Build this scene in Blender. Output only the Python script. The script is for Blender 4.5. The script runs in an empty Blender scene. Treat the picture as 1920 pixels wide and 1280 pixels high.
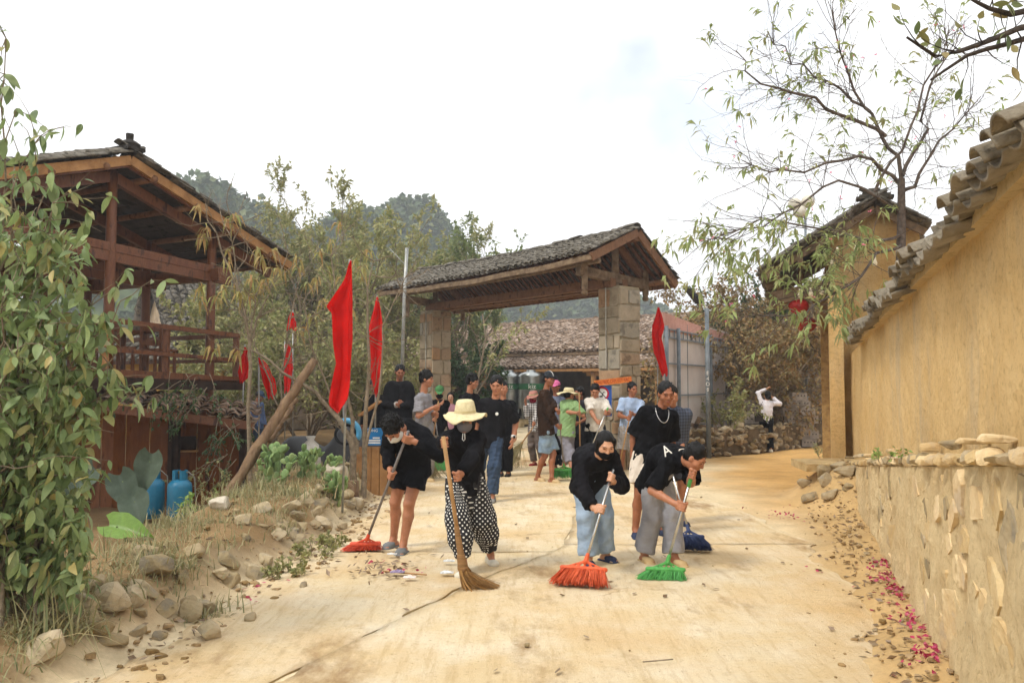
import bpy, bmesh, math, random
import numpy as np
from mathutils import Vector, Matrix
R = math.radians
random.seed(7); rng = np.random.default_rng(7)
SC = bpy.context.scene
COL = SC.collection

# ------------------------------------------------------------------ camera
CAMZ, PITCH, FPX = 1.6, R(3.05), 1500.0          # focal length in pixels of the 1920 px wide photograph
cam_data = bpy.data.cameras.new('camera'); cam = bpy.data.objects.new('camera', cam_data); COL.objects.link(cam)
cam.location = (0, 0, CAMZ); cam.rotation_euler = (math.pi/2 + PITCH, 0, 0)
cam_data.sensor_width = 36; cam_data.lens = FPX/1920*36; cam_data.clip_start = 0.05; cam_data.clip_end = 3000
SC.camera = cam
# ------------------------------------------------------------------ light
SUN_EL, SUN_AZ = R(52), R(-128)                    # azimuth of the sun, measured from +Y towards +X
world = bpy.data.worlds.new('World'); SC.world = world; world.use_nodes = True
nt = world.node_tree; N = nt.nodes; Lk = nt.links
bg = N['Background']; bg.inputs['Strength'].default_value = 0.125
sky = N.new('ShaderNodeTexSky'); sky.sky_type = 'NISHITA'; sky.sun_disc = False
sky.sun_elevation = SUN_EL; sky.sun_rotation = SUN_AZ; sky.dust_density = 2.0
tc = N.new('ShaderNodeTexCoord')
mp = N.new('ShaderNodeMapping'); mp.inputs['Scale'].default_value = (1.0, 1.0, 2.4)
Lk.new(tc.outputs['Generated'], mp.inputs['Vector'])
nz = N.new('ShaderNodeTexNoise'); nz.inputs['Scale'].default_value = 2.1; nz.inputs['Detail'].default_value = 7
Lk.new(mp.outputs['Vector'], nz.inputs['Vector'])
rampc = N.new('ShaderNodeValToRGB'); rampc.color_ramp.elements[0].position = 0.24; rampc.color_ramp.elements[1].position = 0.38
Lk.new(nz.outputs['Fac'], rampc.inputs['Fac'])
# one gap in the cloud where the photograph shows pale blue
gv = N.new('ShaderNodeVectorMath'); gv.operation = 'DISTANCE'; gv.inputs[1].default_value = (0.145, 0.91, 0.385)
gm = N.new('ShaderNodeMapping'); gm.vector_type = 'POINT'; gm.inputs['Scale'].default_value = (1, 1, 1)
Lk.new(tc.outputs['Generated'], gv.inputs[0])
gn = N.new('ShaderNodeMath'); gn.operation = 'MULTIPLY_ADD'; gn.inputs[1].default_value = 0.55
nz2 = N.new('ShaderNodeTexNoise'); nz2.inputs['Scale'].default_value = 5.0; nz2.inputs['Detail'].default_value = 6
Lk.new(tc.outputs['Generated'], nz2.inputs['Vector']); Lk.new(nz2.outputs['Fac'], gn.inputs[0]); Lk.new(gv.outputs['Value'], gn.inputs[2])
gr = N.new('ShaderNodeValToRGB'); gr.color_ramp.elements[0].position = 0.30; gr.color_ramp.elements[1].position = 0.47
Lk.new(gn.outputs[0], gr.inputs['Fac'])
mn = N.new('ShaderNodeMath'); mn.operation = 'MINIMUM'; Lk.new(rampc.outputs['Color'], mn.inputs[0]); Lk.new(gr.outputs['Color'], mn.inputs[1])
mr = N.new('ShaderNodeMapRange'); mr.inputs['To Min'].default_value = 0.4; Lk.new(mn.outputs[0], mr.inputs['Value'])
mx = N.new('ShaderNodeMix'); mx.data_type = 'RGBA'; mx.inputs[7].default_value = (6.9, 6.95, 7.05, 1)
Lk.new(mr.outputs[0], mx.inputs[0]); Lk.new(sky.outputs['Color'], mx.inputs[6]); Lk.new(mx.outputs[2], bg.inputs['Color'])
sun_d = bpy.data.lights.new('sun', 'SUN'); sun_d.energy = 1.5; sun_d.angle = R(11); sun_d.color = (1, 0.95, 0.86)
sun = bpy.data.objects.new('sun', sun_d); COL.objects.link(sun)
sdir = Vector((math.sin(SUN_AZ)*math.cos(SUN_EL), math.cos(SUN_AZ)*math.cos(SUN_EL), math.sin(SUN_EL)))
sun.rotation_euler = sdir.to_track_quat('Z', 'Y').to_euler()
VS = SC.view_settings; VS.view_transform = 'Standard'; VS.look = 'None'; VS.exposure = 0.82; VS.gamma = 1.0; VS.use_curve_mapping = False

cy = SC.cycles; cy.use_adaptive_sampling = True; cy.adaptive_threshold = .03; cy.max_bounces = 6; cy.diffuse_bounces = 3; cy.glossy_bounces = 2; cy.transmission_bounces = 3; cy.volume_bounces = 0; cy.transparent_max_bounces = 6
# ------------------------------------------------------------------ photo -> place
cP, sP = math.cos(PITCH), math.sin(PITCH)
def W(px, py, d):
    u = (px-960)/FPX; v = (640-py)/FPX; y = cP - v*sP; s = d/y
    return np.array((u*s, d, CAMZ + (sP + v*cP)*s))
def G(px, py, z=0.0):
    u = (px-960)/FPX; v = (640-py)/FPX; s = (z-CAMZ)/(sP + v*cP)
    return np.array((u*s, (cP - v*sP)*s, z))
def A(*v): return np.array(v, float)
def nrm(v): v = np.asarray(v, float); return v/max(1e-9, np.linalg.norm(v))

# ------------------------------------------------------------------ noise
_tab = rng.random((256, 256))
def vnoise(x, y):
    x = np.asarray(x, float); y = np.asarray(y, float)
    xi = np.floor(x).astype(int); yi = np.floor(y).astype(int); fx = x-xi; fy = y-yi
    fx = fx*fx*(3-2*fx); fy = fy*fy*(3-2*fy)
    a = _tab[xi & 255, yi & 255]; b = _tab[(xi+1) & 255, yi & 255]; c = _tab[xi & 255, (yi+1) & 255]; d = _tab[(xi+1) & 255, (yi+1) & 255]
    return (a*(1-fx)+b*fx)*(1-fy) + (c*(1-fx)+d*fx)*fy
def fbm(x, y, o=4):
    t = 0; a = .5
    for i in range(o): t = t + a*(vnoise(np.asarray(x)*2**i+17*i, np.asarray(y)*2**i+31*i)-.5); a *= .5
    return t*2
def sstep(a, b, x): t = np.clip((np.asarray(x, float)-a)/(b-a), 0, 1); return t*t*(3-2*t)

# ------------------------------------------------------------------ materials
def rgb(h): # sRGB hex -> linear
    c = [int(h[i:i+2], 16)/255 for i in (0, 2, 4)]
    return tuple(((x/12.92) if x <= .04045 else ((x+.055)/1.055)**2.4) for x in c)
MATS = {}
def M(name, c1, c2=None, c3=None, scale=6, rough=.85, bump=0, bscale=None, metal=0, rnd=0, rndmode='object', transl=0, stretch=None, attr=None, spec=.25, lo=.35, hi=.65, sheen=0):
    if name in MATS: return MATS[name]
    m = bpy.data.materials.new(name); m.use_nodes = True; MATS[name] = m
    nt = m.node_tree; n = nt.nodes; l = nt.links; p = n['Principled BSDF']
    p.inputs['Roughness'].default_value = rough; p.inputs['Metallic'].default_value = metal; p.inputs['Specular IOR Level'].default_value = spec
    if sheen: p.inputs['Sheen Weight'].default_value = sheen
    geo = n.new('ShaderNodeNewGeometry'); vec = geo.outputs['Position']
    if stretch:
        mp = n.new('ShaderNodeMapping'); mp.inputs['Scale'].default_value = stretch; l.new(vec, mp.inputs['Vector']); vec = mp.outputs['Vector']
    c2 = c2 or tuple(x*.75 for x in c1)
    tn = n.new('ShaderNodeTexNoise'); tn.inputs['Scale'].default_value = scale; tn.inputs['Detail'].default_value = 8; tn.inputs['Roughness'].default_value = .6
    l.new(vec, tn.inputs['Vector'])
    rp = n.new('ShaderNodeValToRGB'); e = rp.color_ramp.elements
    e[0].position = lo; e[0].color = (*c1, 1); e[1].position = hi; e[1].color = (*c2, 1)
    if c3: x = e.new(.5*(lo+hi)+.04); x.color = (*c3, 1)
    l.new(tn.outputs['Fac'], rp.inputs['Fac']); colr = rp.outputs['Color']
    if rnd:
        if rndmode == 'object': oi = n.new('ShaderNodeObjectInfo'); ro = oi.outputs['Random']
        else: ro = geo.outputs['Random Per Island']
        hs = n.new('ShaderNodeHueSaturation'); r1 = n.new('ShaderNodeMapRange')
        r1.inputs['To Min'].default_value = 1-rnd; r1.inputs['To Max'].default_value = 1+rnd
        l.new(ro, r1.inputs['Value']); l.new(r1.outputs[0], hs.inputs['Value'])
        r2 = n.new('ShaderNodeMapRange'); r2.inputs['To Min'].default_value = 1+rnd*.5; r2.inputs['To Max'].default_value = 1-rnd*.5
        l.new(ro, r2.inputs['Value']); l.new(r2.outputs[0], hs.inputs['Saturation'])
        l.new(colr, hs.inputs['Color']); colr = hs.outputs['Color']
    l.new(colr, p.inputs['Base Color'])
    if bump:
        b = n.new('ShaderNodeBump'); b.inputs['Strength'].default_value = min(1, bump); b.inputs['Distance'].default_value = .02*max(1, bump)
        t2 = n.new('ShaderNodeTexNoise'); t2.inputs['Scale'].default_value = bscale or scale*4; t2.inputs['Detail'].default_value = 6
        l.new(vec, t2.inputs['Vector']); l.new(t2.outputs['Fac'], b.inputs['Height']); l.new(b.outputs['Normal'], p.inputs['Normal'])
    if transl:
        tr = n.new('ShaderNodeBsdfTranslucent'); ms = n.new('ShaderNodeMixShader'); ms.inputs[0].default_value = transl
        l.new(colr, tr.inputs['Color']); l.new(p.outputs[0], ms.inputs[1]); l.new(tr.outputs[0], ms.inputs[2])
        l.new(ms.outputs[0], n['Material Output'].inputs['Surface'])
    return m
def leafmat(name, cols, rough=.55, transl=.3, scale=3):
    """leaf colours picked leaf by leaf (random per island)"""
    if name in MATS: return MATS[name]
    m = bpy.data.materials.new(name); m.use_nodes = True; MATS[name] = m
    nt = m.node_tree; n = nt.nodes; l = nt.links; p = n['Principled BSDF']; p.inputs['Roughness'].default_value = rough; p.inputs['Specular IOR Level'].default_value = .3
    geo = n.new('ShaderNodeNewGeometry'); oi = n.new('ShaderNodeObjectInfo'); ad = n.new('ShaderNodeMath'); ad.operation = 'ADD'
    l.new(geo.outputs['Random Per Island'], ad.inputs[0]); l.new(oi.outputs['Random'], ad.inputs[1])
    fr = n.new('ShaderNodeMath'); fr.operation = 'FRACT'; l.new(ad.outputs[0], fr.inputs[0])
    rp = n.new('ShaderNodeValToRGB'); rp.color_ramp.interpolation = 'LINEAR'; e = rp.color_ramp.elements
    k = len(cols)
    e[0].position = 0; e[0].color = (*cols[0], 1); e[1].position = 1; e[1].color = (*cols[-1], 1)
    for i in range(1, k-1): x = e.new(i/(k-1)); x.color = (*cols[i], 1)
    l.new(fr.outputs[0], rp.inputs['Fac'])
    tn = n.new('ShaderNodeTexNoise'); tn.inputs['Scale'].default_value = scale*10; l.new(geo.outputs['Position'], tn.inputs['Vector'])
    hs = n.new('ShaderNodeHueSaturation'); mr = n.new('ShaderNodeMapRange'); mr.inputs['To Min'].default_value = .75; mr.inputs['To Max'].default_value = 1.25
    l.new(tn.outputs['Fac'], mr.inputs['Value']); l.new(mr.outputs[0], hs.inputs['Value']); l.new(rp.outputs['Color'], hs.inputs['Color'])
    l.new(hs.outputs['Color'], p.inputs['Base Color'])
    tr = n.new('ShaderNodeBsdfTranslucent'); ms = n.new('ShaderNodeMixShader'); ms.inputs[0].default_value = transl
    l.new(hs.outputs['Color'], tr.inputs['Color']); l.new(p.outputs[0], ms.inputs[1]); l.new(tr.outputs[0], ms.inputs[2]); l.new(ms.outputs[0], n['Material Output'].inputs['Surface'])
    return m

# ------------------------------------------------------------------ mesh plumbing
def raw_mesh(name, V, FS, mat=None, smooth=False):
    """V (n,3); FS list of (k,3) / (k,4) index arrays"""
    me = bpy.data.meshes.new(name); V = np.asarray(V, np.float32).reshape(-1, 3)
    FS = [np.asarray(f, np.int32) for f in FS if len(f)]
    me.vertices.add(len(V)); me.vertices.foreach_set('co', V.ravel())
    nl = sum(f.size for f in FS); nf = sum(len(f) for f in FS)
    me.loops.add(nl); me.polygons.add(nf)
    me.loops.foreach_set('vertex_index', np.concatenate([f.ravel() for f in FS]))
    tot = np.concatenate([np.full(len(f), f.shape[1], np.int32) for f in FS]); st = np.concatenate(([0], np.cumsum(tot)[:-1])).astype(np.int32)
    me.polygons.foreach_set('loop_start', st)
    me.polygons.foreach_set('use_smooth', np.full(nf, bool(smooth)))
    me.update(calc_edges=True); me.validate()
    if mat: me.materials.append(mat)
    return me
def link(name, me, parent=None, mw=None):
    o = bpy.data.objects.new(name, me); COL.objects.link(o)
    if mw is not None: o.matrix_basis = mw
    if parent is not None:
        o.parent = parent
        if parent.type == 'EMPTY': o.matrix_parent_inverse = Matrix.Translation(-parent.location)
    return o
def tag(o, label=None, cat=None, group=None, kind=None):
    if label: o['label'] = label
    if cat: o['category'] = cat
    if group: o['group'] = group
    if kind: o['kind'] = kind
    return o
def empty(name, loc, label, cat, group=None):
    o = bpy.data.objects.new(name, None); COL.objects.link(o); o.location = tuple(float(x) for x in loc); o.empty_display_size = .1
    return tag(o, label, cat, group)
class MB:
    def __init__(s): s.V = []; s.F = {3: [], 4: []}; s.n = 0
    def add(s, V, F):
        V = np.asarray(V, float).reshape(-1, 3)
        for f in (F if isinstance(F, (list, tuple)) and len(F) and isinstance(F[0], np.ndarray) and F[0].ndim == 2 else [np.asarray(F)]):
            if len(f): s.F[f.shape[1]].append(f+s.n)
        s.V.append(V); s.n += len(V); return s
    def box(s, lo, hi):
        (a, b, c), (d, e, f) = lo, hi
        return s.add([(a,b,c),(d,b,c),(d,e,c),(a,e,c),(a,b,f),(d,b,f),(d,e,f),(a,e,f)], BOXF)
    def beam(s, a, b, w, h, up=(0,0,1)):
        a = A(*a); b = A(*b); t = nrm(b-a); u = A(*up); sd = np.cross(t, u)
        if np.linalg.norm(sd) < 1e-4: sd = np.cross(t, A(0,1,0.01))
        sd = nrm(sd)*w/2; uu = nrm(np.cross(sd, t))*h/2
        return s.add([a-sd-uu, a+sd-uu, a+sd+uu, a-sd+uu, b-sd-uu, b+sd-uu, b+sd+uu, b-sd+uu], BOXF)
    def tube(s, pts, rad, n=6, cap=True):
        V, F = tube(pts, rad, n, cap); return s.add(V, F)
    def obox(s, c, ax, half):
        """box from centre, 3 axis vectors, half sizes"""
        c = A(*c); x, y, z = [A(*a)*h for a, h in zip(ax, half)]
        return s.add([c-x-y-z, c+x-y-z, c+x+y-z, c-x+y-z, c-x-y+z, c+x-y+z, c+x+y+z, c-x+y+z], BOXF)
    def lathe(s, c, prof, n=20, ax=(0,0,1)):
        az = nrm(ax); t = A(1,0,0) if abs(az[0]) < .9 else A(0,1,0); x = nrm(np.cross(t, az)); y = np.cross(az, x)
        th = np.linspace(0, 2*math.pi, n, endpoint=False); V = []
        for r, z in prof: V.append(A(*c)+az*z+np.outer(np.cos(th)*r, x)+np.outer(np.sin(th)*r, y))
        F = []
        for i in range(len(prof)-1):
            k = np.arange(n); k2 = (k+1) % n
            F.append(np.stack([i*n+k, i*n+k2, (i+1)*n+k2, (i+1)*n+k], 1))
        return s.add(np.concatenate(V), [np.concatenate(F)])
    def mesh(s, name, mat, smooth=False):
        FS = [np.concatenate(v) for v in s.F.values() if v]
        return raw_mesh(name, np.concatenate(s.V), FS, mat, smooth)
    def build(s, name, mat, parent=None, smooth=False):
        return link(name, s.mesh(name, mat, smooth), parent)
BOXF = np.array([(0,3,2,1),(4,5,6,7),(0,1,5,4),(1,2,6,5),(2,3,7,6),(3,0,4,7)])
def tube(pts, rad, n=6, cap=True):
    P = np.asarray(pts, float); k = len(P); r = np.broadcast_to(np.asarray(rad, float), (k,))
    T = np.gradient(P, axis=0); T /= np.maximum(1e-9, np.linalg.norm(T, axis=1))[:, None]
    ref = A(.13, .21, .97) if abs(T[0][2]) < .9 else A(.97, .1, .2)
    S = np.cross(T, ref); S /= np.maximum(1e-9, np.linalg.norm(S, axis=1))[:, None]; U = np.cross(S, T)
    th = np.linspace(0, 2*math.pi, n, endpoint=False)
    V = P[:, None, :] + r[:, None, None]*(np.cos(th)[None, :, None]*S[:, None, :] + np.sin(th)[None, :, None]*U[:, None, :])
    i = np.arange(k-1)[:, None]*n; j = np.arange(n)[None, :]; j2 = (j+1) % n
    F = np.stack([i+j, i+j2, i+n+j2, i+n+j], -1).reshape(-1, 4)
    V = V.reshape(-1, 3); FS = [F]
    if cap:
        V = np.vstack([V, P[0], P[-1]]); a = k*n
        c = np.arange(n); c2 = (c+1) % n
        FS.append(np.concatenate([np.stack([np.full(n, a), c2, c], 1), np.stack([np.full(n, a+1), (k-1)*n+c, (k-1)*n+c2], 1)]))
    return V, FS
def gridF(nu, nv):
    i = np.arange(nu-1)[:, None]; j = np.arange(nv-1)[None, :]; a = i*nv+j
    return np.stack([a, a+nv, a+nv+1, a+1], -1).reshape(-1, 4)
def frame(o, x, y, z, s=(1, 1, 1)):
    m = Matrix.Identity(4)
    for i in range(3): m[i][0] = x[i]*s[0]; m[i][1] = y[i]*s[1]; m[i][2] = z[i]*s[2]; m[i][3] = o[i]
    return m
def rot_frame(z, spin=None):
    z = nrm(z); t = A(0,0,1) if abs(z[2]) < .9 else A(1,0,0); x = nrm(np.cross(t, z)); y = np.cross(z, x)
    if spin is not None: c, s = math.cos(spin), math.sin(spin); x, y = c*x+s*y, -s*x+c*y
    return x, y, z
_txt = {}
def text_mesh(s, mat, depth=.004):
    cu = bpy.data.curves.new('lettering', 'FONT'); cu.body = s; cu.size = 1; cu.align_x = 'CENTER'; cu.align_y = 'CENTER'; cu.extrude = depth; cu.resolution_u = 3
    o = bpy.data.objects.new('lettering', cu); COL.objects.link(o); dg = bpy.context.evaluated_depsgraph_get(); dg.update()
    me = bpy.data.meshes.new_from_object(o.evaluated_get(dg)); bpy.data.objects.remove(o); me.materials.clear(); me.materials.append(mat)
    return me
# rocks: a few shared shapes
def rock_mesh(name, mat, seed, detail=False, blocky=.5):
    r = np.random.default_rng(seed); bm = bmesh.new()
    for i in range(16):
        p = r.normal(size=3); p /= np.linalg.norm(p); p = np.sign(p)*np.abs(p)**(1-blocky*.6); p /= np.max(np.abs(p))*.25+.75*np.linalg.norm(p)
        bm.verts.new(p*r.uniform(.82, 1.08))
    res = bmesh.ops.convex_hull(bm, input=bm.verts)
    bmesh.ops.delete(bm, geom=[v for v in bm.verts if not v.link_faces], context='VERTS')
    if detail:
        bmesh.ops.triangulate(bm, faces=bm.faces[:])
        bmesh.ops.subdivide_edges(bm, edges=bm.edges[:], cuts=2, use_grid_fill=True)
        bmesh.ops.smooth_vert(bm, verts=bm.verts[:], factor=.5, use_axis_x=True, use_axis_y=True, use_axis_z=True)
        for v in bm.verts: v.co *= 1.05+.16*float(fbm(v.co.x*2.1+seed, v.co.y*2.1+v.co.z*1.7, 4))
    me = bpy.data.meshes.new(name); bm.to_mesh(me); bm.free(); me.materials.append(mat)
    if detail: me.polygons.foreach_set('use_smooth', np.zeros(len(me.polygons), bool))
    return me

# ------------------------------------------------------------------ leaves and branches
def leaf_arrays(pos, dirs, L, Wd, droop=.25, fold=.25, seed=0, blunt=.45):
    """many folded leaves as one array mesh; pos, dirs (n,3)"""
    r = np.random.default_rng(seed); n = len(pos); pos = np.asarray(pos, float); d = np.asarray(dirs, float); d /= np.maximum(1e-6, np.linalg.norm(d, axis=1))[:, None]
    rnd = r.normal(size=(n, 3)); sd = np.cross(d, rnd*.6+A(0, 0, 1.0)); sd /= np.maximum(1e-6, np.linalg.norm(sd, axis=1))[:, None]; up = np.cross(sd, d)
    L = L*r.uniform(.65, 1.25, n)[:, None]; Wd = Wd*r.uniform(.7, 1.2, n)[:, None]
    mid = pos+d*L*blunt; c = mid-up*Wd*fold
    V = np.stack([pos, mid+sd*Wd, c, mid-sd*Wd, pos+d*L-A(0, 0, 1)*L*droop], 1)
    b = np.arange(n)[:, None]*5
    F = np.concatenate([b+np.array([[0, 2, 1]]), b+np.array([[0, 3, 2]]), b+np.array([[1, 2, 4]]), b+np.array([[2, 3, 4]])])
    return V.reshape(-1, 3), F
def grow(r, base, dirv, length, rad, levels, kids=(4, 6), spread=.8, trop=.15, wob=.18, ratio=(.45, .7), npt=6, start=.25):
    """returns polylines [(pts, radii, level)] of a branching plant"""
    out = []
    def go(p, d, L, rr, lv):
        pts = [p]; dd = nrm(d)
        for i in range(npt-1):
            dd = nrm(dd + r.normal(size=3)*wob + A(0, 0, trop)); pts.append(pts[-1]+dd*L/(npt-1))
        rads = np.linspace(rr, rr*.45 if lv < levels else rr*.25, npt); out.append((np.array(pts), rads, lv))
        if lv >= levels: return
        nk = r.integers(kids[0], kids[1]+1)
        for k in range(nk):
            t = start+(1-start)*(k+r.uniform(0, 1))/nk; i = min(npt-2, int(t*(npt-1))); f = t*(npt-1)-i
            q = pts[i]*(1-f)+pts[i+1]*f; ax = nrm(pts[i+1]-pts[i]); pr = r.normal(size=3); pr = nrm(pr-ax*pr.dot(ax))
            go(q, nrm(ax+pr*r.uniform(.5, 1.2)*spread), L*r.uniform(*ratio)*(1.1-.4*t), max(.0025, float(np.interp(t, np.linspace(0, 1, npt), rads))*.62), lv+1)
    go(A(*base), A(*dirv), length, rad, 0)
    return out
def tips(br, lv, per, r, jit=.02):
    P = []; D = []
    for pts, _, l in br:
        if l < lv: continue
        for k in range(per):
            t = r.uniform(.2, 1)*(len(pts)-1); i = min(len(pts)-2, int(t)); f = t-i
            ax = pts[i+1]-pts[i]; P.append(pts[i]*(1-f)+pts[i+1]*f); D.append(nrm(ax)*.8+r.normal(size=3)*.7)
    return np.array(P), np.array(D)
def branch_mb(br, sides=(7, 5, 4, 3)):
    m = MB()
    for pts, rads, l in br: m.tube(pts, rads, sides[min(l, len(sides)-1)], cap=False)
    return m
# ================================================================== SETTING
m_dirt = M('dirt', rgb('b8935f'), rgb('8f6b42'), rgb('a8834f'), scale=2.2, bump=.7, bscale=22, rough=.95)
def ground_mat():
    m = bpy.data.materials.new('ground_soil'); m.use_nodes = True; n = m.node_tree.nodes; l = m.node_tree.links; p = n['Principled BSDF']; p.inputs['Roughness'].default_value = .95; p.inputs['Specular IOR Level'].default_value = .12
    g = n.new('ShaderNodeNewGeometry'); at = n.new('ShaderNodeVertexColor'); at.layer_name = 'soil'
    t1 = n.new('ShaderNodeTexNoise'); t1.inputs['Scale'].default_value = 1.4; t1.inputs['Detail'].default_value = 9; t1.inputs['Roughness'].default_value = .65
    t2 = n.new('ShaderNodeTexNoise'); t2.inputs['Scale'].default_value = 28; t2.inputs['Detail'].default_value = 8; t2.inputs['Roughness'].default_value = .7
    for t in (t1, t2): l.new(g.outputs['Position'], t.inputs['Vector'])
    mu = n.new('ShaderNodeMath'); mu.operation = 'MULTIPLY_ADD'; mu.inputs[1].default_value = .55; l.new(t2.outputs['Fac'], mu.inputs[0]); l.new(t1.outputs['Fac'], mu.inputs[2])
    mr = n.new('ShaderNodeMapRange'); mr.inputs['From Min'].default_value = .45; mr.inputs['From Max'].default_value = 1.1; mr.inputs['To Min'].default_value = .62; mr.inputs['To Max'].default_value = 1.28; l.new(mu.outputs[0], mr.inputs['Value'])
    hs = n.new('ShaderNodeHueSaturation'); l.new(mr.outputs[0], hs.inputs['Value']); l.new(at.outputs['Color'], hs.inputs['Color']); l.new(hs.outputs['Color'], p.inputs['Base Color'])
    b = n.new('ShaderNodeBump'); b.inputs['Strength'].default_value = .75; b.inputs['Distance'].default_value = .02; l.new(mu.outputs[0], b.inputs['Height']); l.new(b.outputs['Normal'], p.inputs['Normal'])
    return m
WALLX = lambda d: .92+.342*d
def road_edge(y): return np.interp(y, [0, 4.4, 6, 7.5, 10, 13, 16, 22, 30], [-2.6, -2.25, -2.1, -1.95, -1.85, -2.0, -2.3, -3.2, -5])
def hgt(x, y):
    x = np.asarray(x, float); y = np.asarray(y, float)
    s = road_edge(y)-x
    top = np.interp(y, [0, 3, 5, 7, 9, 11, 12.5, 14, 18, 26], [.1, .2, .27, .33, .40, .42, .28, .15, .08, .0])
    drop = sstep(1.05, 2.1, s)*(1-sstep(12.5, 15, y))
    h = top*sstep(0.0, .5, s)*(1-drop) - .24*drop
    # rubble mound against the far end of the right wall
    q = np.hypot((x-4.62)/.75, (y-11.0)/1.5); h = h+.42*(1-sstep(.25, 1.15, q))
    h = h+.09*np.exp(-((x-WALLX(y)+.1)/.25)**2)*(y < 12)
    out = sstep(.1, .5, s)+sstep(-1.3, -.2, x-WALLX(y)) + sstep(16, 22, y)
    h = h+fbm(x*1.7, y*1.7, 5)*.06*np.clip(out, 0, 1)+fbm(x*9, y*9, 3)*.022*np.clip(out+.12, 0, 1)
    far = sstep(40, 300, np.hypot(x, y)); return h-.011+far*3
gx = np.unique(np.concatenate([np.linspace(-300, -60, 8), np.linspace(-60, -9, 16), np.arange(-9, 9, .07), np.linspace(9, 60, 18), np.linspace(60, 300, 8)]))
gy = np.unique(np.concatenate([np.linspace(-40, 0, 6), np.arange(0, 3, .3), np.arange(3, 15, .06), np.arange(15, 26, .16), np.linspace(26, 120, 26), np.linspace(120, 420, 8)]))
X, Y = np.meshgrid(gx, gy, indexing='ij'); Z = hgt(X, Y)
me = raw_mesh('ground', np.stack([X, Y, Z], -1).reshape(-1, 3), [gridF(len(gx), len(gy))], ground_mat(), True)
cl = me.color_attributes.new('soil', 'FLOAT_COLOR', 'POINT')
s_ = road_edge(Y)-X; bank = sstep(-.05, .4, s_+fbm(X*2, Y*2)*.3); ochre = sstep(1.0, 3.0, X-.12*Y+fbm(X*.7, Y*.7)*1.4)*sstep(7, 12, Y)
c_road, c_bank, c_och, c_far = [np.array(rgb(h)) for h in ('d6c39f', '8f7552', 'c69d62', '93905f')]
C = c_road*(1-bank[..., None])+c_bank*bank[..., None]; C = C*(1-ochre[..., None]*(1-bank[..., None]))+c_och*ochre[..., None]*(1-bank[..., None])
vg = (sstep(-1.1, -.35, X-WALLX(Y)+fbm(X*2, Y*2)*.25)*(Y < 13))[..., None]; C = C*(1-vg)+np.array(rgb('bb9c6c'))*vg
ff = sstep(30, 60, np.hypot(X, Y))[..., None]; C = C*(1-ff)+c_far*ff
cl.data.foreach_set('color', np.concatenate([C, np.ones(C.shape[:2]+(1,))], -1).astype(np.float32).ravel())
ground = tag(link('ground', me), 'dusty ochre earth ground with banks beside the road', kind='structure')

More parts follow.
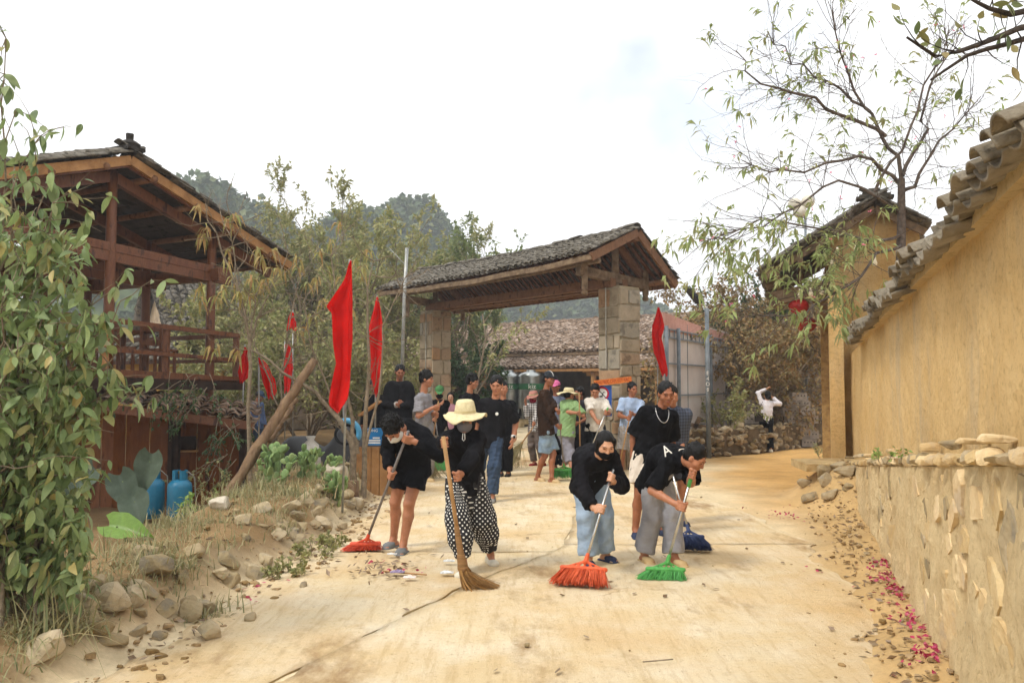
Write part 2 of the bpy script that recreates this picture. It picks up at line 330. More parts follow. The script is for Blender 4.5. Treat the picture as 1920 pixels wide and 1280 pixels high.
# --- concrete road slabs with open joints
def road_mat():
    m = bpy.data.materials.new('dusty_concrete'); m.use_nodes = True; n = m.node_tree.nodes; l = m.node_tree.links; p = n['Principled BSDF']; p.inputs['Roughness'].default_value = .93; p.inputs['Specular IOR Level'].default_value = .12
    g = n.new('ShaderNodeNewGeometry')
    def tex(sc, det=9, ro=.62, st=None):
        t = n.new('ShaderNodeTexNoise'); t.inputs['Scale'].default_value = sc; t.inputs['Detail'].default_value = det; t.inputs['Roughness'].default_value = ro
        v = g.outputs['Position']
        if st: mp = n.new('ShaderNodeMapping'); mp.inputs['Scale'].default_value = st; mp.inputs['Rotation'].default_value = (0, 0, .5); l.new(v, mp.inputs['Vector']); v = mp.outputs['Vector']
        l.new(v, t.inputs['Vector']); return t.outputs['Fac']
    def ramp(f, a, b, ca, cb):
        r = n.new('ShaderNodeValToRGB'); e = r.color_ramp.elements; e[0].position = a; e[1].position = b; e[0].color = (*ca, 1); e[1].color = (*cb, 1); l.new(f, r.inputs['Fac']); return r.outputs['Color']
    def mix(f, a, b):
        x = n.new('ShaderNodeMix'); x.data_type = 'RGBA'; l.new(f, x.inputs[0]); l.new(a, x.inputs[6]); l.new(b, x.inputs[7]); return x.outputs[2]
    base = ramp(tex(.8), .34, .66, rgb('e0cca6'), rgb('d2ba8f'))
    pale = ramp(tex(3.5, st=(1, .35, 1)), .3, .75, rgb('d8c6a3'), rgb('eadec6'))
    c = mix(ramp(tex(1.9), .4, .62, (0,0,0), (1,1,1)), base, pale)
    oc = n.new('ShaderNodeRGB'); oc.outputs[0].default_value = (*rgb('cfae7c'), 1)
    c = mix(ramp(tex(.55), .46, .66, (0,0,0), (.85,.85,.85)), c, oc.outputs[0])
    br = n.new('ShaderNodeRGB'); br.outputs[0].default_value = (*rgb('9c7c55'), 1)
    c = mix(ramp(tex(1.15, 10, .68, (1, .5, 1)), .55, .66, (0,0,0), (.85,.85,.85)), c, br.outputs[0])
    dk = n.new('ShaderNodeRGB'); dk.outputs[0].default_value = (*rgb('9b7d55'), 1)
    c = mix(ramp(tex(26, 6, .7), .57, .72, (0,0,0), (.7,.7,.7)), c, dk.outputs[0])
    sw = n.new('ShaderNodeRGB'); sw.outputs[0].default_value = (*rgb('b89a6c'), 1)
    c = mix(ramp(tex(5, 9, .75, (3.2, .35, 1)), .50, .70, (0,0,0), (.6,.6,.6)), c, sw.outputs[0])
    vo = n.new('ShaderNodeTexVoronoi'); vo.feature = 'DISTANCE_TO_EDGE'; vo.inputs['Scale'].default_value = .55
    va = n.new('ShaderNodeVectorMath'); va.operation = 'MULTIPLY_ADD'; tt = n.new('ShaderNodeTexNoise'); tt.inputs['Scale'].default_value = 3; tt.inputs['Detail'].default_value = 8; l.new(g.outputs['Position'], tt.inputs['Vector'])
    va.inputs[1].default_value = (.7, .7, 0); l.new(tt.outputs['Color'], va.inputs[0]); l.new(g.outputs['Position'], va.inputs[2]); l.new(va.outputs[0], vo.inputs['Vector'])
    ck = n.new('ShaderNodeMath'); ck.operation = 'MULTIPLY'; l.new(ramp(vo.outputs['Distance'], .0, .012, (1,1,1), (0,0,0)), ck.inputs[0]); l.new(ramp(tex(.9, 4), .54, .66, (0,0,0), (.7,.7,.7)), ck.inputs[1])
    cr = n.new('ShaderNodeRGB'); cr.outputs[0].default_value = (*rgb('9a7d58'), 1); c = mix(ck.outputs[0], c, cr.outputs[0])
    l.new(c, p.inputs['Base Color'])
    b = n.new('ShaderNodeBump'); b.inputs['Strength'].default_value = .9; b.inputs['Distance'].default_value = .02; l.new(tex(30, 10, .78), b.inputs['Height']); l.new(b.outputs['Normal'], p.inputs['Normal'])
    return m
m_road = road_mat()
road = empty('road', (0, 8, 0), None, None); tag(road, 'dusty cream concrete village road', kind='structure')
mid = lambda y: np.interp(y, [0, 4.36, 6.5, 8, 10, 14, 20, 26], [-3.4, -1.32, -.35, .52, .78, 1.15, 1.9, 2.9])
def right_edge(y): return np.interp(y, [0, 3, 5, 8, 10, 12, 14, 17, 20, 26], [.7, 1.75, 2.3, 3.0, 3.0, 2.6, 2.5, 3.0, 3.5, 4.5])
def slab(y0, y1, fa, fb, seed):
    nu, nv = max(6, int((y1-y0)/.09)), 26; t = np.linspace(y0, y1, nu); V = np.zeros((nu, nv, 3))
    for i, y in enumerate(t):
        a = fa(y); b = fb(y)
        if b-a < .05: b = a+.05
        xs = np.linspace(a, b, nv); V[i, :, 0] = xs; V[i, :, 1] = y
    j = fbm(V[..., 0]*3+seed, V[..., 1]*3, 4)
    e = np.zeros((nu, nv)); e[0] = e[-1] = 1; e[:, 0] = e[:, -1] = 1
    V[..., 0] += fbm(V[..., 0]*4, V[..., 1]*4+seed, 4)*.075*e; V[..., 1] += fbm(V[..., 1]*4+9, V[..., 0]*4+seed, 4)*.05*e
    V[..., 2] = .004+.012*fbm(V[..., 0]*.8, V[..., 1]*.8, 4)-.004*e
    n = nu*nv; top = V.reshape(-1, 3); ring = np.concatenate([np.arange(nv), (np.arange(1, nu)*nv+nv-1), (n-2-np.arange(nv-1)), (np.arange(nu-2, 0, -1)*nv)])
    low = top[ring]-A(0, 0, .05); k = len(ring); a = np.arange(k); b = (a+1) % k
    F = np.stack([ring[b], ring[a], n+a, n+b], 1)
    return link('slab', raw_mesh('slab', np.vstack([top, low]), [gridF(nu, nv)[:, ::-1] if False else gridF(nu, nv), F], m_road, True), road)
gap = .004
for i, (a, b) in enumerate([(.6, 7.74), (7.74, 15.0), (15.0, 25)]):
    slab(a+gap, b-gap, lambda y: max(road_edge(y)+.05+.25*float(fbm(y*.9, 3.3)), -3.3), lambda y: mid(y)-gap, i)
for i, (a, b) in enumerate([(.6, 8.1), (8.1, 14.2), (14.2, 25)]):
    slab(a+gap, b-gap, lambda y: mid(y)+gap, lambda y: right_edge(y)+.35*float(fbm(y*.8, 7.7)), i+20)

# --- scattered grit, dry leaves and petals
def scatter_stones(n, region, smin, smax, mat, name, label, seed):
    r = np.random.default_rng(seed); m = MB()
    base = [rock_mesh('x', mat, 900+k) for k in range(3)]; arr = []
    for b in base:
        v = np.zeros(len(b.vertices)*3); b.vertices.foreach_get('co', v); arr.append((v.reshape(-1, 3), np.array([list(p.vertices)[:3] for p in b.polygons])))
    for i in range(n):
        x, y = region(r); s = smin*(smax/smin)**(r.random()**2.2); V, F = arr[i % 3]; a = r.uniform(0, 6.28); c, sn = math.cos(a), math.sin(a)
        Vr = V*A(s, s*.8, s*.5); Vr = np.stack([Vr[:, 0]*c-Vr[:, 1]*sn, Vr[:, 0]*sn+Vr[:, 1]*c, Vr[:, 2]], 1)+A(x, y, max(float(hgt(x, y)), -.03)+.012+s*.2)
        m.add(Vr, F)
    return tag(m.build(name, mat), label, 'gravel', kind='stuff')
m_grit = M('grit', rgb('a58a62'), rgb('7d6747'), scale=30, rnd=.25, rndmode='island', rough=.95)
scatter_stones(900, lambda r: ((lambda y: (road_edge(y)-abs(r.normal())*.55+.35, y))(r.uniform(3.2, 14))), .008, .05, m_grit, 'gravel', 'loose grit along the foot of the left bank', 1)
scatter_stones(650, lambda r: ((lambda y: (WALLX(y)-.06-abs(r.normal())*.3, y))(r.uniform(3.2, 12.2))), .006, .035, m_grit, 'gravel', 'loose grit along the foot of the yellow wall', 2)
scatter_stones(500, lambda r: (r.uniform(-2, 3.4), r.uniform(3.5, 16)), .003, .012, m_grit, 'gravel', 'tiny pebbles strewn over the concrete road', 3)

# ================================================================== RIGHT BOUNDARY WALL
WD = nrm(A(.342, 1, 0)); WN = nrm(A(-1, .342, 0))            # along the wall, out towards the road
def wpt(d, out=0, z=0): return A(WALLX(d), d, z)+WN*out
ledge_z = lambda d: 1.335-.101*(d-2.58)
top_z = lambda d: 2.43-.037*(d-2.545)
def earth_mat(name, c1, c2, c3, crack=True):
    m = bpy.data.materials.new(name); m.use_nodes = True; n = m.node_tree.nodes; l = m.node_tree.links; p = n['Principled BSDF']; p.inputs['Roughness'].default_value = .95; p.inputs['Specular IOR Level'].default_value = .1
    g = n.new('ShaderNodeNewGeometry')
    def tex(sc, st=None, det=9, ro=.65):
        t = n.new('ShaderNodeTexNoise'); t.inputs['Scale'].default_value = sc; t.inputs['Detail'].default_value = det; t.inputs['Roughness'].default_value = ro; v = g.outputs['Position']
        if st: mp = n.new('ShaderNodeMapping'); mp.inputs['Scale'].default_value = st; l.new(v, mp.inputs['Vector']); v = mp.outputs['Vector']
        l.new(v, t.inputs['Vector']); return t.outputs['Fac']
    r1 = n.new('ShaderNodeValToRGB'); e = r1.color_ramp.elements; e[0].position = .36; e[0].color = (*c1, 1); e[1].position = .66; e[1].color = (*c2, 1); l.new(tex(1.1), r1.inputs['Fac'])
    r2 = n.new('ShaderNodeValToRGB'); e = r2.color_ramp.elements; e[0].position = .50; e[0].color = (0, 0, 0, 1); e[1].position = .72; e[1].color = (.75, .75, .75, 1); l.new(tex(1.9, (1, 1, .22), 10, .7), r2.inputs['Fac'])
    x = n.new('ShaderNodeMix'); x.data_type = 'RGBA'; x.inputs[7].default_value = (*c3, 1); l.new(r2.outputs['Color'], x.inputs[0]); l.new(r1.outputs['Color'], x.inputs[6])
    r3 = n.new('ShaderNodeValToRGB'); e = r3.color_ramp.elements; e[0].position = .50; e[0].color = (1, 1, 1, 1); e[1].position = .68; e[1].color = (.52, .45, .38, 1); l.new(tex(26, None, 10, .8), r3.inputs['Fac'])
    mm = n.new('ShaderNodeMix'); mm.data_type = 'RGBA'; mm.blend_type = 'MULTIPLY'; mm.inputs[0].default_value = .7; l.new(x.outputs[2], mm.inputs[6]); l.new(r3.outputs['Color'], mm.inputs[7])
    l.new(mm.outputs[2], p.inputs['Base Color'])
    b = n.new('ShaderNodeBump'); b.inputs['Strength'].default_value = .9; b.inputs['Distance'].default_value = .035; l.new(tex(18, None, 10, .78), b.inputs['Height']); l.new(b.outputs['Normal'], p.inputs['Normal'])
    return m
m_earth = earth_mat('yellow_earth_render', rgb('e6c68f'), rgb('d9b57a'), rgb('bcab90'))
m_mud = earth_mat('mud_mortar', rgb('e2cca0'), rgb('d2b788'), rgb('bba680'))
m_stone = M('field_stone', rgb('ab9a7c'), rgb('857b69'), rgb('9b8a69'), scale=5, bump=.7, bscale=26, rnd=.22, rough=.92)
m_stone2 = M('grey_field_stone', rgb('a6997f'), rgb('7b7262'), rgb('92805f'), scale=6, bump=.7, bscale=24, rnd=.25, rough=.92)
def wall_skin(d0, d1, zlo, zhi, out, thick, nd, nz, amp, mat, name, parent, seed, cracks=()):
    t = np.linspace(d0, d1, nd); V = np.zeros((nd, nz, 3))
    for i, d in enumerate(t):
        z = np.linspace(zlo(d), zhi(d), nz); sl = d*1.057
        o = out(d, z)+amp*fbm(sl*2.2+seed, z*2.2, 5)+amp*.45*fbm(sl*9+seed, z*8, 4)
        for (cd, cz0, cz1, ph) in cracks:
            cx = cd+.10*fbm(z*2.5+ph, ph, 4); k = np.exp(-((d-cx)/.012)**2)*((z > cz0) & (z < cz1))*(.35+vnoise(z*14, ph)); o = o-.022*k
        V[i] = A(0, 0, 0)+np.stack([WALLX(d)+WN[0]*o, d+WN[1]*o, z], 1)
    n = nd*nz; top = V.reshape(-1, 3); back = top.copy(); back -= WN*thick
    ring = np.concatenate([np.arange(nz), (np.arange(1, nd)*nz+nz-1), (n-2-np.arange(nz-1)), (np.arange(nd-2, 0, -1)*nz)]); k = len(ring); a = ring; b = np.roll(ring, -1)
    F = np.stack([b, a, n+a, n+b], 1); g = gridF(nd, nz)
    me = raw_mesh(name, np.vstack([top, back]), [g, g[:, ::-1]+n, F], mat, True); return link(name, me, parent)
wall = empty('boundary_wall', wpt(7), 'long yellow earthen wall on a rough stone base with grey tile coping', 'wall')
wall_skin(1.0, 12.3, lambda d: ledge_z(d)-.05, top_z, lambda d, z: 0*z-.07, .34, 560, 60, .022, m_earth, 'rendered_wall', wall, 3,
          cracks=((4.05, 1.6, 2.5, 1.3), (4.25, 1.45, 2.0, 4.1), (5.3, 1.5, 2.2, 7.7), (6.6, 1.2, 2.0, 2.2), (3.5, 1.9, 2.45, 9.2)))
wall_skin(1.0, 11.9, lambda d: -.15, lambda d: ledge_z(d), lambda d, z: .03+.05*(ledge_z(d)-z)/1.4+.02*sstep(.35, 0, z), .5, 420, 70, .045, m_mud, 'stone_base', wall, 11)
rs = [rock_mesh('stone', m_stone, 40+i, True, .8) for i in range(6)]; rs2 = [rock_mesh('stone', m_stone2, 60+i, True, .7) for i in range(6)]
m_mudstone = M('mud_smeared_stone', rgb('d2bc92'), rgb('b5a182'), rgb('c4a97c'), scale=4, bump=.8, bscale=22, rnd=.14, rough=.95); rs3 = [rock_mesh('stone', m_mudstone, 50+i, True, .8) for i in range(6)]
r = np.random.default_rng(5)
d = 1.6
while d < 11.7:                                            # course of stones on the ledge
    w = r.uniform(.10, .24)*(1 if d < 8 else .85); hh = r.uniform(.06, .09)
    for lay in range(1 if r.random() < .75 else 2):
        o = wpt(d+w/2, .012+r.uniform(-.02, .02), ledge_z(d)+.03+lay*.085); x, y, z = WD, WN, A(0, 0, 1); a = r.normal()*.12
        k = (1, .6)[lay]
        link('stone', random.choice(rs3+rs3+rs), wall, frame(o, x*math.cos(a)+z*math.sin(a), y, z*math.cos(a)-x*math.sin(a), (w*.53*k, .085, hh*.62*k)))
    d += w*r.uniform(.92, 1.05)
pl = []
for i in range(900):                                        # flat faced stones showing through the mud mortar
    d = 1.9+9.8*r.random()**1.2; zt = ledge_z(d); z = r.uniform(.04, .92)*zt; q = r.uniform(.07, .20)*(1 if d < 7 else .9)
    if len(pl) > 150: break
    if any(math.hypot((d-e)*1.05, z-f) < .80*(q+g) for e, f, g in pl): continue
    pl.append((d, z, q)); k = int(r.integers(6, 9)); an = np.sort(r.uniform(0, 6.283, k)*.25+np.arange(k)*6.283/k*.95); rr = q*r.uniform(.78, 1.12, k); st = r.uniform(.95, 1.55); tl = r.normal()*.35; t1 = r.uniform(-.008, .006); tx_, tz_ = r.normal()*.08, r.normal()*.08
    o = wpt(d, .03+.05*(zt-z)/1.4, z); V = []
    for ring_, (f, t) in enumerate(((1.06, -.05), (1.0, t1*.45), (.84, t1))):
        for a_, b_ in zip(an, rr):
            u_ = math.cos(a_)*b_*f*st; w_ = math.sin(a_)*b_*f/st; uu, ww = u_*math.cos(tl)-w_*math.sin(tl), u_*math.sin(tl)+w_*math.cos(tl); V.append(o+WD*uu+A(0, 0, ww)+WN*(t+(uu*tx_+ww*tz_)*(t > 0)))
    V.append(o+WN*(t1*1.08)); j = np.arange(k); F4 = np.concatenate([np.stack([n_*k+j, (n_*k+(j+1) % k), (n_+1)*k+(j+1) % k, (n_+1)*k+j], 1) for n_ in (0, 1)]); F3 = np.stack([np.full(k, 3*k), 2*k+j, 2*k+(j+1) % k], 1)
    link('stone', raw_mesh('stone', V, [F4, F3], (m_mudstone, m_mudstone, m_mudstone, m_stone)[i % 4]), wall)
# curved grey tiles of the coping
m_tile = M('old_roof_tile', rgb('4d4841'), rgb('2b2824'), rgb('6d675c'), scale=9, bump=.5, bscale=40, rnd=.35, rough=.93)
m_tile_i = M('old_roof_tile_rows', rgb('4d4841'), rgb('2b2824'), rgb('6d675c'), scale=9, bump=.5, bscale=40, rnd=.35, rndmode='island', rough=.93)
m_coping = M('coping_tile', rgb('8c8372'), rgb('5f574a'), rgb('7d7362'), scale=8, bump=.6, bscale=38, rnd=.2, rough=.93)
def tile_arrays(w, L, rise, th, n=6, taper=.92):
    u = np.linspace(-1, 1, n+1); V = []
    for v, k in ((0, 1), (1, taper)):
        for t in (0, 1):
            ang = u*1.15; V.append(np.stack([np.sin(ang)/math.sin(1.15)*w/2*k, np.full(n+1, v*L), (np.cos(ang)-math.cos(1.15))/(1-math.cos(1.15))*rise*k+t*th], 1))
    m = n+1; j = np.arange(n); F = [np.stack([j, j+1, 2*m+j+1, 2*m+j], 1), np.stack([m+j, 3*m+j, 3*m+j+1, m+j+1], 1), np.stack([j, m+j, m+j+1, j+1], 1), np.stack([2*m+j, 2*m+j+1, 3*m+j+1, 3*m+j], 1)]
    F.append(np.array([(0, 2*m, 3*m, m), (n, m+n, 3*m+n, 2*m+n)]))
    return np.concatenate(V), np.concatenate(F)
tv, tf = tile_arrays(1, 1, .30, .07)
me_cop = [raw_mesh('coping_tile', *(lambda q: (q[0], [q[1]]))(tile_arrays(.20, .40, .05, .016)), m_coping, True) for _ in range(1)]
d = 1.4
while d < 10.5:
    st = .185*r.uniform(.92, 1.06)
    for lay in range(2):
        out = .13-.03*lay+r.normal()*.012; zt = top_z(d)+.015+.05*lay+r.normal()*.008
        tilt = .34+r.normal()*.05; y = nrm(-WN+A(0, 0, 1)*tilt); rr = .18+r.normal()*.10; x = nrm(WD+A(0, 0, rr)); z = np.cross(x, y); flip = -1 if (int(d*10) % 2 == 0 and lay == 0) else 1
        link('coping_tile', me_cop[0], wall, frame(wpt(d+.09*lay, out, zt+(.05 if flip < 0 else 0)), x*flip, y, z*flip, (1.05, 1, .95)))
    d += st
mbk = MB()
for lo, hi in ((1.2, 10.55),):
    a, b = wpt(lo, 0, top_z(lo)), wpt(hi, 0, top_z(hi)); mbk.beam(a-WN*.2+A(0, 0, .06), b-WN*.2+A(0, 0, .06), .38, .13)
mbk.build('coping_bed', m_mud, wall)
# step slab at the far end of the wall
stp = empty('stone_ledge', W(1530, 872, 11.4), 'flat pale stone ledge on rubble below the far corner of the yellow wall', 'ledge')
mm = MB(); c0 = A(4.55, 11.35, .47)
mm.obox(c0, (nrm(A(1, -.08, .02)), nrm(A(.1, 1, 0)), A(0, 0, 1)), (.5, .42, .05)); mm.build('slab', M('ledge_stone', rgb('c9b183'), rgb('a98d5f'), scale=7, bump=.8, bscale=20), stp)
for i in range(16):
    s = r.uniform(.07, .18); px = r.uniform(3.95, 5.0); py = r.uniform(10.1, 11.3)
    link('stone', random.choice(rs2+rs), stp, frame(A(px, py, float(hgt(px, py))+s*.2), *rot_frame(A(r.normal()*.3, r.normal()*.3, 1), r.uniform(0, 6)), (s, s*.8, s*.55)))
# ================================================================== ROOFS
def tile_roof(parent, O, U, V, lu, lv, sp, ex, mat_o, mat_i, nobj=300, tl=1.7, sag=0, seed=0, rise=.3, only=None):
    """cover and channel tiles over the slope O + u*U + v*V; the nearest ones are parts, the rest one piece"""
    r = np.random.default_rng(seed); U = nrm(U); V = nrm(V); Nn = nrm(np.cross(U, V))
    if Nn[2] < 0: Nn = -Nn
    Xa = nrm(np.cross(V, Nn)); spots = []
    nu = int(lu/sp); nv = int(lv/ex)
    for i in range(nu+1):
        for j in range(nv):
            for k in (0, 1):                               # 0 channel (lower, upside down), 1 cover
                u = (i+.5*k)*sp+r.normal()*sp*.06; v = j*ex+r.normal()*ex*.12
                if u > lu: continue
                sg = -sag*math.sin(math.pi*min(1, max(0, u/lu)))
                p = O+U*u+V*v+A(0, 0, sg+.02*float(fbm(u*1.1+seed, v*1.1)))+Nn*(.012+(.035 if k else .03)+.012*r.random())
                y = nrm(V-Nn*(.10+.05*r.normal())+U*r.normal()*.05); z = nrm(Nn+U*r.normal()*.05); x = nrm(np.cross(y, z)); z = np.cross(x, y)
                if not k: x, z = -x, -z; p = p+Nn*.02
                spots.append((p, x, y, z, k, i, j))
    w = sp*.80; L = ex*tl
    me = raw_mesh('roof_tile', tv*A(w, L, w), [tf], mat_o, True)
    cm = A(0, 0, CAMZ)
    order = sorted(range(len(spots)), key=lambda q: (-spots[q][4] if only != 'both' else 0, np.linalg.norm(spots[q][0]-cm)))
    if only == 'none': nobj = 0
    chosen = set(order[:nobj]); mb = MB()
    for q, (p, x, y, z, k, i, j) in enumerate(spots):
        if q in chosen: link('roof_tile', me, parent, frame(p, x, y, z))
        else:
            T = tv*A(w, L, w); mb.add(p+T[:, :1]*x+T[:, 1:2]*y+T[:, 2:3]*z, tf)
    if mb.n: tag(mb.build('roof_tiles', mat_i, parent, True), kind='stuff')
m_wood = M('weathered_timber', rgb('6b4a33'), rgb('3f2a1d'), rgb('7d5a40'), scale=7, stretch=(1, 1, .5), bump=.5, bscale=30, rough=.8)
m_wood_g = M('grey_timber', rgb('857159'), rgb('574736'), rgb('6e5a45'), scale=8, bump=.5, bscale=34, rough=.85)
m_wood_red = M('stained_timber', rgb('5e3620'), rgb('3f2214'), rgb('6e4429'), scale=6, stretch=(2, 2, .7), bump=.25, bscale=30, rough=.5, spec=.35)
m_wood_new = M('pale_timber', rgb('a97f52'), rgb('855f38'), rgb('997045'), scale=5, bump=.3, bscale=30, rough=.7)
# ================================================================== GATE
ga = R(51); gU = A(math.cos(ga), -math.sin(ga), 0); gN = A(-math.sin(ga), -math.cos(ga), 0)
PR = A(2.07, 15.41, 0); PL = A(-1.94, 20.2, 0)
gate = empty('village_gate', (PR+PL)/2, 'roofed village gate with two stone clad pillars and sagging grey tiles', 'gate')
m_flag = [M('clad_stone_%d' % i, *[rgb(c) for c in cs], scale=5, bump=.6, bscale=24, rnd=.12, rough=.88) for i, cs in enumerate([('a0907a', '837560', '948771'), ('a58463', '876a4c', '97795a'), ('918a7c', '777064', '9a9180'), ('8f7761', '74604d', '9d876d')])]
m_mortar = M('pale_mortar', rgb('a59a82'), rgb('8a7d64'), scale=9, bump=.6, bscale=40)
def pillar(c, hh, hw, seed):
    r = np.random.default_rng(seed)
    pil = MB(); pil.obox(A(c[0], c[1], hh/2-.1), (gU, gN, A(0, 0, 1)), (hw-.02, hw-.02, hh/2+.1)); po = pil.build('pillar', m_mortar, gate)
    for nn, uu in ((gN, gU), (gU, -gN), (-gN, -gU), (-gU, gN)):
        zc = [-.05]
        while zc[-1] < hh-.02: zc.append(min(hh, zc[-1]+r.uniform(.20, .42)))
        off = [r.uniform(-.35, .35) for _ in zc]
        for i in range(len(zc)-1):
            if zc[i+1]-zc[i] < .06: continue
            nc = r.integers(1, 4); cuts = np.sort(np.concatenate([[-1], np.linspace(-1, 1, nc+1)[1:-1]+r.uniform(-.2, .2, nc-1), [1]]))*hw
            for j in range(nc):
                a, b = cuts[j]+.009, cuts[j+1]-.009; zl, zh = zc[i]+.009, zc[i+1]-.009
                if j == 0: a += .0; 
                poly = [(a+r.uniform(0, .02), zl+r.uniform(-.02, .03)), (.5*(a+b)+r.uniform(-.04, .04), zl+r.uniform(-.015, .015)), (b-r.uniform(0, .02), zl+r.uniform(-.02, .03)), (b-r.uniform(0, .02), zh-r.uniform(-.02, .03)), (a+r.uniform(0, .02), zh-r.uniform(-.02, .03))]
                t0 = hw-.022; t1 = hw+r.uniform(.002, .012); cc = np.mean(poly, 0)
                V = [c+uu*p[0]+nn*t0+A(0, 0, p[1]) for p in poly]+[c+uu*(cc[0]+(p[0]-cc[0])*.94)+nn*t1+A(0, 0, cc[1]+(p[1]-cc[1])*.94) for p in poly]
                k = np.arange(5); F4 = np.stack([k, (k+1) % 5, 5+(k+1) % 5, 5+k], 1); F3 = np.array([(5, 6, 7), (5, 7, 8), (5, 8, 9)])
                link('stone', raw_mesh('stone', V, [F4, F3], m_flag[int(r.choice(4, p=[.4, .2, .25, .15]))]), gate)
    return po
pillar(PR, 3.46, .29, 1); pillar(PL, 3.44, .29, 2)
L_gate = np.linalg.norm(PR-PL); eR, eL = .62, .75
R0 = PL-gU*eL; lr = L_gate+eR+eL
zr = 4.50; fs, fz = 1.25, 3.93; bs, bz = 1.15, 3.60
EO = R0+gN*fs+A(0, 0, fz); EV = (R0+A(0, 0, zr))-EO
roof = gate
tile_roof(gate, EO, gU, EV, lr, np.linalg.norm(EV)+.03, .17, .095, m_tile, m_tile_i, 300, sag=.07, seed=4)
BO = R0-gN*bs+A(0, 0, bz); BV = (R0+A(0, 0, zr))-BO
tile_roof(gate, BO, gU, BV, lr, np.linalg.norm(BV)+.03, .17, .095, m_tile, m_tile_i, 0, seed=5, sag=.07, only='none')
rt = np.random.default_rng(3); me_ridge = raw_mesh('ridge_tile', tv*A(.2, .30, .18), [tf], m_tile, True)
for i in range(int(lr/.17)):
    u = i*.17; p = R0+gU*u+A(0, 0, zr+.05-.07*math.sin(math.pi*u/lr)+.02*rt.normal()); link('ridge_tile', me_ridge, gate, frame(p, *[(lambda y: (nrm(np.cross(y, A(0, 0, 1))), y, A(0, 0, 1)))(nrm(gU+rt.normal(size=3)*.07))[k] for k in range(3)]))
def gp(u, s, z): return R0+gU*u+gN*s+A(0, 0, z)
def gb(name, a, b, w, h, mat=m_wood): return MB().beam(a, b, w, h).build(name, mat, gate)
uL, uR = eL, eL+L_gate
for s_, zz in ((.95, 3.86), (-.9, 3.62)): 
    pts = [gp(t*lr, s_, zz-.02-.05*math.sin(math.pi*t)) for t in np.linspace(0.03, .985, 9)]; MB().tube(pts, .062, 8).build('purlin', m_wood_g if s_ > 0 else m_wood, gate, True)
gb('ridge_beam', gp(.05, 0, zr-.14), gp(lr-.05, 0, zr-.14), .13, .15)
gb('lintel_beam', gp(uL-.1, .16, 3.53), gp(uR+.1, .16, 3.53), .15, .17); gb('lintel_beam', gp(uL-.1, -.17, 3.53), gp(uR+.1, -.17, 3.53), .15, .17)
for u in (uL, uR):
    gb('tie_beam', gp(u+.02, 1.0, 3.70), gp(u+.02, -.95, 3.56), .14, .17, m_wood_g)
    gb('king_post', gp(u, 0, 3.4), gp(u, 0, zr-.2), .13, .13, m_wood_g)
    for s_ in (.86, -.82):
        gb('hanging_post', gp(u+.04, s_, 3.36), gp(u+.04, s_, 3.86), .11, .11, m_wood_g)
        kb = MB(); kb.lathe(gp(u+.04, s_, 3.24), [(.0, 0), (.05, .01), (.065, .05), (.045, .10), (.06, .13), (0, .14)], 8); kb.build('carved_pendant', m_wood_g, gate, True)
    gb('rafter', gp(u, 0, zr-.1), gp(u, fs-.06, fz-.08), .09, .11); gb('rafter', gp(u, 0, zr-.1), gp(u, -bs+.06, bz-.08), .09, .11)
for u in (.04, lr-.04):
    gb('verge_board', gp(u, -.0, zr-.06), gp(u, fs-.03, fz-.07), .05, .15, m_wood); gb('verge_board', gp(u, -.02, zr-.06), gp(u, -bs+.03, bz-.07), .05, .15, m_wood)
pts = [gp(t*lr, fs-.05, fz-.075-.07*math.sin(math.pi*t)+.012*math.sin(t*21)) for t in np.linspace(.005, .995, 24)]
for i in range(23): MB().beam(pts[i], pts[i+1]+(pts[i+1]-pts[i])*.02, .05, .10).build('eave_board', m_wood_g, gate)
gb('eave_board', gp(.05, -bs+.05, bz-.06), gp(lr-.05, -bs+.05, bz-.06), .05, .11)
bt = MB()
for i in range(int(lr/.17)):
    u = i*.17+.05; sg = -.07*math.sin(math.pi*u/lr); bt.beam(gp(u, 0, zr-.05+sg), gp(u, fs-.04, fz-.045+sg), .07, .025); bt.beam(gp(u, 0, zr-.05+sg), gp(u, -bs+.04, bz-.045+sg), .07, .025)
tag(bt.build('battens', M('reddish_batten', rgb('6b4531'), rgb('4a2f22'), scale=9, rough=.9), gate), kind='stuff')
for (q, c, x0, hw) in ((PR, m_wood_g, .12, .29),):
    MB().tube([q+gN*.315+gU*-.05+A(0, 0, z) for z in (1.9, 2.7, 3.45)], .012, 6).build('conduit', M('grey_conduit', rgb('b0aca0'), rgb('908c80')), gate)
MB().tube([PL+gN*.315+gU*.05+A(0, 0, z) for z in (.6, 2, 3.45)], .014, 6).build('conduit', MATS['grey_conduit'], gate)

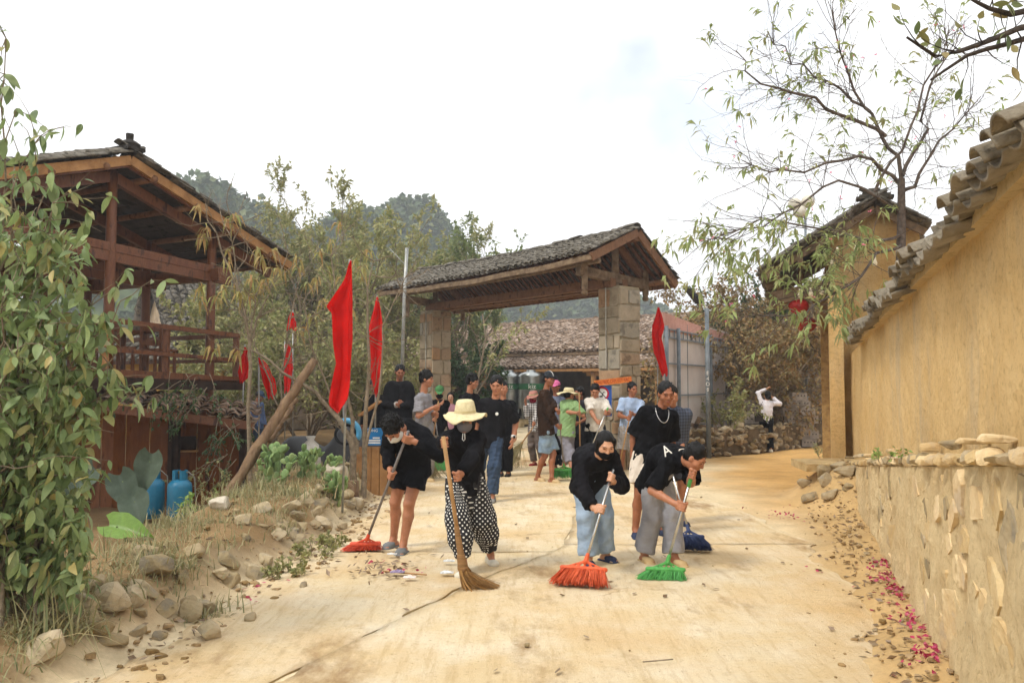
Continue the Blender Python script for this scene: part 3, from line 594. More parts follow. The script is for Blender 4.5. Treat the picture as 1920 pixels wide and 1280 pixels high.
# ================================================================== PAVILION (left)
pv = nrm(A(.477, .879, 0)); pn = nrm(A(.879, -.477, 0)); APX = W(247, 287, 11.1); pz = APX[2]; 
def pp(s, q, z):                                              # s along the gable, q back from the verge
    return A(APX[0], APX[1], 0)+pv*s-pn*q+A(0, 0, z)
pav = empty('wooden_pavilion', pp(.6, 2.2, -.25), 'raised open timber pavilion with grey tiled gable roof beside the leafy shrub', 'pavilion')
hs_, er = 3.15, .345; depth_p = 5.2
ez = pz-hs_*er
m_under = M('roof_lining', rgb('3e3733'), rgb('2a2522'), rgb('4a423c'), scale=5, stretch=(1, 1, 1), rough=.9)
for sg in (1, -1):
    O = pp(sg*hs_, depth_p, ez); Vv = pp(0, depth_p, pz)-O
    mb = MB(); a, b, c, d_ = pp(0, .03, pz-.05), pp(sg*hs_, .03, ez-.05), pp(sg*hs_, depth_p, ez-.05), pp(0, depth_p, pz-.05)
    nrow = 26
    for i in range(nrow):                                     # lining boards
        f0, f1 = i/nrow, (i+.93)/nrow; mb2 = [a+(b-a)*f0, a+(b-a)*f1, d_+(c-d_)*f1, d_+(c-d_)*f0]; dz = A(0, 0, .018+.008*(i % 3))
        V = np.array(mb2+[v-dz for v in mb2]); link('lining_board', raw_mesh('lining_board', V, [BOXF], m_under), pav)
    tile_roof(pav, O, pn, Vv, depth_p, np.linalg.norm(Vv), .2, .16, m_tile, m_tile_i, 0, seed=8+sg, tl=1.5, only='none')
    me_v = raw_mesh('verge_tile', tv*A(.17, .30, .14), [tf], m_tile, True)
    nvt = 22
    for i in range(nvt):
        for lay in range(2):
            t = (i+.5*lay)/nvt; p = pp(sg*hs_*(1-t), .0+.05*lay+.02*rt.normal(), ez+(pz-ez)*t+.015+.035*lay); y = nrm(Vv-A(0, 0, .12)); x = nrm(np.cross(y, A(0, 0, 1))); z = np.cross(x, y)
            link('verge_tile', me_v, pav, frame(p, x, y, z))
    MB().beam(pp(0, .02, pz-.10), pp(sg*hs_, .02, ez-.10), .05, .13).build('verge_board', m_wood_new, pav)
    MB().beam(pp(0, .07, pz-.17), pp(sg*hs_, .07, ez-.17), .05, .05).build('verge_board', m_wood_red, pav)
    for f in (0.12, .36, .6, .84):
        z0 = pz-hs_*f*er-.15; MB().tube([pp(sg*hs_*f, -.02, z0), pp(sg*hs_*f, depth_p, z0)], .05, 8).build('purlin', m_wood, pav, True)
    for q in (.42, 2.0, 3.6):
        MB().beam(pp(0, q, pz-.28), pp(sg*hs_*.97, q, ez-.22), .09, .15).build('rafter', m_wood_red, pav)
    MB().beam(pp(sg*hs_, .03, ez-.06), pp(sg*hs_, depth_p, ez-.06), .06, .10).build('eave_board', m_wood, pav)
mb = MB()
for i in range(5): mb.obox(pp(0, -.02+.1*i, pz+.05+.012*i), (pn, pv, A(0, 0, 1)), (.09, .14-.02*i, .025))
mb.lathe(pp(0, .05, pz+.08), [(.0, 0), (.13, .0), (.15, .05), (.08, .10), (.05, .11), (.055, .20), (0, .205)], 7); mb.build('ridge_finial', M('black_tile', rgb('35312c'), rgb('1f1c19'), scale=14, bump=.5), pav)
deck_z = 1.70
def post(s, q, z0, z1, w, mat=m_wood_red): return MB().tube([pp(s, q, z) for z in np.linspace(z0, z1, 5)], [w, w*.98, w*.96, w*.94, w*.92], 10).build('post', mat, pav, True)
for q in (.41, 2.0, 3.6):
    for s in (0, 1.78, -1.78): post(s, q, (-.3 if s else deck_z), pz-.2-abs(s)*er, .075)
for q in (.41, 2.0, 3.6):
    MB().beam(pp(-2.4, q, 3.67), pp(2.15, q, 3.43), .10, .12).build('tie_beam', m_wood_red, pav)
    MB().beam(pp(-2.4, q, 3.53), pp(2.15, q, 3.30), .085, .14).build('tie_beam', MATS['stained_timber'], pav)
for s in (1.78, -1.78): MB().beam(pp(s, .2, 3.36), pp(s, 4.6, 3.36), .10, .2).build('wall_plate', m_wood_red, pav)
# railing: two rails and posts round the deck edge
for z0, w in ((2.49, .07), (2.08, .06), (1.76, .10)):
    MB().beam(pp(-2.2, .30, z0+.09), pp(2.28, .30, z0-.09), .06, w).build('rail', m_wood_red, pav)
    MB().beam(pp(2.25, .30, z0-.09), pp(2.25, 4.4, z0-.09), .06, w).build('rail', m_wood_red, pav)
for s in (-.1, .9, 2.25, -1.2): MB().beam(pp(s, .33, deck_z-.05), pp(s, .33, 2.52-.04*s), .08, .08).build('rail_post', m_wood_new if s < 0 else m_wood_red, pav)
MB().beam(pp(-2.3, .32, deck_z-.06), pp(2.4, .32, deck_z-.12), .10, .16).build('edge_beam', M('dark_timber', rgb('3a2a20'), rgb('251a14'), scale=8), pav)
for i in range(22): MB().beam(pp(-2.2+i*.21, .3, deck_z), pp(-2.2+i*.21, 4.6, deck_z), .2, .035).build('deck_board', m_wood, pav)
# table and chairs on the deck
def stool(s, q, k):
    t = empty('wooden_chair', pp(s, q, deck_z+.02), ('dark wooden chair on the pavilion deck nearest the front rail', 'dark wooden chair on the pavilion deck towards the right post', 'dark wooden chair deeper inside the pavilion deck')[k], 'chair', 'chairs on the pavilion deck')
    z = deck_z+.02; MB().obox(pp(s, q, z+.42), (pv, pn, A(0, 0, 1)), (.21, .2, .02)).build('seat', m_wood_red, t)
    for a in (-.18, .18):
        for b in (-.17, .17): MB().beam(pp(s+a, q+b, z), pp(s+a, q+b, z+(.42 if b < 0 else .85)), .04, .04).build('leg', m_wood_red, t)
    for h in (.55, .78): MB().obox(pp(s, q+.17, z+h), (pv, pn, A(0, 0, 1)), (.2, .012, .05)).build('back_slat', m_wood_red, t)
stool(.45, .9, 0); stool(1.35, 1.1, 1); stool(.9, 2.6, 2)
tb = empty('wooden_table', pp(.95, 1.7, deck_z+.02), 'dark wooden table standing among the chairs on the pavilion deck', 'table'); MB().obox(pp(.95, 1.75, deck_z+.74), (pv, pn, A(0, 0, 1)), (.55, .36, .025)).build('tabletop', m_wood_red, tb)
for a in (-.45, .45):
    for b in (-.28, .28): MB().beam(pp(.95+a, 1.75+b, deck_z+.02), pp(.95+a, 1.75+b, deck_z+.72), .06, .06).build('leg', m_wood_red, tb)
# lean-to under the deck with its own tiles
lean = empty('lean_to', W(330, 960, 12.0), 'lean-to with curved grey tiles and brown plank wall under the pavilion', 'lean-to')
la, lb = W(150, 752, 11.0), W(476, 792, 11.6); lt = W(440, 738, 12.6); lU = lb-la; lV = (W(190, 722, 12.3)-la); lV = lV-nrm(lU)*lV.dot(nrm(lU))
tile_roof(lean, la, lU, lV, np.linalg.norm(lU), 1.25, .19, .17, M('lean_tile', rgb('6f685b'), rgb('45403a'), rgb('866a55'), scale=7, bump=.5, bscale=40, rnd=.3), m_tile_i, 300, tl=1.6, seed=12, only='both')
MB().beam(la+A(0, .03, -.05), lb+A(0, .03, -.05), .06, .12).build('eave_board', m_wood_red, lean)
m_plank = M('brown_plank', rgb('6a3f22'), rgb('432514'), rgb('7a4a28'), scale=4, stretch=(2, 2, .5), bump=.3, bscale=26, rough=.75, rnd=.18)
wa, wb = W(120, 860, 12.0), W(455, 860, 12.5); wu = nrm((wb-wa)*A(1, 1, 0)); wl = np.linalg.norm((wb-wa)[:2]); npk = 15
for i in range(npk):
    a = A(*wa[:2], 0)+wu*wl*(i+.5)/npk; MB().beam(a+A(0, .012*(i % 2), -.35), a+A(0, .012*(i % 2), 1.22), wl/npk*.965, .03, up=(wu[1], -wu[0], 0)).build('plank', m_plank, lean)
for px in (330, 322, 455): 
    q = W(px, 860, 11.9 if px < 400 else 12.3); MB().beam(A(q[0], q[1], -.3), A(q[0], q[1], 1.2), .09, .09).build('post', MATS['dark_timber'], lean)
q = W(352, 830, 12.2); MB().obox(q, (wu, A(-wu[1], wu[0], 0), A(0, 0, 1)), (.12, .03, .10)).build('hatch', MATS['dark_timber'], lean); MB().obox(q+A(0, -.03, -.12), (wu, A(-wu[1], wu[0], 0), A(0, 0, 1)), (.16, .06, .012)).build('shelf', m_wood_new, lean)
# ================================================================== LONG HOUSE BEHIND THE GATE
ha = R(38); hU = A(math.cos(ha), -math.sin(ha), 0); hN = A(-math.sin(ha), -math.cos(ha), 0); HC = A(.9, 33, 0)
house = empty('long_house', HC, 'long low house with two tier pale weathered tile roof seen through the gate', 'house')
m_tile_pale = M('pale_old_tile', rgb('a6917f'), rgb('6c5f54'), rgb('8a7767'), scale=5, rnd=.4, rndmode='island', bump=.4, bscale=30, rough=.95)  # pale weathered tile, tone varying from tile to tile
def hp(u, s, z): return HC+hU*u+hN*s+A(0, 0, z)
HL = 10.5
tile_roof(house, hp(-HL, .6, 2.86), hU, hp(0, -3.2, 4.35)-hp(0, .6, 2.86), 2*HL, 4.1, .21, .17, m_tile_pale, m_tile_pale, 0, seed=21, tl=1.5, only='none')
tile_roof(house, hp(-HL, 2.0, 2.20), hU, hp(0, .35, 2.66)-hp(0, 2.0, 2.20), 2*HL, 1.75, .21, .17, m_tile_pale, m_tile_pale, 0, seed=22, tl=1.5, only='none')
tile_roof(house, hp(-HL, -7.0, 2.86), hU, hp(0, -3.2, 4.35)-hp(0, -7.0, 2.86), 2*HL, 4.1, .42, .34, m_tile_pale, m_tile_pale, 0, seed=23, tl=1.5, only='none')
MB().obox(hp(0, -3.2, 4.42), (hU, hN, A(0, 0, 1)), (HL, .12, .08)).build('ridge', m_tile_pale, house)
MB().beam(hp(-HL, .55, 2.78), hp(HL, .55, 2.78), .08, .12).build('eave_board', m_wood_g, house); MB().beam(hp(-HL, 1.95, 2.12), hp(HL, 1.95, 2.12), .08, .10).build('eave_board', m_wood_new, house)
m_dark = M('dark_plaster', rgb('5d4f3e'), rgb('453a2e'), scale=3, bump=.4); MB().obox(hp(0, -3.2, 1.4), (hU, hN, A(0, 0, 1)), (HL, 3.0, 1.45)).build('wall', m_dark, house)  # plaster in an even dark brown
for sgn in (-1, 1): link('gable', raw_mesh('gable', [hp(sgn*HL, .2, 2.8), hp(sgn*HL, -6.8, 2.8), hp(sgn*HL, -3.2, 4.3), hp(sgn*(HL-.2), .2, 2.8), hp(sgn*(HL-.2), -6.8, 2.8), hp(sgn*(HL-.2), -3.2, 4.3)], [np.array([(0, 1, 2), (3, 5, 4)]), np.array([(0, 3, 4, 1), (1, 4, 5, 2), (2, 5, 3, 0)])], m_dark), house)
MB().obox(hp(0, .9, .12), (hU, hN, A(0, 0, 1)), (HL, 1.3, .17)).build('podium', m_mortar, house)
for k, (u0, u1) in enumerate([(-3, 1.4)]):
    for j in range(3): MB().obox(hp((u0+u1)/2, 2.2+.3*j+.15, .22-.09*j-.04), (hU, hN, A(0, 0, 1)), ((u1-u0)/2, .15, .09)).build('step', M('pale_step', rgb('c8b48d'), rgb('a89269'), scale=6, bump=.4), house)
for u in np.arange(-9, 9.5, 2.6):
    MB().tube([hp(u, 1.75, z) for z in (.25, 1.2, 2.15)], [.12, .11, .10], 9).build('post', m_wood_new, house, True)
    mb = MB(); mb.beam(hp(u-.45, 1.75, 2.08), hp(u+.45, 1.75, 2.08), .1, .12); mb.beam(hp(u-.28, 1.75, 1.96), hp(u+.28, 1.75, 1.96), .1, .12); mb.build('bracket', m_wood_new, house)
for u in (-5.5, -1.0, 3.5): MB().obox(hp(u, -.17, 1.25), (hU, hN, A(0, 0, 1)), (.6, .03, .95)).build('door', MATS['dark_timber'], house)
# stainless water tanks on the porch
m_steel = M('ribbed_steel', rgb('b9bdbb'), rgb('8d918f'), scale=3, metal=.9, rough=.28, spec=.5)
for k, (px, dd) in enumerate(((1005-8, 30.6), (955, 31.2))):
    c = W(px, 800, dd); c[2] = .3; t = empty('water_tank', c, ('steel water tank with green band on the porch right of the timber post', 'steel water tank on the porch half hidden behind the black polo shirt')[k], 'water tank', 'steel tanks on the porch')
    prof = [(0, .35)]+[(.50+.018*(i % 2), .37+.055*i) for i in range(24)]+[(.42, 1.72), (.2, 1.78), (.2, 1.84), (0, 1.85)]; MB().lathe(c, prof, 24).build('tank', m_steel, t, True)
    MB().lathe(c, [(.525, 1.1), (.525, 1.32)], 24).build('band', M('green_band', rgb('2f6b45'), rgb('2a5f3d')), t, True)
    me = text_mesh('kiz', M('white_paint', rgb('e8e6e0'), rgb('dcdad2'))); link('lettering', me, t, frame(c+A(0, -.535, 1.21), A(1, 0, 0), A(0, 0, 1), A(0, -1, 0), (.26, .26, .3)))
    fr = MB()
    for a in range(4): an = a*math.pi/2+.6; fr.beam(c+A(.4*math.cos(an), .4*math.sin(an), 0), c+A(.45*math.cos(an), .45*math.sin(an), .37), .04, .04)
    fr.build('stand', m_steel, t)
# ================================================================== GATEHOUSE at the end of the wall
HO = A(4.96, 12.35, 0); qU = A(.945, -.327, 0); qB = nrm(A(.36, 1, 0))
gh = empty('gatehouse', HO+qU*.45, 'yellow earthen gatehouse with dark tiled roof behind the far end of the wall', 'gatehouse')
def qp(u, b, z): return HO+qU*u+qB*b+A(0, 0, z)
m_earth2 = earth_mat('rough_earth', rgb('c2a26e'), rgb('ab8a57'), rgb('a5926e'))
nz, nu = 46, 20; zz = np.linspace(-.1, 4.0, nz); V = []; 
def face(f, n1, n2, name, mat):
    V = np.array([[f(a, b) for b in np.linspace(0, 1, n2)] for a in np.linspace(0, 1, n1)]).reshape(-1, 3); return link(name, raw_mesh(name, V, [gridF(n1, n2)], mat, True), gh)
mb = MB(); mb.obox(qp(.62, 2.2, 1.9), (qU, qB, A(0, 0, 1)), (.6, 2.15, 2.05)); mb.build('core_wall', m_earth2, gh)
gt = lambda u: 3.92+.33*(1-abs(u-.62)/.62)
face(lambda a, b: qp(a*1.24, 0, -.1+b*(gt(a*1.24)+.1))-qB*(.07*float(fbm(a*5, b*14, 6))+.03), 30, 80, 'gable_wall', m_earth2)
mb = MB(); mb.obox(qp(.04, -.10, 1.45), (qU, qB, A(0, 0, 1)), (.10, .14, 1.55)); mb.build('pilaster', m_earth, gh)
mb = MB(); mb.obox(qp(-.06, 1.2, 1.5), (qU, qB, A(0, 0, 1)), (.09, .06, 1.5)); mb.build('door_jamb', M('brick_edge', rgb('b0905c'), rgb('8d7049'), scale=14, bump=1, bscale=20), gh)
rz, le, re = 4.34, -1.05, 1.35; lz, rzz = 3.32, 3.9
O = qp(le, -.28, lz); tile_roof(gh, qp(le, 4.2, lz), -qB, qp(.62, 0, rz)-qp(le, 0, lz), 4.5, 1.98, .2, .15, m_tile, m_tile_i, 120, seed=31, tl=1.6)
tile_roof(gh, qp(re, 4.2, rzz), -qB, qp(.62, 0, rz)-qp(re, 0, rzz), 4.5, .84, .2, .15, m_tile, m_tile_i, 0, seed=32, tl=1.6, only='none')
for i in range(16):
    f = i/16; p = qp(le+(.62-le)*f, -.30+.03*rt.normal(), lz+(rz-lz)*f+.06); y = nrm(qp(.62, 0, rz)-qp(le, 0, lz)+A(0, 0, -.1)); x = nrm(np.cross(y, A(0, 0, 1))); link('verge_tile', me_v, gh, frame(p, x, y, np.cross(x, y), (1.1, 1.1, 1.1)))
    if i < 12: p = qp(re+(.62-re)*f*16/12, -.30+.03*rt.normal(), rzz+(rz-rzz)*f*16/12+.06); y = nrm(qp(.62, 0, rz)-qp(re, 0, rzz)); x = nrm(np.cross(y, A(0, 0, 1))); link('verge_tile', me_v, gh, frame(p, x, y, np.cross(x, y), (1.1, 1.1, 1.1)))
for i in range(5):
    mb = MB(); mb.obox(qp(.62, -.22+.03*i, rz+.06+.035*i), (qU, qB, A(0, 0, 1)), (.26-.045*i, .10, .02)); mb.build('ridge_tile', m_tile, gh)
for b in (-.2, 1.2, 2.8): MB().beam(qp(.62, b, rz-.10), qp(le+.05, b, lz-.06), .08, .10).build('rafter', m_wood_g, gh); MB().beam(qp(.62, b, rz-.10), qp(re-.05, b, rzz-.06), .08, .10).build('rafter', m_wood_g, gh)
for f in (.15, .5): MB().beam(qp(le+.1+f, -.25, lz+.0+f*.6-.12), qp(le+.1+f, 4, lz+f*.6-.12), .08, .08).build('purlin', m_wood_g, gh)
MB().beam(qp(.1, 1.0, 3.15), qp(-.95, 1.0, 2.95), .09, .14).build('bracket_beam', m_wood_g, gh); MB().beam(qp(.1, .2, 3.2), qp(-.9, .2, 3.0), .09, .14).build('bracket_beam', m_wood_g, gh)
mb = MB(); mb.add([qp(-.85, .1, 2.92), qp(.0, .1, 3.1), qp(.0, 1.4, 3.1), qp(-.85, 1.4, 2.92), qp(-.85, .1, 2.86), qp(.0, .1, 3.04), qp(.0, 1.4, 3.04), qp(-.85, 1.4, 2.86)], BOXF); mb.build('awning', m_wood_g, gh)
# ================================================================== HOUSE behind the pavilion
bc = W(352, 600, 26); sh = empty('grey_roofed_house', (bc[0], bc[1], 0), 'house with lichened wall and grey tile roof seen through the pavilion posts', 'house')
bU = nrm(A(.8, .6, 0)); bN = nrm(A(.6, -.8, 0))
def bp(u, s, z): return A(bc[0], bc[1], 0)+bU*u+bN*s+A(0, 0, z)
m_lich = M('lichened_plaster', rgb('a8978a'), rgb('7b6a62'), rgb('9a8a70'), scale=3.5, bump=.4)
eh, rh = 3.3, 5.3
MB().obox(bp(3.0, -2.2, eh/2), (bU, bN, A(0, 0, 1)), (3.4, 2.0, eh/2)).build('wall', m_lich, sh)
link('gable', raw_mesh('gable', [bp(-.4, -.2, eh), bp(-.4, -4.2, eh), bp(-.4, -2.2, rh-.2), bp(-.2, -.2, eh), bp(-.2, -4.2, eh), bp(-.2, -2.2, rh-.2)], [np.array([(0, 1, 2), (3, 5, 4)]), np.array([(0, 3, 4, 1), (1, 4, 5, 2), (2, 5, 3, 0)])], m_lich), sh)
tile_roof(sh, bp(-.7, .5, eh-.25), bU, bp(0, -2.2, rh)-bp(0, .5, eh-.25), 7.6, 3.5, .26, .24, m_tile_i, m_tile_i, 0, seed=41, only='none')
tile_roof(sh, bp(-.7, -4.9, eh-.25), bU, bp(0, -2.2, rh)-bp(0, -4.9, eh-.25), 7.6, 3.5, .4, .36, m_tile_i, m_tile_i, 0, seed=42, only='none')
sc_ = W(262, 640, 21); sd_ = empty('yellow_shed', (sc_[0], sc_[1], 0), 'small yellow shed with tiled roof behind the pavilion railing', 'shed')
MB().box((sc_[0]-1.2, sc_[1], 0), (sc_[0]+2.2, sc_[1]+2.2, 2.3)).build('wall', M('yellow_plaster', rgb('b08a45'), rgb('94713a'), scale=3, bump=.3), sd_)
tile_roof(sd_, A(sc_[0]-1.4, sc_[1]-.4, 2.15), A(1, 0, .0), A(0, 1.5, .75), 3.8, 1.9, .24, .22, m_tile_i, m_tile_i, 0, seed=43, only='none'); tile_roof(sd_, A(sc_[0]-1.4, sc_[1]+2.7, 2.15), A(1, 0, 0), A(0, -1.5, .75), 3.8, 1.9, .24, .22, m_tile_i, m_tile_i, 0, seed=44, only='none')
# ================================================================== HILLS
m_hill = M('hillside', rgb('5d6a45'), rgb('48553a'), scale=.3, rough=1)
lm_hill = leafmat('hill_foliage', [rgb(c) for c in ('3f5433', '55663c', '4a5c3e', '6d7448', '394c30')], transl=.1, scale=.05)
def hill(cx, cy, rx, ry, hh, seed, ntree, label, sz, skew=0):
    r = np.random.default_rng(seed); n = 60; th = np.linspace(-1.25, 1.25, n); X, Y = np.meshgrid(th*rx+cx, th*ry+cy, indexing='ij')
    def hf(x, y):
        q = np.hypot((x-cx)/rx, (y-cy)/ry); return hh*np.clip(1-q**2, -.12, 1)**1.0*(1+.22*fbm(x/14+seed, y/14, 4))-.3+0*x
    Z = hf(X, Y); o = link('hill', raw_mesh('hill', np.stack([X, Y, Z], -1).reshape(-1, 3), [gridF(n, n)], m_hill, True)); tag(o, label, kind='structure')
    m = MB(); 
    for i in range(ntree):
        a = r.uniform(math.pi*.9, math.pi*2.1); q = math.sqrt(r.random())*1.0; x = cx+math.cos(a)*rx*q; y = cy+math.sin(a)*ry*q*.999; z = float(hf(x, y)); s = sz*r.uniform(.6, 1.5); k = 60
        p = r.normal(size=(k, 3)); p /= np.linalg.norm(p, axis=1)[:, None]; p[:, 2] = np.abs(p[:, 2])*1.25; rr = r.uniform(.55, 1.05, (k, 1)); P = A(x, y, z+s*.3)+p*rr*A(s, s, s)
        V, F = leaf_arrays(P-p*s*.25, p+r.normal(size=(k, 3))*.8, s*.5, s*.2, seed=i+seed*999, droop=.2); m.add(V, F)
    w = m.build('hill_forest', lm_hill); tag(w, 'distant wood covering the '+label, 'wood', kind='stuff')
hill(-47, 122, 24, 34, 31, 1, 520, 'hazy wooded hill above the pavilion roof', 2.1)
hill(-23, 140, 26, 34, 31, 2, 560, 'rounded hazy hill behind the thicket left of the gate', 2.0)
hill(10, 190, 46, 40, 22, 3, 620, 'low hazy ridge seen under the gate roof', 2.4)
# ================================================================== TREES
m_bark = M('bark', rgb('7a6a55'), rgb('4b4034'), rgb('655644'), scale=16, bump=.8, bscale=40, rough=.95)
m_bark_d = M('dark_bark', rgb('4a4036'), rgb('2b2520'), scale=16, bump=.8, bscale=40, rough=.95)
m_twig = M('grey_twig', rgb('8d7f6a'), rgb('6a5d4c'), scale=20, bump=.5, rough=.95)
lm_olive = leafmat('olive_leaf', [rgb(c) for c in ('818a55', 'a09f66', '8f905a', 'aea576', '76804e', 'b5aa7e')], transl=.35)
lm_dark = leafmat('dark_leaf', [rgb(c) for c in ('2f4426', '3d5530', '4c6238', '324a2a')], transl=.2)
lm_green = leafmat('fresh_leaf', [rgb(c) for c in ('7d9a4e', '93ab5c', '6c8a45', 'a3b26c')], transl=.4)
lm_dry = leafmat('dry_leaf', [rgb(c) for c in ('8a6d45', 'a08356', '6f573a', '94895a', '7a6a48')], transl=.3)
lm_droop = leafmat('drooping_leaf', [rgb(c) for c in ('a3935a', '8f9455', 'b59a63', 'a07d4f', '9aa05e')], transl=.35)
def tree(name, label, cat, base, stems, height, rad, levels, leaf, nper, L, Wd, bark, seed, lean=(0, 0), spread=.7, kids=(4, 6), trop=.12, fan=.35, group=None, wob=.18, lv=None, sub=None, ratio=(.45, .7), droop=.25, extra=None):
    r = np.random.default_rng(seed); t = empty(name, base, label, cat, group); br = []
    for i in range(stems):
        a = 6.28*i/max(1, stems)+r.uniform(0, 1); d = A(math.cos(a)*fan+lean[0], math.sin(a)*fan+lean[1], 1); br += grow(r, A(*base)+A(math.cos(a), math.sin(a), 0)*.08*(stems > 1), d, height*r.uniform(.75, 1.05), rad, levels, kids=kids, spread=spread, trop=trop, wob=wob, ratio=ratio)
    branch_mb(br).build('trunk', bark, t, True)
    P, D = tips(br, lv if lv is not None else levels, nper, r)
    if len(P):
        V, F = leaf_arrays(P, D, L, Wd, seed=seed+1, droop=droop); link('crown', raw_mesh('crown', V, [F], leaf), t)
    return t, br
gz = lambda x, y: float(hgt(x, y))
def at(px, d): x = (px-960)/FPX*d; return A(x, d, gz(x, d))
spots = [(455, 22, 4.6, 'pale olive thicket tree just right of the pavilion eave'), (520, 26, 6.9, 'feathery olive tree rising behind the big red flag, left one'), (585, 25, 6.6, 'bushy olive tree directly above the big red flag'),
         (640, 27, 7.4, 'tall wispy olive tree in the middle of the thicket'), (700, 26, 6.6, 'olive tree behind the second red flag'), (752, 27, 6.9, 'olive tree behind the steel pipe left of the gate'),
         (800, 29, 6.9, 'dense olive tree right behind the left end of the gate roof'), (846, 30, 5.8, 'rounded tree at the right end of the thicket behind the gate roof'), (420, 30, 6.0, 'tall pale tree behind the pavilion roof tip')]
for i, (px, d, h, lab) in enumerate(spots):
    tree('thicket_tree', lab, 'tree', at(px, d), 4, h*.86, .06, 3, lm_olive if i not in (6, 7) else leafmat('mid_leaf', [rgb(c) for c in ('657549', '7f8a54', '72804f', '929862')]), 12, .19, .036, m_twig, 100+i, fan=.42, spread=.75, kids=(4, 6), trop=.16, lv=2, ratio=(.4, .62))
for i, (px, d, h, lab) in enumerate([(440, 19, 2.6, 'low tangled bush behind the small red flags'), (500, 19.5, 3.0, 'low tangled bush left of the leaning log top'), (570, 20, 3.3, 'twiggy bush behind the leaning log top'), (650, 21, 3.2, 'twiggy bush between the big red flag and the second flag'), (730, 21, 3.4, 'twiggy bush left of the gate pillar'), (380, 17, 1.9, 'green bush behind the right end of the pavilion deck')]):
    tree('bush', lab, 'bush', at(px, d), 7, h*.8, .03, 2, lm_olive, 11, .15, .035, m_twig, 140+i, fan=.75, spread=.9, kids=(5, 8), trop=.1, lv=1)
t, br = tree('evergreen_tree', 'dark leafy tree inside the gate beside the left pillar', 'tree', at(888, 25.5), 2, 1.45, .07, 3, lm_dark, 12, .13, .04, m_bark, 160, fan=.4, spread=.95, kids=(5, 6), trop=.0, lv=2, ratio=(.5, .75))
tree('evergreen_tree', 'tall dark tree close behind the left gate pillar', 'tree', at(850, 26), 2, 2.3, .07, 3, lm_dark, 11, .13, .04, m_bark, 161, fan=.25, spread=.8, kids=(5, 6), trop=.1, lv=2)
tree('sprig_tree', 'slim tree whose leafy sprig overhangs the gate ridge', 'tree', at(868, 23.5), 1, 5.2, .05, 2, lm_olive, 12, .17, .045, m_twig, 163, lean=(.22, -.05), fan=.05, spread=.7, kids=(5, 6), trop=.05)
# dry thicket on the right
tree('dry_shrub', 'brown twiggy shrub climbing beside the billboard and lamp pole', 'shrub', at(1372, 21.8), 8, 3.6, .035, 3, lm_dry, 5, .12, .035, m_twig, 170, fan=.42, spread=.9, kids=(5, 7), trop=.05, wob=.26, lv=2)
tree('dry_shrub', 'tall brown shrub left of the red lanterns', 'shrub', at(1440, 23.6), 8, 4.2, .04, 3, lm_dry, 6, .13, .038, m_twig, 171, fan=.38, spread=.9, kids=(5, 7), trop=.05, wob=.26, lv=2)
tree('dry_shrub', 'dense brown shrub under the gatehouse eave', 'shrub', at(1492, 24.6), 7, 3.6, .04, 3, lm_dry, 6, .13, .038, m_twig, 172, fan=.36, spread=.9, kids=(5, 7), trop=.04, wob=.26, lv=2)
tree('leafy_shrub', 'dark green creeper topped shrub behind the brown thicket', 'shrub', at(1405, 23.5), 4, 4.6, .05, 2, lm_dark, 26, .13, .04, m_twig, 173, fan=.25, spread=.8, lv=1)
tree('leafy_shrub', 'small green shrub at the foot of the lamp pole', 'shrub', at(1362, 19.2), 5, 1.3, .02, 2, lm_olive, 10, .1, .03, m_twig, 174, fan=.6, spread=.9, lv=1)
tree('shade_tree', 'dark trunked tree behind the corner of the gatehouse', 'tree', at(1538, 21.5), 1, 3.6, .11, 3, lm_dry, 8, .14, .04, m_bark_d, 175, fan=.02, spread=.9, kids=(5, 6), lv=2)
# ---------------- peach tree behind the wall
def limb(pts, r0, r1, n=9):
    P = np.array(pts); t = np.linspace(0, 1, len(P)); tt = np.linspace(0, 1, n); Q = np.stack([np.interp(tt, t, P[:, k]) for k in range(3)], 1); return Q, np.linspace(r0, r1, n)
pt = empty('peach_tree', at(1690, 11.7), 'sparse leafy peach tree spreading over the lane from behind the wall', 'tree')
rp = np.random.default_rng(77); segs = []
Dp = 11.7
trunk = [at(1690, Dp)-A(0, 0, .1), W(1688, 520, Dp), W(1690, 420, Dp), W(1690, 335, Dp-.1)]
segs.append((*limb(trunk, .085, .05), 0))
limbs = [[(1690, 335, 0), (1672, 270, -.1), (1632, 210, -.3), (1600, 150, -.4), (1570, 60, -.6), (1560, 20, -.7)],
         [(1660, 255, -.1), (1600, 225, -.5), (1540, 190, -.9), (1470, 170, -1.2), (1400, 140, -1.5), (1380, 95, -1.6)],
         [(1690, 350, 0), (1650, 310, -.3), (1600, 295, -.7), (1530, 315, -1.1), (1440, 330, -1.4), (1390, 300, -1.5)],
         [(1690, 360, 0), (1720, 345, -.2), (1740, 300, -.3), (1790, 235, -.4), (1840, 180, -.5)],
         [(1692, 330, 0), (1730, 250, .2), (1750, 150, .3), (1800, 60, .5)],
         [(1690, 400, 0), (1640, 360, -.6), (1560, 330, -1.2), (1480, 400, -1.7), (1400, 430, -2.0), (1335, 445, -2.2)],
         [(1690, 440, 0), (1660, 450, -.7), (1590, 450, -1.3), (1520, 430, -1.7), (1440, 410, -2.0), (1350, 440, -2.4)],
         [(1690, 460, 0), (1650, 480, -.8), (1610, 530, -1.4), (1540, 560, -1.9), (1470, 600, -2.3), (1420, 590, -2.4)],
         [(1632, 210, -.3), (1580, 170, -.2), (1500, 130, -.2), (1440, 60, -.2)],
         [(1640, 360, -.6), (1700, 260, -.8), (1760, 120, -1.0), (1780, 60, -1.1)]]
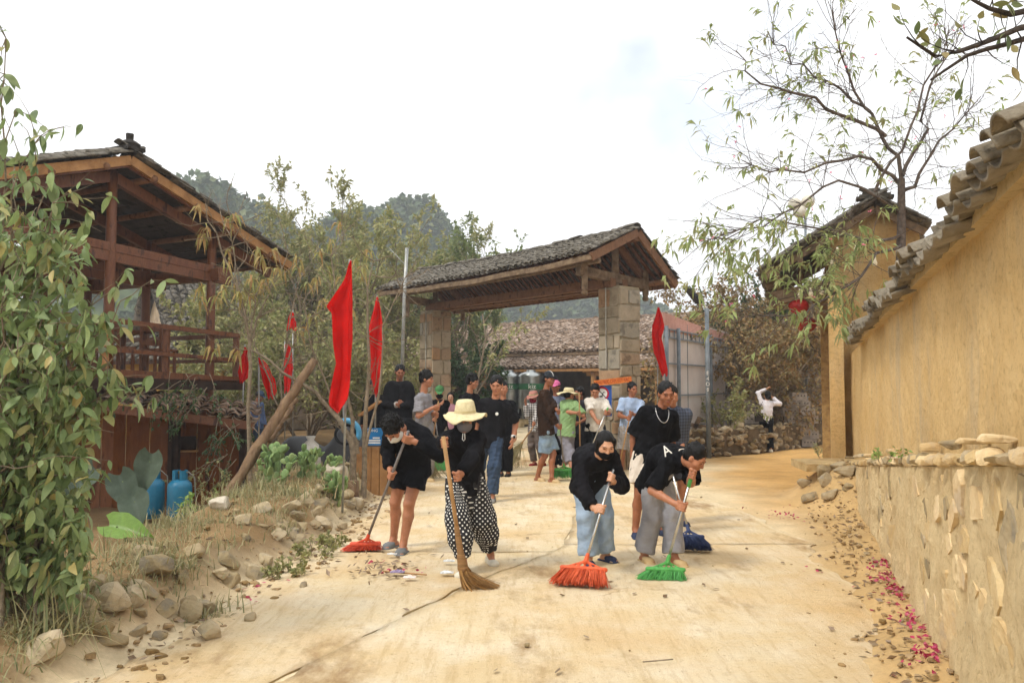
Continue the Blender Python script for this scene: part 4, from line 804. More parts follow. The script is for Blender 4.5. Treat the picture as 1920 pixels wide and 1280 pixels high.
for k, lm in enumerate(limbs):
    P = [W(a, b, Dp+c*.55) for a, b, c in lm]; Q, rr = limb(P, .032 if k < 5 else .024, .006, 12); Q[1:-1] += rp.normal(size=(10, 3))*.035; segs.append((Q, rr, 1))
    for j in range(30):
        i = rp.integers(2, 11); d = nrm(nrm(Q[i+1 if i < 11 else i]-Q[i-1])*.7+rp.normal(size=3)*.6+A(-.12, -.05, .08)); segs += [(p, q, l+2) for p, q, l in grow(rp, Q[i], d, rp.uniform(.4, 1.1), .006, 1, kids=(4, 7), spread=.75, trop=.02, wob=.2, npt=5)]
branch_mb(segs, (9, 7, 4, 3)).build('trunk', M('peach_bark', rgb('6b5f55'), rgb('453c36'), scale=16, bump=.8, bscale=40, rough=.95), pt, True)
P, D, L = [], [], []
for Q, rr, l in segs:
    if l < 2: continue
    dens = .65 if Q[-1][2] < 3.7 else .13
    if rp.random() < dens:
        c = Q[-1]; ax = nrm(Q[-1]-Q[-2])
        for _ in range(rp.integers(4, 9)): P.append(c-ax*rp.uniform(0, .12)); D.append(ax*.5+rp.normal(size=3)*.55+A(0, 0, -.25))
V, F = leaf_arrays(P, D, .15, .02, seed=5, droop=.35, blunt=.5); link('crown', raw_mesh('crown', V, [F], leafmat('peach_leaf', [rgb(c) for c in ('8a9a5c', '9aa66a', '7b8a52', 'a7a872', '93905e')], transl=.4)), pt)
bl = MB(); sel = rp.choice(len(segs), 46, replace=False)
for k in sel:
    c = segs[k][0][-1]
    for _ in range(3): p = c+rp.normal(size=3)*.012; bl.lathe(p, [(0, -.01), (.011, 0), (0, .012)], 5)
bl.build('blossom', M('pink_blossom', rgb('d9567f'), rgb('e58aa3')), pt)
# ---------------- larger leaved branch reaching in at the upper right
ot = empty('overhanging_tree', A(4.5, 6.2, 0), 'bough with broad dark leaves reaching in at the top right corner', 'tree'); segs = [(*limb([A(4.5, 6.2, 0), A(4.5, 6.2, 2.6), A(4.35, 6.1, 3.6), A(4.0, 5.9, 4.6)], .11, .06), 0)]
for lm in ([(2010, -20, 5.8), (1905, 30, 5.5), (1850, 15, 5.4), (1790, -20, 5.4)], [(1990, 60, 5.7), (1930, 45, 5.5), (1860, 75, 5.4), (1760, 110, 5.3), (1700, 70, 5.3)], [(2000, 0, 5.9), (1960, 60, 5.6), (1900, 80, 5.5), (1820, 100, 5.5), (1745, 150, 5.5)], [(1990, -10, 5.8), (1900, -20, 5.6), (1800, -40, 5.5)]):
    Q, rr = limb([A(4.0, 5.9, 4.6)]+[W(*a) for a in lm], .035, .008, 12); segs.append((Q, rr, 1))
    for j in range(7): i = rp.integers(4, 12); segs += [(p, q, l+2) for p, q, l in grow(rp, Q[min(i, 11)], nrm(rp.normal(size=3)+A(-.6, 0, -.1)), rp.uniform(.2, .45), .006, 0, npt=4)]
branch_mb(segs, (8, 6, 4, 4)).build('trunk', m_bark_d, ot, True)
def big_leaf(L, w, curl, n=7, fold=.18, mat=None, name='leaf'):
    t = np.linspace(0, 1, n); ww = w*np.sin(np.pi*np.clip(t*.93+.05, 0, 1))**.85*(1-.25*t); z = -curl*L*t**2; V = []
    for k in (-1, -.5, 0, .5, 1): V.append(np.stack([ww*k, t*L, z+abs(k)*ww*fold-.0], 1))
    return raw_mesh(name, np.concatenate(V), [gridF(5, n)], mat, True)
lm_brd = leafmat('broad_leaf', [rgb(c) for c in ('6e7c52', '56683f', '7f8759', '8c7b4c', '65743f')], transl=.35)
me_ol = [big_leaf(.10, .022, c, mat=lm_brd) for c in (.1, .35)]
for Q, rr, l in segs:
    if l < 2: continue
    for k in range(2): d = nrm(nrm(Q[-1]-Q[-2])+rp.normal(size=3)*.5+A(0, 0, -.5)); link('leaf', me_ol[k], ot, frame(Q[-1-k], *(lambda x, y, z: (x, z, -y))(*rot_frame(d, rp.uniform(0, 6))), (1.1,)*3))
# ================================================================== LEFT FOREGROUND SHRUB
lm_shrub = leafmat('shrub_leaf', [rgb(c) for c in ('6d8250', '82955f', '8f9f68', '5f7548', '9aa272', '76895a', '869664', 'ad9d62')], rough=.45, transl=.32)
sb = A(-2.95, 4.75, gz(-2.95, 4.75)); shrub = empty('leafy_shrub', sb, 'tall shrub of large oval leaves filling the left edge of the foreground', 'shrub')
rs_ = np.random.default_rng(21); segs = []; P, D = [], []
targets = [(20, 60, 4.6), (30, 190, 4.6), (60, 250, 4.5), (100, 310, 4.4), (60, 400, 4.3), (110, 440, 4.4), (150, 500, 4.4), (200, 570, 4.4), (150, 600, 4.3), (190, 650, 4.4), (100, 700, 4.2), (215, 735, 4.6), (150, 800, 4.5), (60, 620, 4.1), (30, 520, 4.1), (-40, 330, 4.4), (-60, 120, 4.5), (120, 880, 4.5), (150, 930, 4.7), (60, 850, 4.2), (20, 950, 4.2), (150, 1000, 4.7), (-60, 700, 4.0), (-30, 800, 4.1), (90, 540, 4.6), (0, 440, 4.5), (40, 300, 4.8), (130, 680, 4.8), (70, 780, 4.9), (238, 560, 4.5), (222, 640, 4.5), (228, 700, 4.6), (205, 600, 4.4), (120, 330, 4.5), (110, 380, 4.4), (215, 520, 4.5)]
for k, (px, py, d) in enumerate(targets):
    e = W(px-8, py+15, d+.15); b = sb+A(rs_.normal()*.15, rs_.normal()*.12, 0); midp = b*.45+e*.55+A(-.22, .05, .35); tt = np.linspace(0, 1, 14)[:, None]
    Q = (1-tt)**2*b+2*tt*(1-tt)*midp+tt**2*e; Q[1:] += rs_.normal(size=(13, 3))*.02; segs.append((Q, np.linspace(.014, .003, 14), 1))
    for j in range(9):
        i = rs_.integers(5, 14); sub = grow(rs_, Q[i], nrm(nrm(e-b)*.4+rs_.normal(size=3)*.7+A(.1, -.2, -.15)), rs_.uniform(.15, .4), .004, 0, npt=5, trop=-.12); segs += [(p, q, 3) for p, q, _ in sub]
        for _ in range(6):
            w = rs_.integers(1, 5); P.append(sub[0][0][w]); D.append(rs_.normal(size=3)*.55+A(.12, -.25, -.85))
    for _ in range(16): i = rs_.integers(4, 14); P.append(Q[i]); D.append(rs_.normal(size=3)*.5+A(.1, -.25, -.8))
for k in range(2000):
    p = W(rs_.uniform(-60, 165), rs_.uniform(430, 1090), rs_.uniform(4.45, 5.1)); P.append(p); D.append(rs_.normal(size=3)*.6+A(0, -.2, -.7))
for k in range(700):
    p = W(rs_.uniform(-60, 160), rs_.uniform(930, 1120), rs_.uniform(4.5, 5.0)); P.append(p); D.append(rs_.normal(size=3)*.6+A(0, -.2, -.5))
branch_mb(segs, (6, 5, 4, 3)).build('stems', m_twig, shrub, True)
P = np.array(P); D = np.array(D); me_sl = [big_leaf(.100, .024, c, mat=lm_shrub, fold=f) for c, f in ((.05, .1), (.25, .2), (.5, .3), (.15, .45))]
order = np.argsort(P[:, 1]+rs_.uniform(0, .2, len(P))); q = MB()
arrs = [(lambda m: (np.array([v.co for v in m.vertices]), np.array([list(p.vertices) for p in m.polygons])))(m) for m in me_sl]
for n_, i in enumerate(order):
    d = nrm(D[i]); x, y, z = rot_frame(d, rs_.uniform(-.9, .9)+math.pi); k = rs_.integers(0, 4); s = rs_.uniform(.38, 1.25)
    fx, fy, fz = x, z, -y
    if n_ < 300: link('leaf', me_sl[k], shrub, frame(P[i], fx, fy, fz, (s, s, s)))
    else: v, f = arrs[k]; q.add(P[i]+s*(v[:, :1]*fx+v[:, 1:2]*fy+v[:, 2:3]*fz), f)
tag(q.build('leaves', lm_shrub, shrub, True), kind='stuff')
# ================================================================== BANK: stones, grass, cactus, log
edg = empty('stone_edging', A(-2.4, 7.5, .1), 'rough row of tan field stones holding up the left bank', 'edging')
rb = np.random.default_rng(31)
big = [(290, 1105, .15), (270, 1085, .12), (215, 1150, .17), (255, 1135, .10), (180, 1135, .09), (385, 1105, .13), (355, 1118, .12), (310, 1125, .09), (150, 1165, .12), (390, 1150, .11), (75, 1225, .14), (335, 1095, .08), (490, 995, .12), (545, 985, .13), (520, 1010, .09), (575, 970, .11), (600, 950, .12), (455, 1020, .10), (480, 1050, .12), (430, 1070, .09), (610, 925, .13), (640, 905, .14), (660, 895, .12), (655, 940, .10), (640, 965, .09), (500, 1035, .08), (130, 1250, .11), (300, 1150, .06), (470, 1120, .06), (570, 1065, .05)]
for px, py, s in big:
    p = G(px, py, .15); x, y = p[0], p[1]; z = gz(x, y); link('stone', random.choice(rs), edg, frame(A(x, y, z+s*.35), *rot_frame(A(rb.normal()*.35, rb.normal()*.35, 1), rb.uniform(0, 6.3)), (s*rb.uniform(.8, 1.1), s*rb.uniform(.65, .9), s*rb.uniform(.6, .85))))
for i in range(55):
    y = rb.uniform(4.3, 12.8); x = road_edge(y)-abs(rb.normal())*.16-.14; s = rb.uniform(.045, .14); link('stone', random.choice(rs), edg, frame(A(x, y, gz(x, y)+s*.2), *rot_frame(A(rb.normal()*.3, rb.normal()*.3, 1), rb.uniform(0, 6.3)), (s, s*.8, s*.6)))
def loose(px, py, s, mat, lab, z=.35, d=None, sq=(.9, .75)):
    p = G(px, py, z) if d is None else W(px, py, d); o = link('boulder', rock_mesh('boulder', mat, int(px), True, .8), None, frame(A(p[0], p[1], gz(p[0], p[1])+s*.35), *rot_frame(A(.1, -.15, 1), px), (s, s*sq[0], s*sq[1]))); tag(o, lab, 'boulder')
m_pale = M('pale_boulder', rgb('c2b8a6'), rgb('9d9280'), rgb('b0a48d'), scale=6, bump=.7, bscale=22)
loose(628, 900, .22, m_pale, 'pale grey boulder beside the thin flag pole on the bank'); loose(413, 962, .13, m_pale, 'pale flat stone at the foot of the leaning log', .3); loose(670, 912, .16, m_stone2, 'squarish brown rock right of the pale grey boulder', .3)
def blades(base, n, L, spread, seed, m, w=.006):
    r = np.random.default_rng(seed)
    for i in range(n):
        a = r.uniform(0, 6.283); l = L*r.uniform(.5, 1.15); sp = spread*r.uniform(.2, 1.1); t = np.linspace(0, 1, 5); dx, dy = math.cos(a), math.sin(a)
        b = A(*base)+A(r.normal()*.05*spread/.3, r.normal()*.05*spread/.3, -.02); hz = l*(t*(1-sp*.5)-sp*.75*t**2.2); out = l*sp*t**1.3
        c = np.stack([b[0]+dx*out, b[1]+dy*out, b[2]+hz], 1); ww = w*(1-t*.85)*r.uniform(.7, 1.4); V = np.concatenate([c+np.outer(ww, (-dy, dx, .3)), c-np.outer(ww, (-dy, dx, -.3))]); j = np.arange(4); m.add(V, np.stack([j, j+1, 6+j, 5+j], 1))
lm_grass = leafmat('bank_grass', [rgb(c) for c in ('8f9068', 'a79c73', '7a8058', 'b8a67c', '6f7850', '9a8a5f')], transl=.25)
for k, (px, py, n, L, lab) in enumerate([(85, 1160, 230, .50, 'big drooping grass tuft at the bottom left corner'), (300, 1060, 170, .34, 'grey green grass tuft above the largest bank stones'), (390, 1075, 120, .30, 'dry grass tuft above the roadside stones, right of the larger tuft'), (265, 1045, 150, .34, 'grass tuft under the leafy shrub'), (335, 985, 130, .30, 'dry grass tuft below the blue gas cylinders'), (600, 925, 120, .30, 'dry grass hanging over the stone edge near the pale boulder'), (500, 930, 200, .30, 'tangled dry grass at the foot of the cactus'), (545, 945, 160, .28, 'dry straw tuft right of the leaning log'), (450, 950, 120, .25, 'dry tuft beside the base of the leaning log'), (160, 1100, 140, .3, 'grass tuft between the shrub and the bank stones')]):
    p = G(px, py, .28); p[2] = gz(p[0], p[1]); m = MB(); blades(p, n, L, .85, 300+k, m); o = m.build('grass_tuft', lm_grass); tag(o, lab, 'grass', 'grass tufts on the left bank')
m = MB()
for i in range(800):
    y = rb.uniform(4, 13); x = road_edge(y)-rb.uniform(.25, 2.0); blades((x, y, gz(x, y)), rb.integers(8, 20), rb.uniform(.08, .30), .7, 400+i, m, .004)
tag(m.build('dry_grass', lm_grass), 'short dry grass growing over the left bank', 'grass', kind='stuff')
for k, (px, py, h, lab) in enumerate([(535, 1075, .12, 'small green weed at the foot of the bank, nearest one'), (590, 1040, .16, 'green weed patch below the bank stones'), (620, 1020, .10, 'low green weed beside the swept dust'), (1545, 860, .28, 'small grey green plant against the gatehouse corner')]):
    p = G(px, py, .02); tree('weed', lab, 'weed', (p[0], p[1], gz(p[0], p[1])), 9, h, .004, 1, lm_olive, 5, .05, .014, m_twig, 330+k, fan=.9, kids=(4, 6), lv=0)
p = A(*wpt(6.15, .12, ledge_z(6.15)+.02)); tree('weed', 'green tuft growing between the ledge stones of the yellow wall', 'weed', p, 7, .13, .003, 0, lm_green, 7, .05, .012, m_twig, 340, fan=.6, lv=0)
# leaning log and prop
m_log = M('barked_log', rgb('80694f'), rgb('54412f'), rgb('6f5842'), scale=9, stretch=(1, 1, .4), bump=1, bscale=28)
def log(name, a, b, r0, r1, lab):
    P = np.linspace(a, b, 14)+np.random.default_rng(int(r0*1000)).normal(size=(14, 3))*.008; o = MB().tube(P, np.linspace(r0, r1, 14)*(1+.06*np.random.default_rng(2).normal(size=14)), 10).build(name, m_log, None, True); tag(o, lab, 'log')
a = W(408, 955, 9.6); log('leaning_log', a, W(588, 676, 10.6), .068, .056, 'thick barked log leaning up to the right behind the cactus'); log('leaning_log', W(505, 825, 10.3), W(556, 748, 10.9), .04, .035, 'thin pole leaning close behind the thick log')
# cactus
cac = empty('prickly_pear', at(560, 9.9), 'clump of flat green prickly pear pads on the bank', 'cactus'); m_cac = leafmat('cactus_pad', [rgb(c) for c in ('66804c', '7c9159', '5a7446', '8a9a62')], transl=0, rough=.6)
u = np.linspace(0, 2*math.pi, 14, endpoint=False); V = []
for rr, th in ((.0, .16), (.7, .15), (.95, .08), (1, 0)): V.append(np.stack([np.sin(u)*rr*.5*(1+.15*np.cos(u)), np.full(14, th), .5+np.cos(u)*rr*.5], 1))
for rr, th in ((.95, -.08), (.7, -.15), (.0, -.16)): V.append(np.stack([np.sin(u)*rr*.5*(1+.15*np.cos(u)), np.full(14, th), .5+np.cos(u)*rr*.5], 1))
k = np.arange(14); F = np.concatenate([np.stack([i*14+k, i*14+(k+1) % 14, (i+1)*14+(k+1) % 14, (i+1)*14+k], 1) for i in range(6)]); me_pad = raw_mesh('pad', np.concatenate(V), [F], m_cac, True)
rc_ = np.random.default_rng(55)
def pads(p, d, s, n):
    x, y, z = rot_frame(d, rc_.uniform(0, 3.14)); link('pad', me_pad, cac, frame(p, x, y, z, (s*.72, s*.6, s)))
    if n <= 0: return
    for _ in range(rc_.integers(1, 4)): a = rc_.uniform(-.9, .9); e = p+nrm(d)*s*.9*math.cos(a*.6)+x*math.sin(a)*s*.34; pads(e, nrm(nrm(d)*.7+x*a*.9+rc_.normal(size=3)*.35+A(0, 0, .4)), s*rc_.uniform(.75, 1.0), n-1)
for i in range(13):
    c = at(rc_.uniform(490, 640), rc_.uniform(9.5, 10.4)); pads(c-A(0, 0, .03), nrm(A(rc_.normal()*.4, rc_.normal()*.3, 1)), rc_.uniform(.12, .17), 3)
# elephant ear leaves
def ear_leaf(L, w, curl, mat):
    n = 12; t = np.linspace(0, 1, n); V = []
    for k in np.linspace(-1, 1, 9): V.append(np.stack([k*w*np.sin(np.pi*(t*.95+.04)**.7)**.75*(1-t*.98)**.3, t*L-.12*L*abs(k)**2*(1-t)**2, -curl*L*t**2+abs(k)*w*.38+.012*np.sin(t*22)*abs(k)], 1))
    return raw_mesh('leaf', np.concatenate(V), [gridF(9, n)], mat, True)
lm_ear = leafmat('ear_leaf', [rgb('6c8f40'), rgb('7c9c4c')], transl=.35, rough=.4); lm_eard = leafmat('dusty_ear_leaf', [rgb('424f42'), rgb('505d4c')], transl=.2, rough=.6)
def ear(name_lab, base, items, mat):
    t = empty('elephant_ear_plant', base, name_lab, 'plant'); 
    for (p, d, up, L, w) in items:
        y = nrm(d); x = nrm(np.cross(y, up)); z = np.cross(x, y); link('leaf', ear_leaf(L, w, .12, mat), t, frame(p, x, y, z)); MB().tube([A(*base), (A(*base)+p)/2+A(0, 0, .1), p+y*L*.18], [.016, .013, .009], 6).build('stalk', M('ear_stalk', rgb('6d7f4a'), rgb('56663a')), t, True)
b1 = G(240, 1025, .22); b1[2] = gz(b1[0], b1[1]); pe = W(205, 985, b1[1]-.05)
ear('bright green elephant ear leaf at the edge of the bank', b1, [(pe, A(.85, -.25, -.12), A(.1, -.75, .65), .44, .14)], lm_ear)
b2 = A(*W(255, 960, 9.9)); ear('dusty dark elephant ear plant beside the gas cylinders', b2, [(W(285, 850, 9.7), A(-.15, -.2, -1), A(.2, -.9, .3), .52, .18), (W(225, 890, 9.6), A(.4, -.2, -.7), A(0, -.9, .4), .5, .2), (W(250, 930, 9.5), A(.3, -.3, -.5), A(0, -.8, .6), .45, .2), (W(180, 880, 9.6), A(-.5, -.3, -.6), A(0, -.8, .5), .5, .2)], lm_eard)
p = W(385, 985, 9.3); tree('small_shrub', 'small bright green shrub in front of the blue gas cylinders', 'shrub', (p[0], p[1], p[2]+.03), 10, .30, .005, 1, lm_green, 6, .09, .02, m_twig, 350, fan=.7, kids=(3, 5), lv=0)
# vines over the lean-to
for k, (px, py, d, lab) in enumerate([(350, 705, 11.2, 'dark green creeper hanging over the middle of the lean-to tiles'), (450, 790, 11.4, 'dark green creeper at the right end of the lean-to'), (430, 860, 11.2, 'hanging weeds at the corner below the lean-to')]):
    r = np.random.default_rng(360+k); br = []
    for i in range(10): br += grow(r, W(px+r.uniform(-45, 45), py+r.uniform(-10, 25), d), nrm(A(r.normal()*.5, -.3, -.5)), r.uniform(.35, .8), .006, 1, kids=(3, 5), trop=-.12, spread=.9)
    t = empty('creeper', W(px, py, d), lab, 'creeper'); branch_mb(br).build('stems', m_twig, t); P, D = tips(br, 0, 9, r); V, F = leaf_arrays(P, D, .06, .016, seed=k); link('leaves', raw_mesh('leaves', V, [F], lm_dark if k < 2 else lm_olive), t)
# saplings with drooping leaves in front of the pavilion corner
def sapling(lab, stems, leafspots, seed, mat, bark=m_twig, L=.15, twigs=9, cat='sapling'):
    r = np.random.default_rng(seed); b = stems[0][0]; t = empty('sapling', b, lab, cat); segs = []
    for st in stems:
        Q, rr = limb(st[:-1], st[-1][0], st[-1][1], 12); Q[1:-1] += r.normal(size=(10, 3))*.02; segs.append((Q, rr, 0))
        for j in range(twigs): i = r.integers(3, 12); segs += [(p, q, l+1) for p, q, l in grow(r, Q[min(i, 11)], nrm(r.normal(size=3)*.8+nrm(Q[-1]-Q[0])*.6), r.uniform(.25, .8), .007, 1, kids=(2, 4), npt=5, trop=.03)]
    branch_mb(segs, (8, 5, 4, 3)).build('trunk', bark, t, True); P, D = [], []
    for c in leafspots:
        for _ in range(r.integers(7, 12)): P.append(c+r.normal(size=3)*.02); a = r.uniform(0, 6.28); D.append(A(math.cos(a)*.45, math.sin(a)*.45, r.uniform(-.9, .1)))
    if P: V, F = leaf_arrays(P, D, L, .018, seed=seed, droop=.75, blunt=.45); link('leaves', raw_mesh('leaves', V, [F], mat), t)
d = 10.6
ls = [W(a, b, d+.3*math.sin(a)) for a, b in ((375, 385), (385, 425), (378, 440), (430, 410), (440, 400), (430, 465), (425, 490), (375, 535), (480, 465), (490, 480), (510, 470), (515, 500), (470, 520), (450, 545), (455, 560), (555, 480), (500, 520), (405, 555), (420, 540), (445, 660), (400, 650), (490, 530), (375, 560), (440, 520), (465, 550), (530, 505))]
sapling('leaning sapling with drooping yellowish leaves at the pavilion corner', [[at(475, d), W(470, 700, d), W(450, 560, d), W(415, 460, d), W(385, 380, d), (.03, .006)], [W(460, 600, d), W(440, 500, d), W(430, 400, d), (.014, .004)], [W(465, 650, d), W(500, 560, d+.1), W(540, 470, d+.2), (.016, .005)], [W(468, 640, d), W(490, 480, d), (.012, .004)]], ls, 61, lm_droop)
d = 11.0
ls = [W(a, b, d+.4) for a, b in ((600, 470), (612, 500), (595, 520), (620, 450), (605, 560), (585, 590), (690, 470), (680, 500), (670, 480), (635, 420), (660, 580), (560, 620))]
sapling('forked bare sapling behind the bent sweeper and the pale boulder', [[at(668, d), W(664, 830, d), W(630, 780, d), W(560, 715, d), W(470, 655, d), (.05, .012)], [at(684, d), W(686, 800, d), W(688, 700, d), W(690, 560, d), W(700, 490, d), (.04, .006)], [W(668, 850, d), W(658, 780, d), W(640, 640, d), W(620, 480, d), (.035, .006)], [W(684, 850, d), W(712, 720, d), W(722, 600, d), W(760, 520, d), (.02, .005)], [W(672, 850, d), W(648, 800, d), W(600, 700, d), W(570, 560, d), (.025, .005)]], ls, 62, lm_droop, twigs=14)
d = 12.2; sapling('thin bare sapling between the small red flags', [[at(520, d), W(520, 760, d), W(540, 620, d), W(560, 500, d), (.02, .005)], [W(520, 760, d), W(480, 640, d), W(450, 560, d), (.014, .004)], [W(520, 720, d), W(580, 600, d), W(640, 520, d), (.014, .004)]], [W(a, b, d) for a, b in ((560, 500), (575, 530), (640, 520))], 63, lm_droop, twigs=14)
# ================================================================== PROPS
m_red = M('red_flag_cloth', rgb('d8201a'), rgb('c41813'), scale=4, rough=.75, transl=.4, bump=.3, bscale=30, spec=.1)
m_pole = M('galvanised_pipe', rgb('a9aaa6'), rgb('8a8b87'), scale=12, metal=.6, rough=.45)
m_iron = M('grey_painted_pipe', rgb('7d858a'), rgb('666d72'), scale=8, rough=.55)
def flag(lab, d, rows, pole, seed, fold=.05, tilt=0):
    """rows: (y, xleft, xright) of the hanging cloth; pole: (px_top,py_top,px_bottom,py_bottom) or None"""
    r = np.random.default_rng(seed); b = W(pole[2], pole[3], d) if pole else W(rows[-1][1], rows[-1][0], d); t = empty('red_flag', b, lab, 'flag', 'red flags along the road')
    rows = np.array(rows, float); ny, nx = 46, 26; ys = np.linspace(rows[0, 0], rows[-1, 0], ny); xl = np.interp(ys, rows[:, 0], rows[:, 1]); xr = np.interp(ys, rows[:, 0], rows[:, 2]); V = np.zeros((ny, nx, 3)); u = np.linspace(0, 1, nx); ph = r.uniform(0, 6)
    for i in range(ny):
        dd = fold*(np.sin(u*math.pi*2.3+ph+.05*i+1.2*math.sin(i*.09))*1.4+.35*np.sin(u*math.pi*5.1+i*.11+ph)+.10*np.sin(u*17+i*.5))*min(1, .25+i/12)
        for j in range(nx): V[i, j] = W(xl[i]+(xr[i]-xl[i])*u[j], ys[i]+3*math.sin(u[j]*9+i*.3)*(i > 2), d+dd[j]*.8-.085)
    n = ny*nx; P = V.reshape(-1, 3); g = gridF(ny, nx); link('cloth', raw_mesh('cloth', P, [g], m_red, True), t)
    if pole:
        a = W(pole[0], pole[1], d); MB().tube([a, b], .013, 8).build('pole', m_pole, t, True)
flag('largest red flag hanging on a thin steel pole over the bank', 9.4, [(488, 656, 659), (520, 646, 660), (560, 622, 661), (578, 611, 661), (590, 622, 661), (640, 624, 661), (680, 630, 658), (720, 622, 656), (745, 617, 652), (758, 616, 645), (772, 633, 636)], (656, 486, 642, 960), 1, .05)
flag('second red flag, hanging between the bare saplings and the gate', 12.4, [(556, 706, 709), (590, 697, 715), (630, 689, 720), (660, 689, 716), (700, 692, 716), (725, 700, 712), (742, 704, 706)], (707, 555, 702, 900), 2, .05)
flag('small folded red flag nearest the pavilion rail', 13.0, [(650, 458, 461), (670, 452, 468), (690, 447, 472), (700, 446, 470), (716, 450, 455)], (459, 645, 452, 850), 3, .05)
flag('small red flag draped to the right beside the folded one', 13.5, [(670, 484, 487), (690, 487, 505), (710, 492, 515), (730, 497, 519), (746, 503, 514)], (485, 668, 486, 850), 4, .05)
flag('dark red flag half hidden in the twigs above the log', 17, [(585, 545, 549), (600, 540, 554), (618, 537, 557)], (549, 580, 549, 850), 5, .04)
flag('lower dark red flag hidden in the twigs behind the log', 17, [(645, 534, 545), (690, 532, 550), (735, 533, 542)], (534, 640, 534, 852), 6, .04)
flag('red flag on the post in front of the billboard', 16.4, [(576, 1233, 1236), (600, 1226, 1243), (612, 1223, 1246), (630, 1222, 1240), (660, 1226, 1246), (690, 1236, 1252), (703, 1242, 1252)], (1234, 574, 1232, 868), 7, .05)
p_ = empty('steel_pipe', at(752, 15.5), 'tall steel pipe standing left of the gate roof', 'pipe'); MB().tube([at(750, 15.5), W(758, 560, 15.5), W(763, 465, 15.5)], [.035, .035, .035], 9).build('pipe', m_pole, p_, True); MB().tube([W(763, 500, 15.5), W(730, 465, 15.6)], .008, 5).build('guy_rod', m_pole, p_)
# ---- signs on the right pillar
m_or = M('orange_board', rgb('d97b35'), rgb('c0662a'), scale=8, rough=.7); m_dred = M('dark_red_paint', rgb('8f1f14'), rgb('7d1a11')); m_blue = M('blue_sign', rgb('2c58a8'), rgb('254d97'), rough=.4); m_wht = MATS['white_paint']; m_sred = M('sign_red', rgb('b02535'), rgb('a01f30')); m_blk = M('black_paint', rgb('191919'), rgb('101010'))
fN = nrm(A(-.12, -1, 0)); fU = nrm(A(1, -.12, 0)); Zu = A(0, 0, 1)
sg = empty('warning_board', W(1149, 714, 14.7), 'orange board with red lettering nailed across the right gate pillar', 'sign'); c = W(1149, 714.5, 14.66); tx = nrm(W(1184, 709, 14.66)-W(1114, 717, 14.66)); tz = nrm(np.cross(tx, A(0, 1, .0))); tz = tz if tz[2] > 0 else -tz; tn = np.cross(tx, tz); tn = tn if tn[1] < 0 else -tn
board_ = MB().obox(c, (tx, tn, tz), (.345, .012, .052)).build('board', m_or, sg)
link('lettering', text_mesh('KHU VỰC CẤM VỨT RÁC', m_dred), board_, frame(c+tn*.014, tx, tz, tn, (.054, .085, .1)))
bs_ = empty('blue_sign', W(1138, 750, 14.75), 'blue prohibition sign with a red ring hanging below the orange board', 'sign'); c = W(1131, 751, 14.72); pan_ = MB().obox(c, (fU, fN, Zu), (.155, .01, .28)).build('panel', m_blue, bs_)
c2 = c+Zu*.13+fN*.013-fU*.02
def ring(c, r0, r1, mat, name, th=.004):
    MB().lathe(c, [(r0, 0), (r0, th), (r1, th), (r1, 0)], 28, fN).build(name, mat, pan_)
ring(c2, 0, .10, m_wht, 'disc'); ring(c2+fN*.003, .095, .128, m_sred, 'ring', .004); dg = nrm(fU-Zu*1.1)
MB().beam(c2+fN*.008-dg*.1, c2+fN*.008+dg*.1, .014, .004, up=fN).build('slash', m_blk, pan_); MB().obox(c2+fN*.006-Zu*.05-fU*.02, (fU, fN, Zu), (.03, .002, .012)).build('symbol', m_blk, pan_); MB().tube([c2+fN*.007+fU*x+Zu*z for x, z in ((-.0, -.04), (.01, .0), (.03, .03), (.06, .02))], .008, 5).build('symbol', m_blk, pan_)
for dz, w in ((-.10, .10), (-.16, .12), (-.21, .09)): MB().obox(c+Zu*dz+fN*.012, (fU, fN, Zu), (w*.9, .002, .014)).build('text_line', m_wht, pan_)
# ---- wooden stand with blue sign behind the bent sweeper
wb_ = empty('wooden_box', W(705, 850, 11.6), 'plank box with slanted lid behind the bent sweeper', 'box'); q0 = W(712, 830, 11.7); gx0 = gz(q0[0], q0[1])
for i in range(6): MB().obox(A(q0[0]-.30+.12*i, q0[1], gx0+.34), (A(1, 0, 0), A(0, 1, 0), Zu), (.056, .02, .36)).build('plank', m_wood_new, wb_)
MB().obox(A(q0[0], q0[1]+.25, gx0+.34), (A(1, 0, 0), A(0, 1, 0), Zu), (.36, .22, .35)).build('carcass', MATS['dark_timber'], wb_)
MB().beam(W(676, 778, 11.5), W(712, 752, 11.5), .35, .03).build('lid', m_wood_new, wb_)
bl_ = empty('blue_notice', W(700, 834, 11.6), 'small blue notice with white lettering fixed to the plank box', 'sign'); c = W(703, 818, 11.62); MB().obox(c, (A(1, 0, 0), A(0, 1, 0), Zu), (.14, .008, .125)).build('panel', M('notice_blue', rgb('2478b8'), rgb('1d6aa5'), rough=.4), bl_); np_ = bl_.children[0]
link('lettering', text_mesh('CÔNG', m_wht), np_, frame(c+A(-.04, -.012, .085), A(1, 0, 0), Zu, A(0, -1, 0), (.055, .06, .05)))
for k, dz in enumerate((-.02, -.055, -.09)): MB().obox(c+A(-.02+.04*(k == 0), -.01, dz), (A(1, 0, 0), A(0, 1, 0), Zu), (.10-.05*(k == 0), .002, .010)).build('text_line', m_wht, np_)
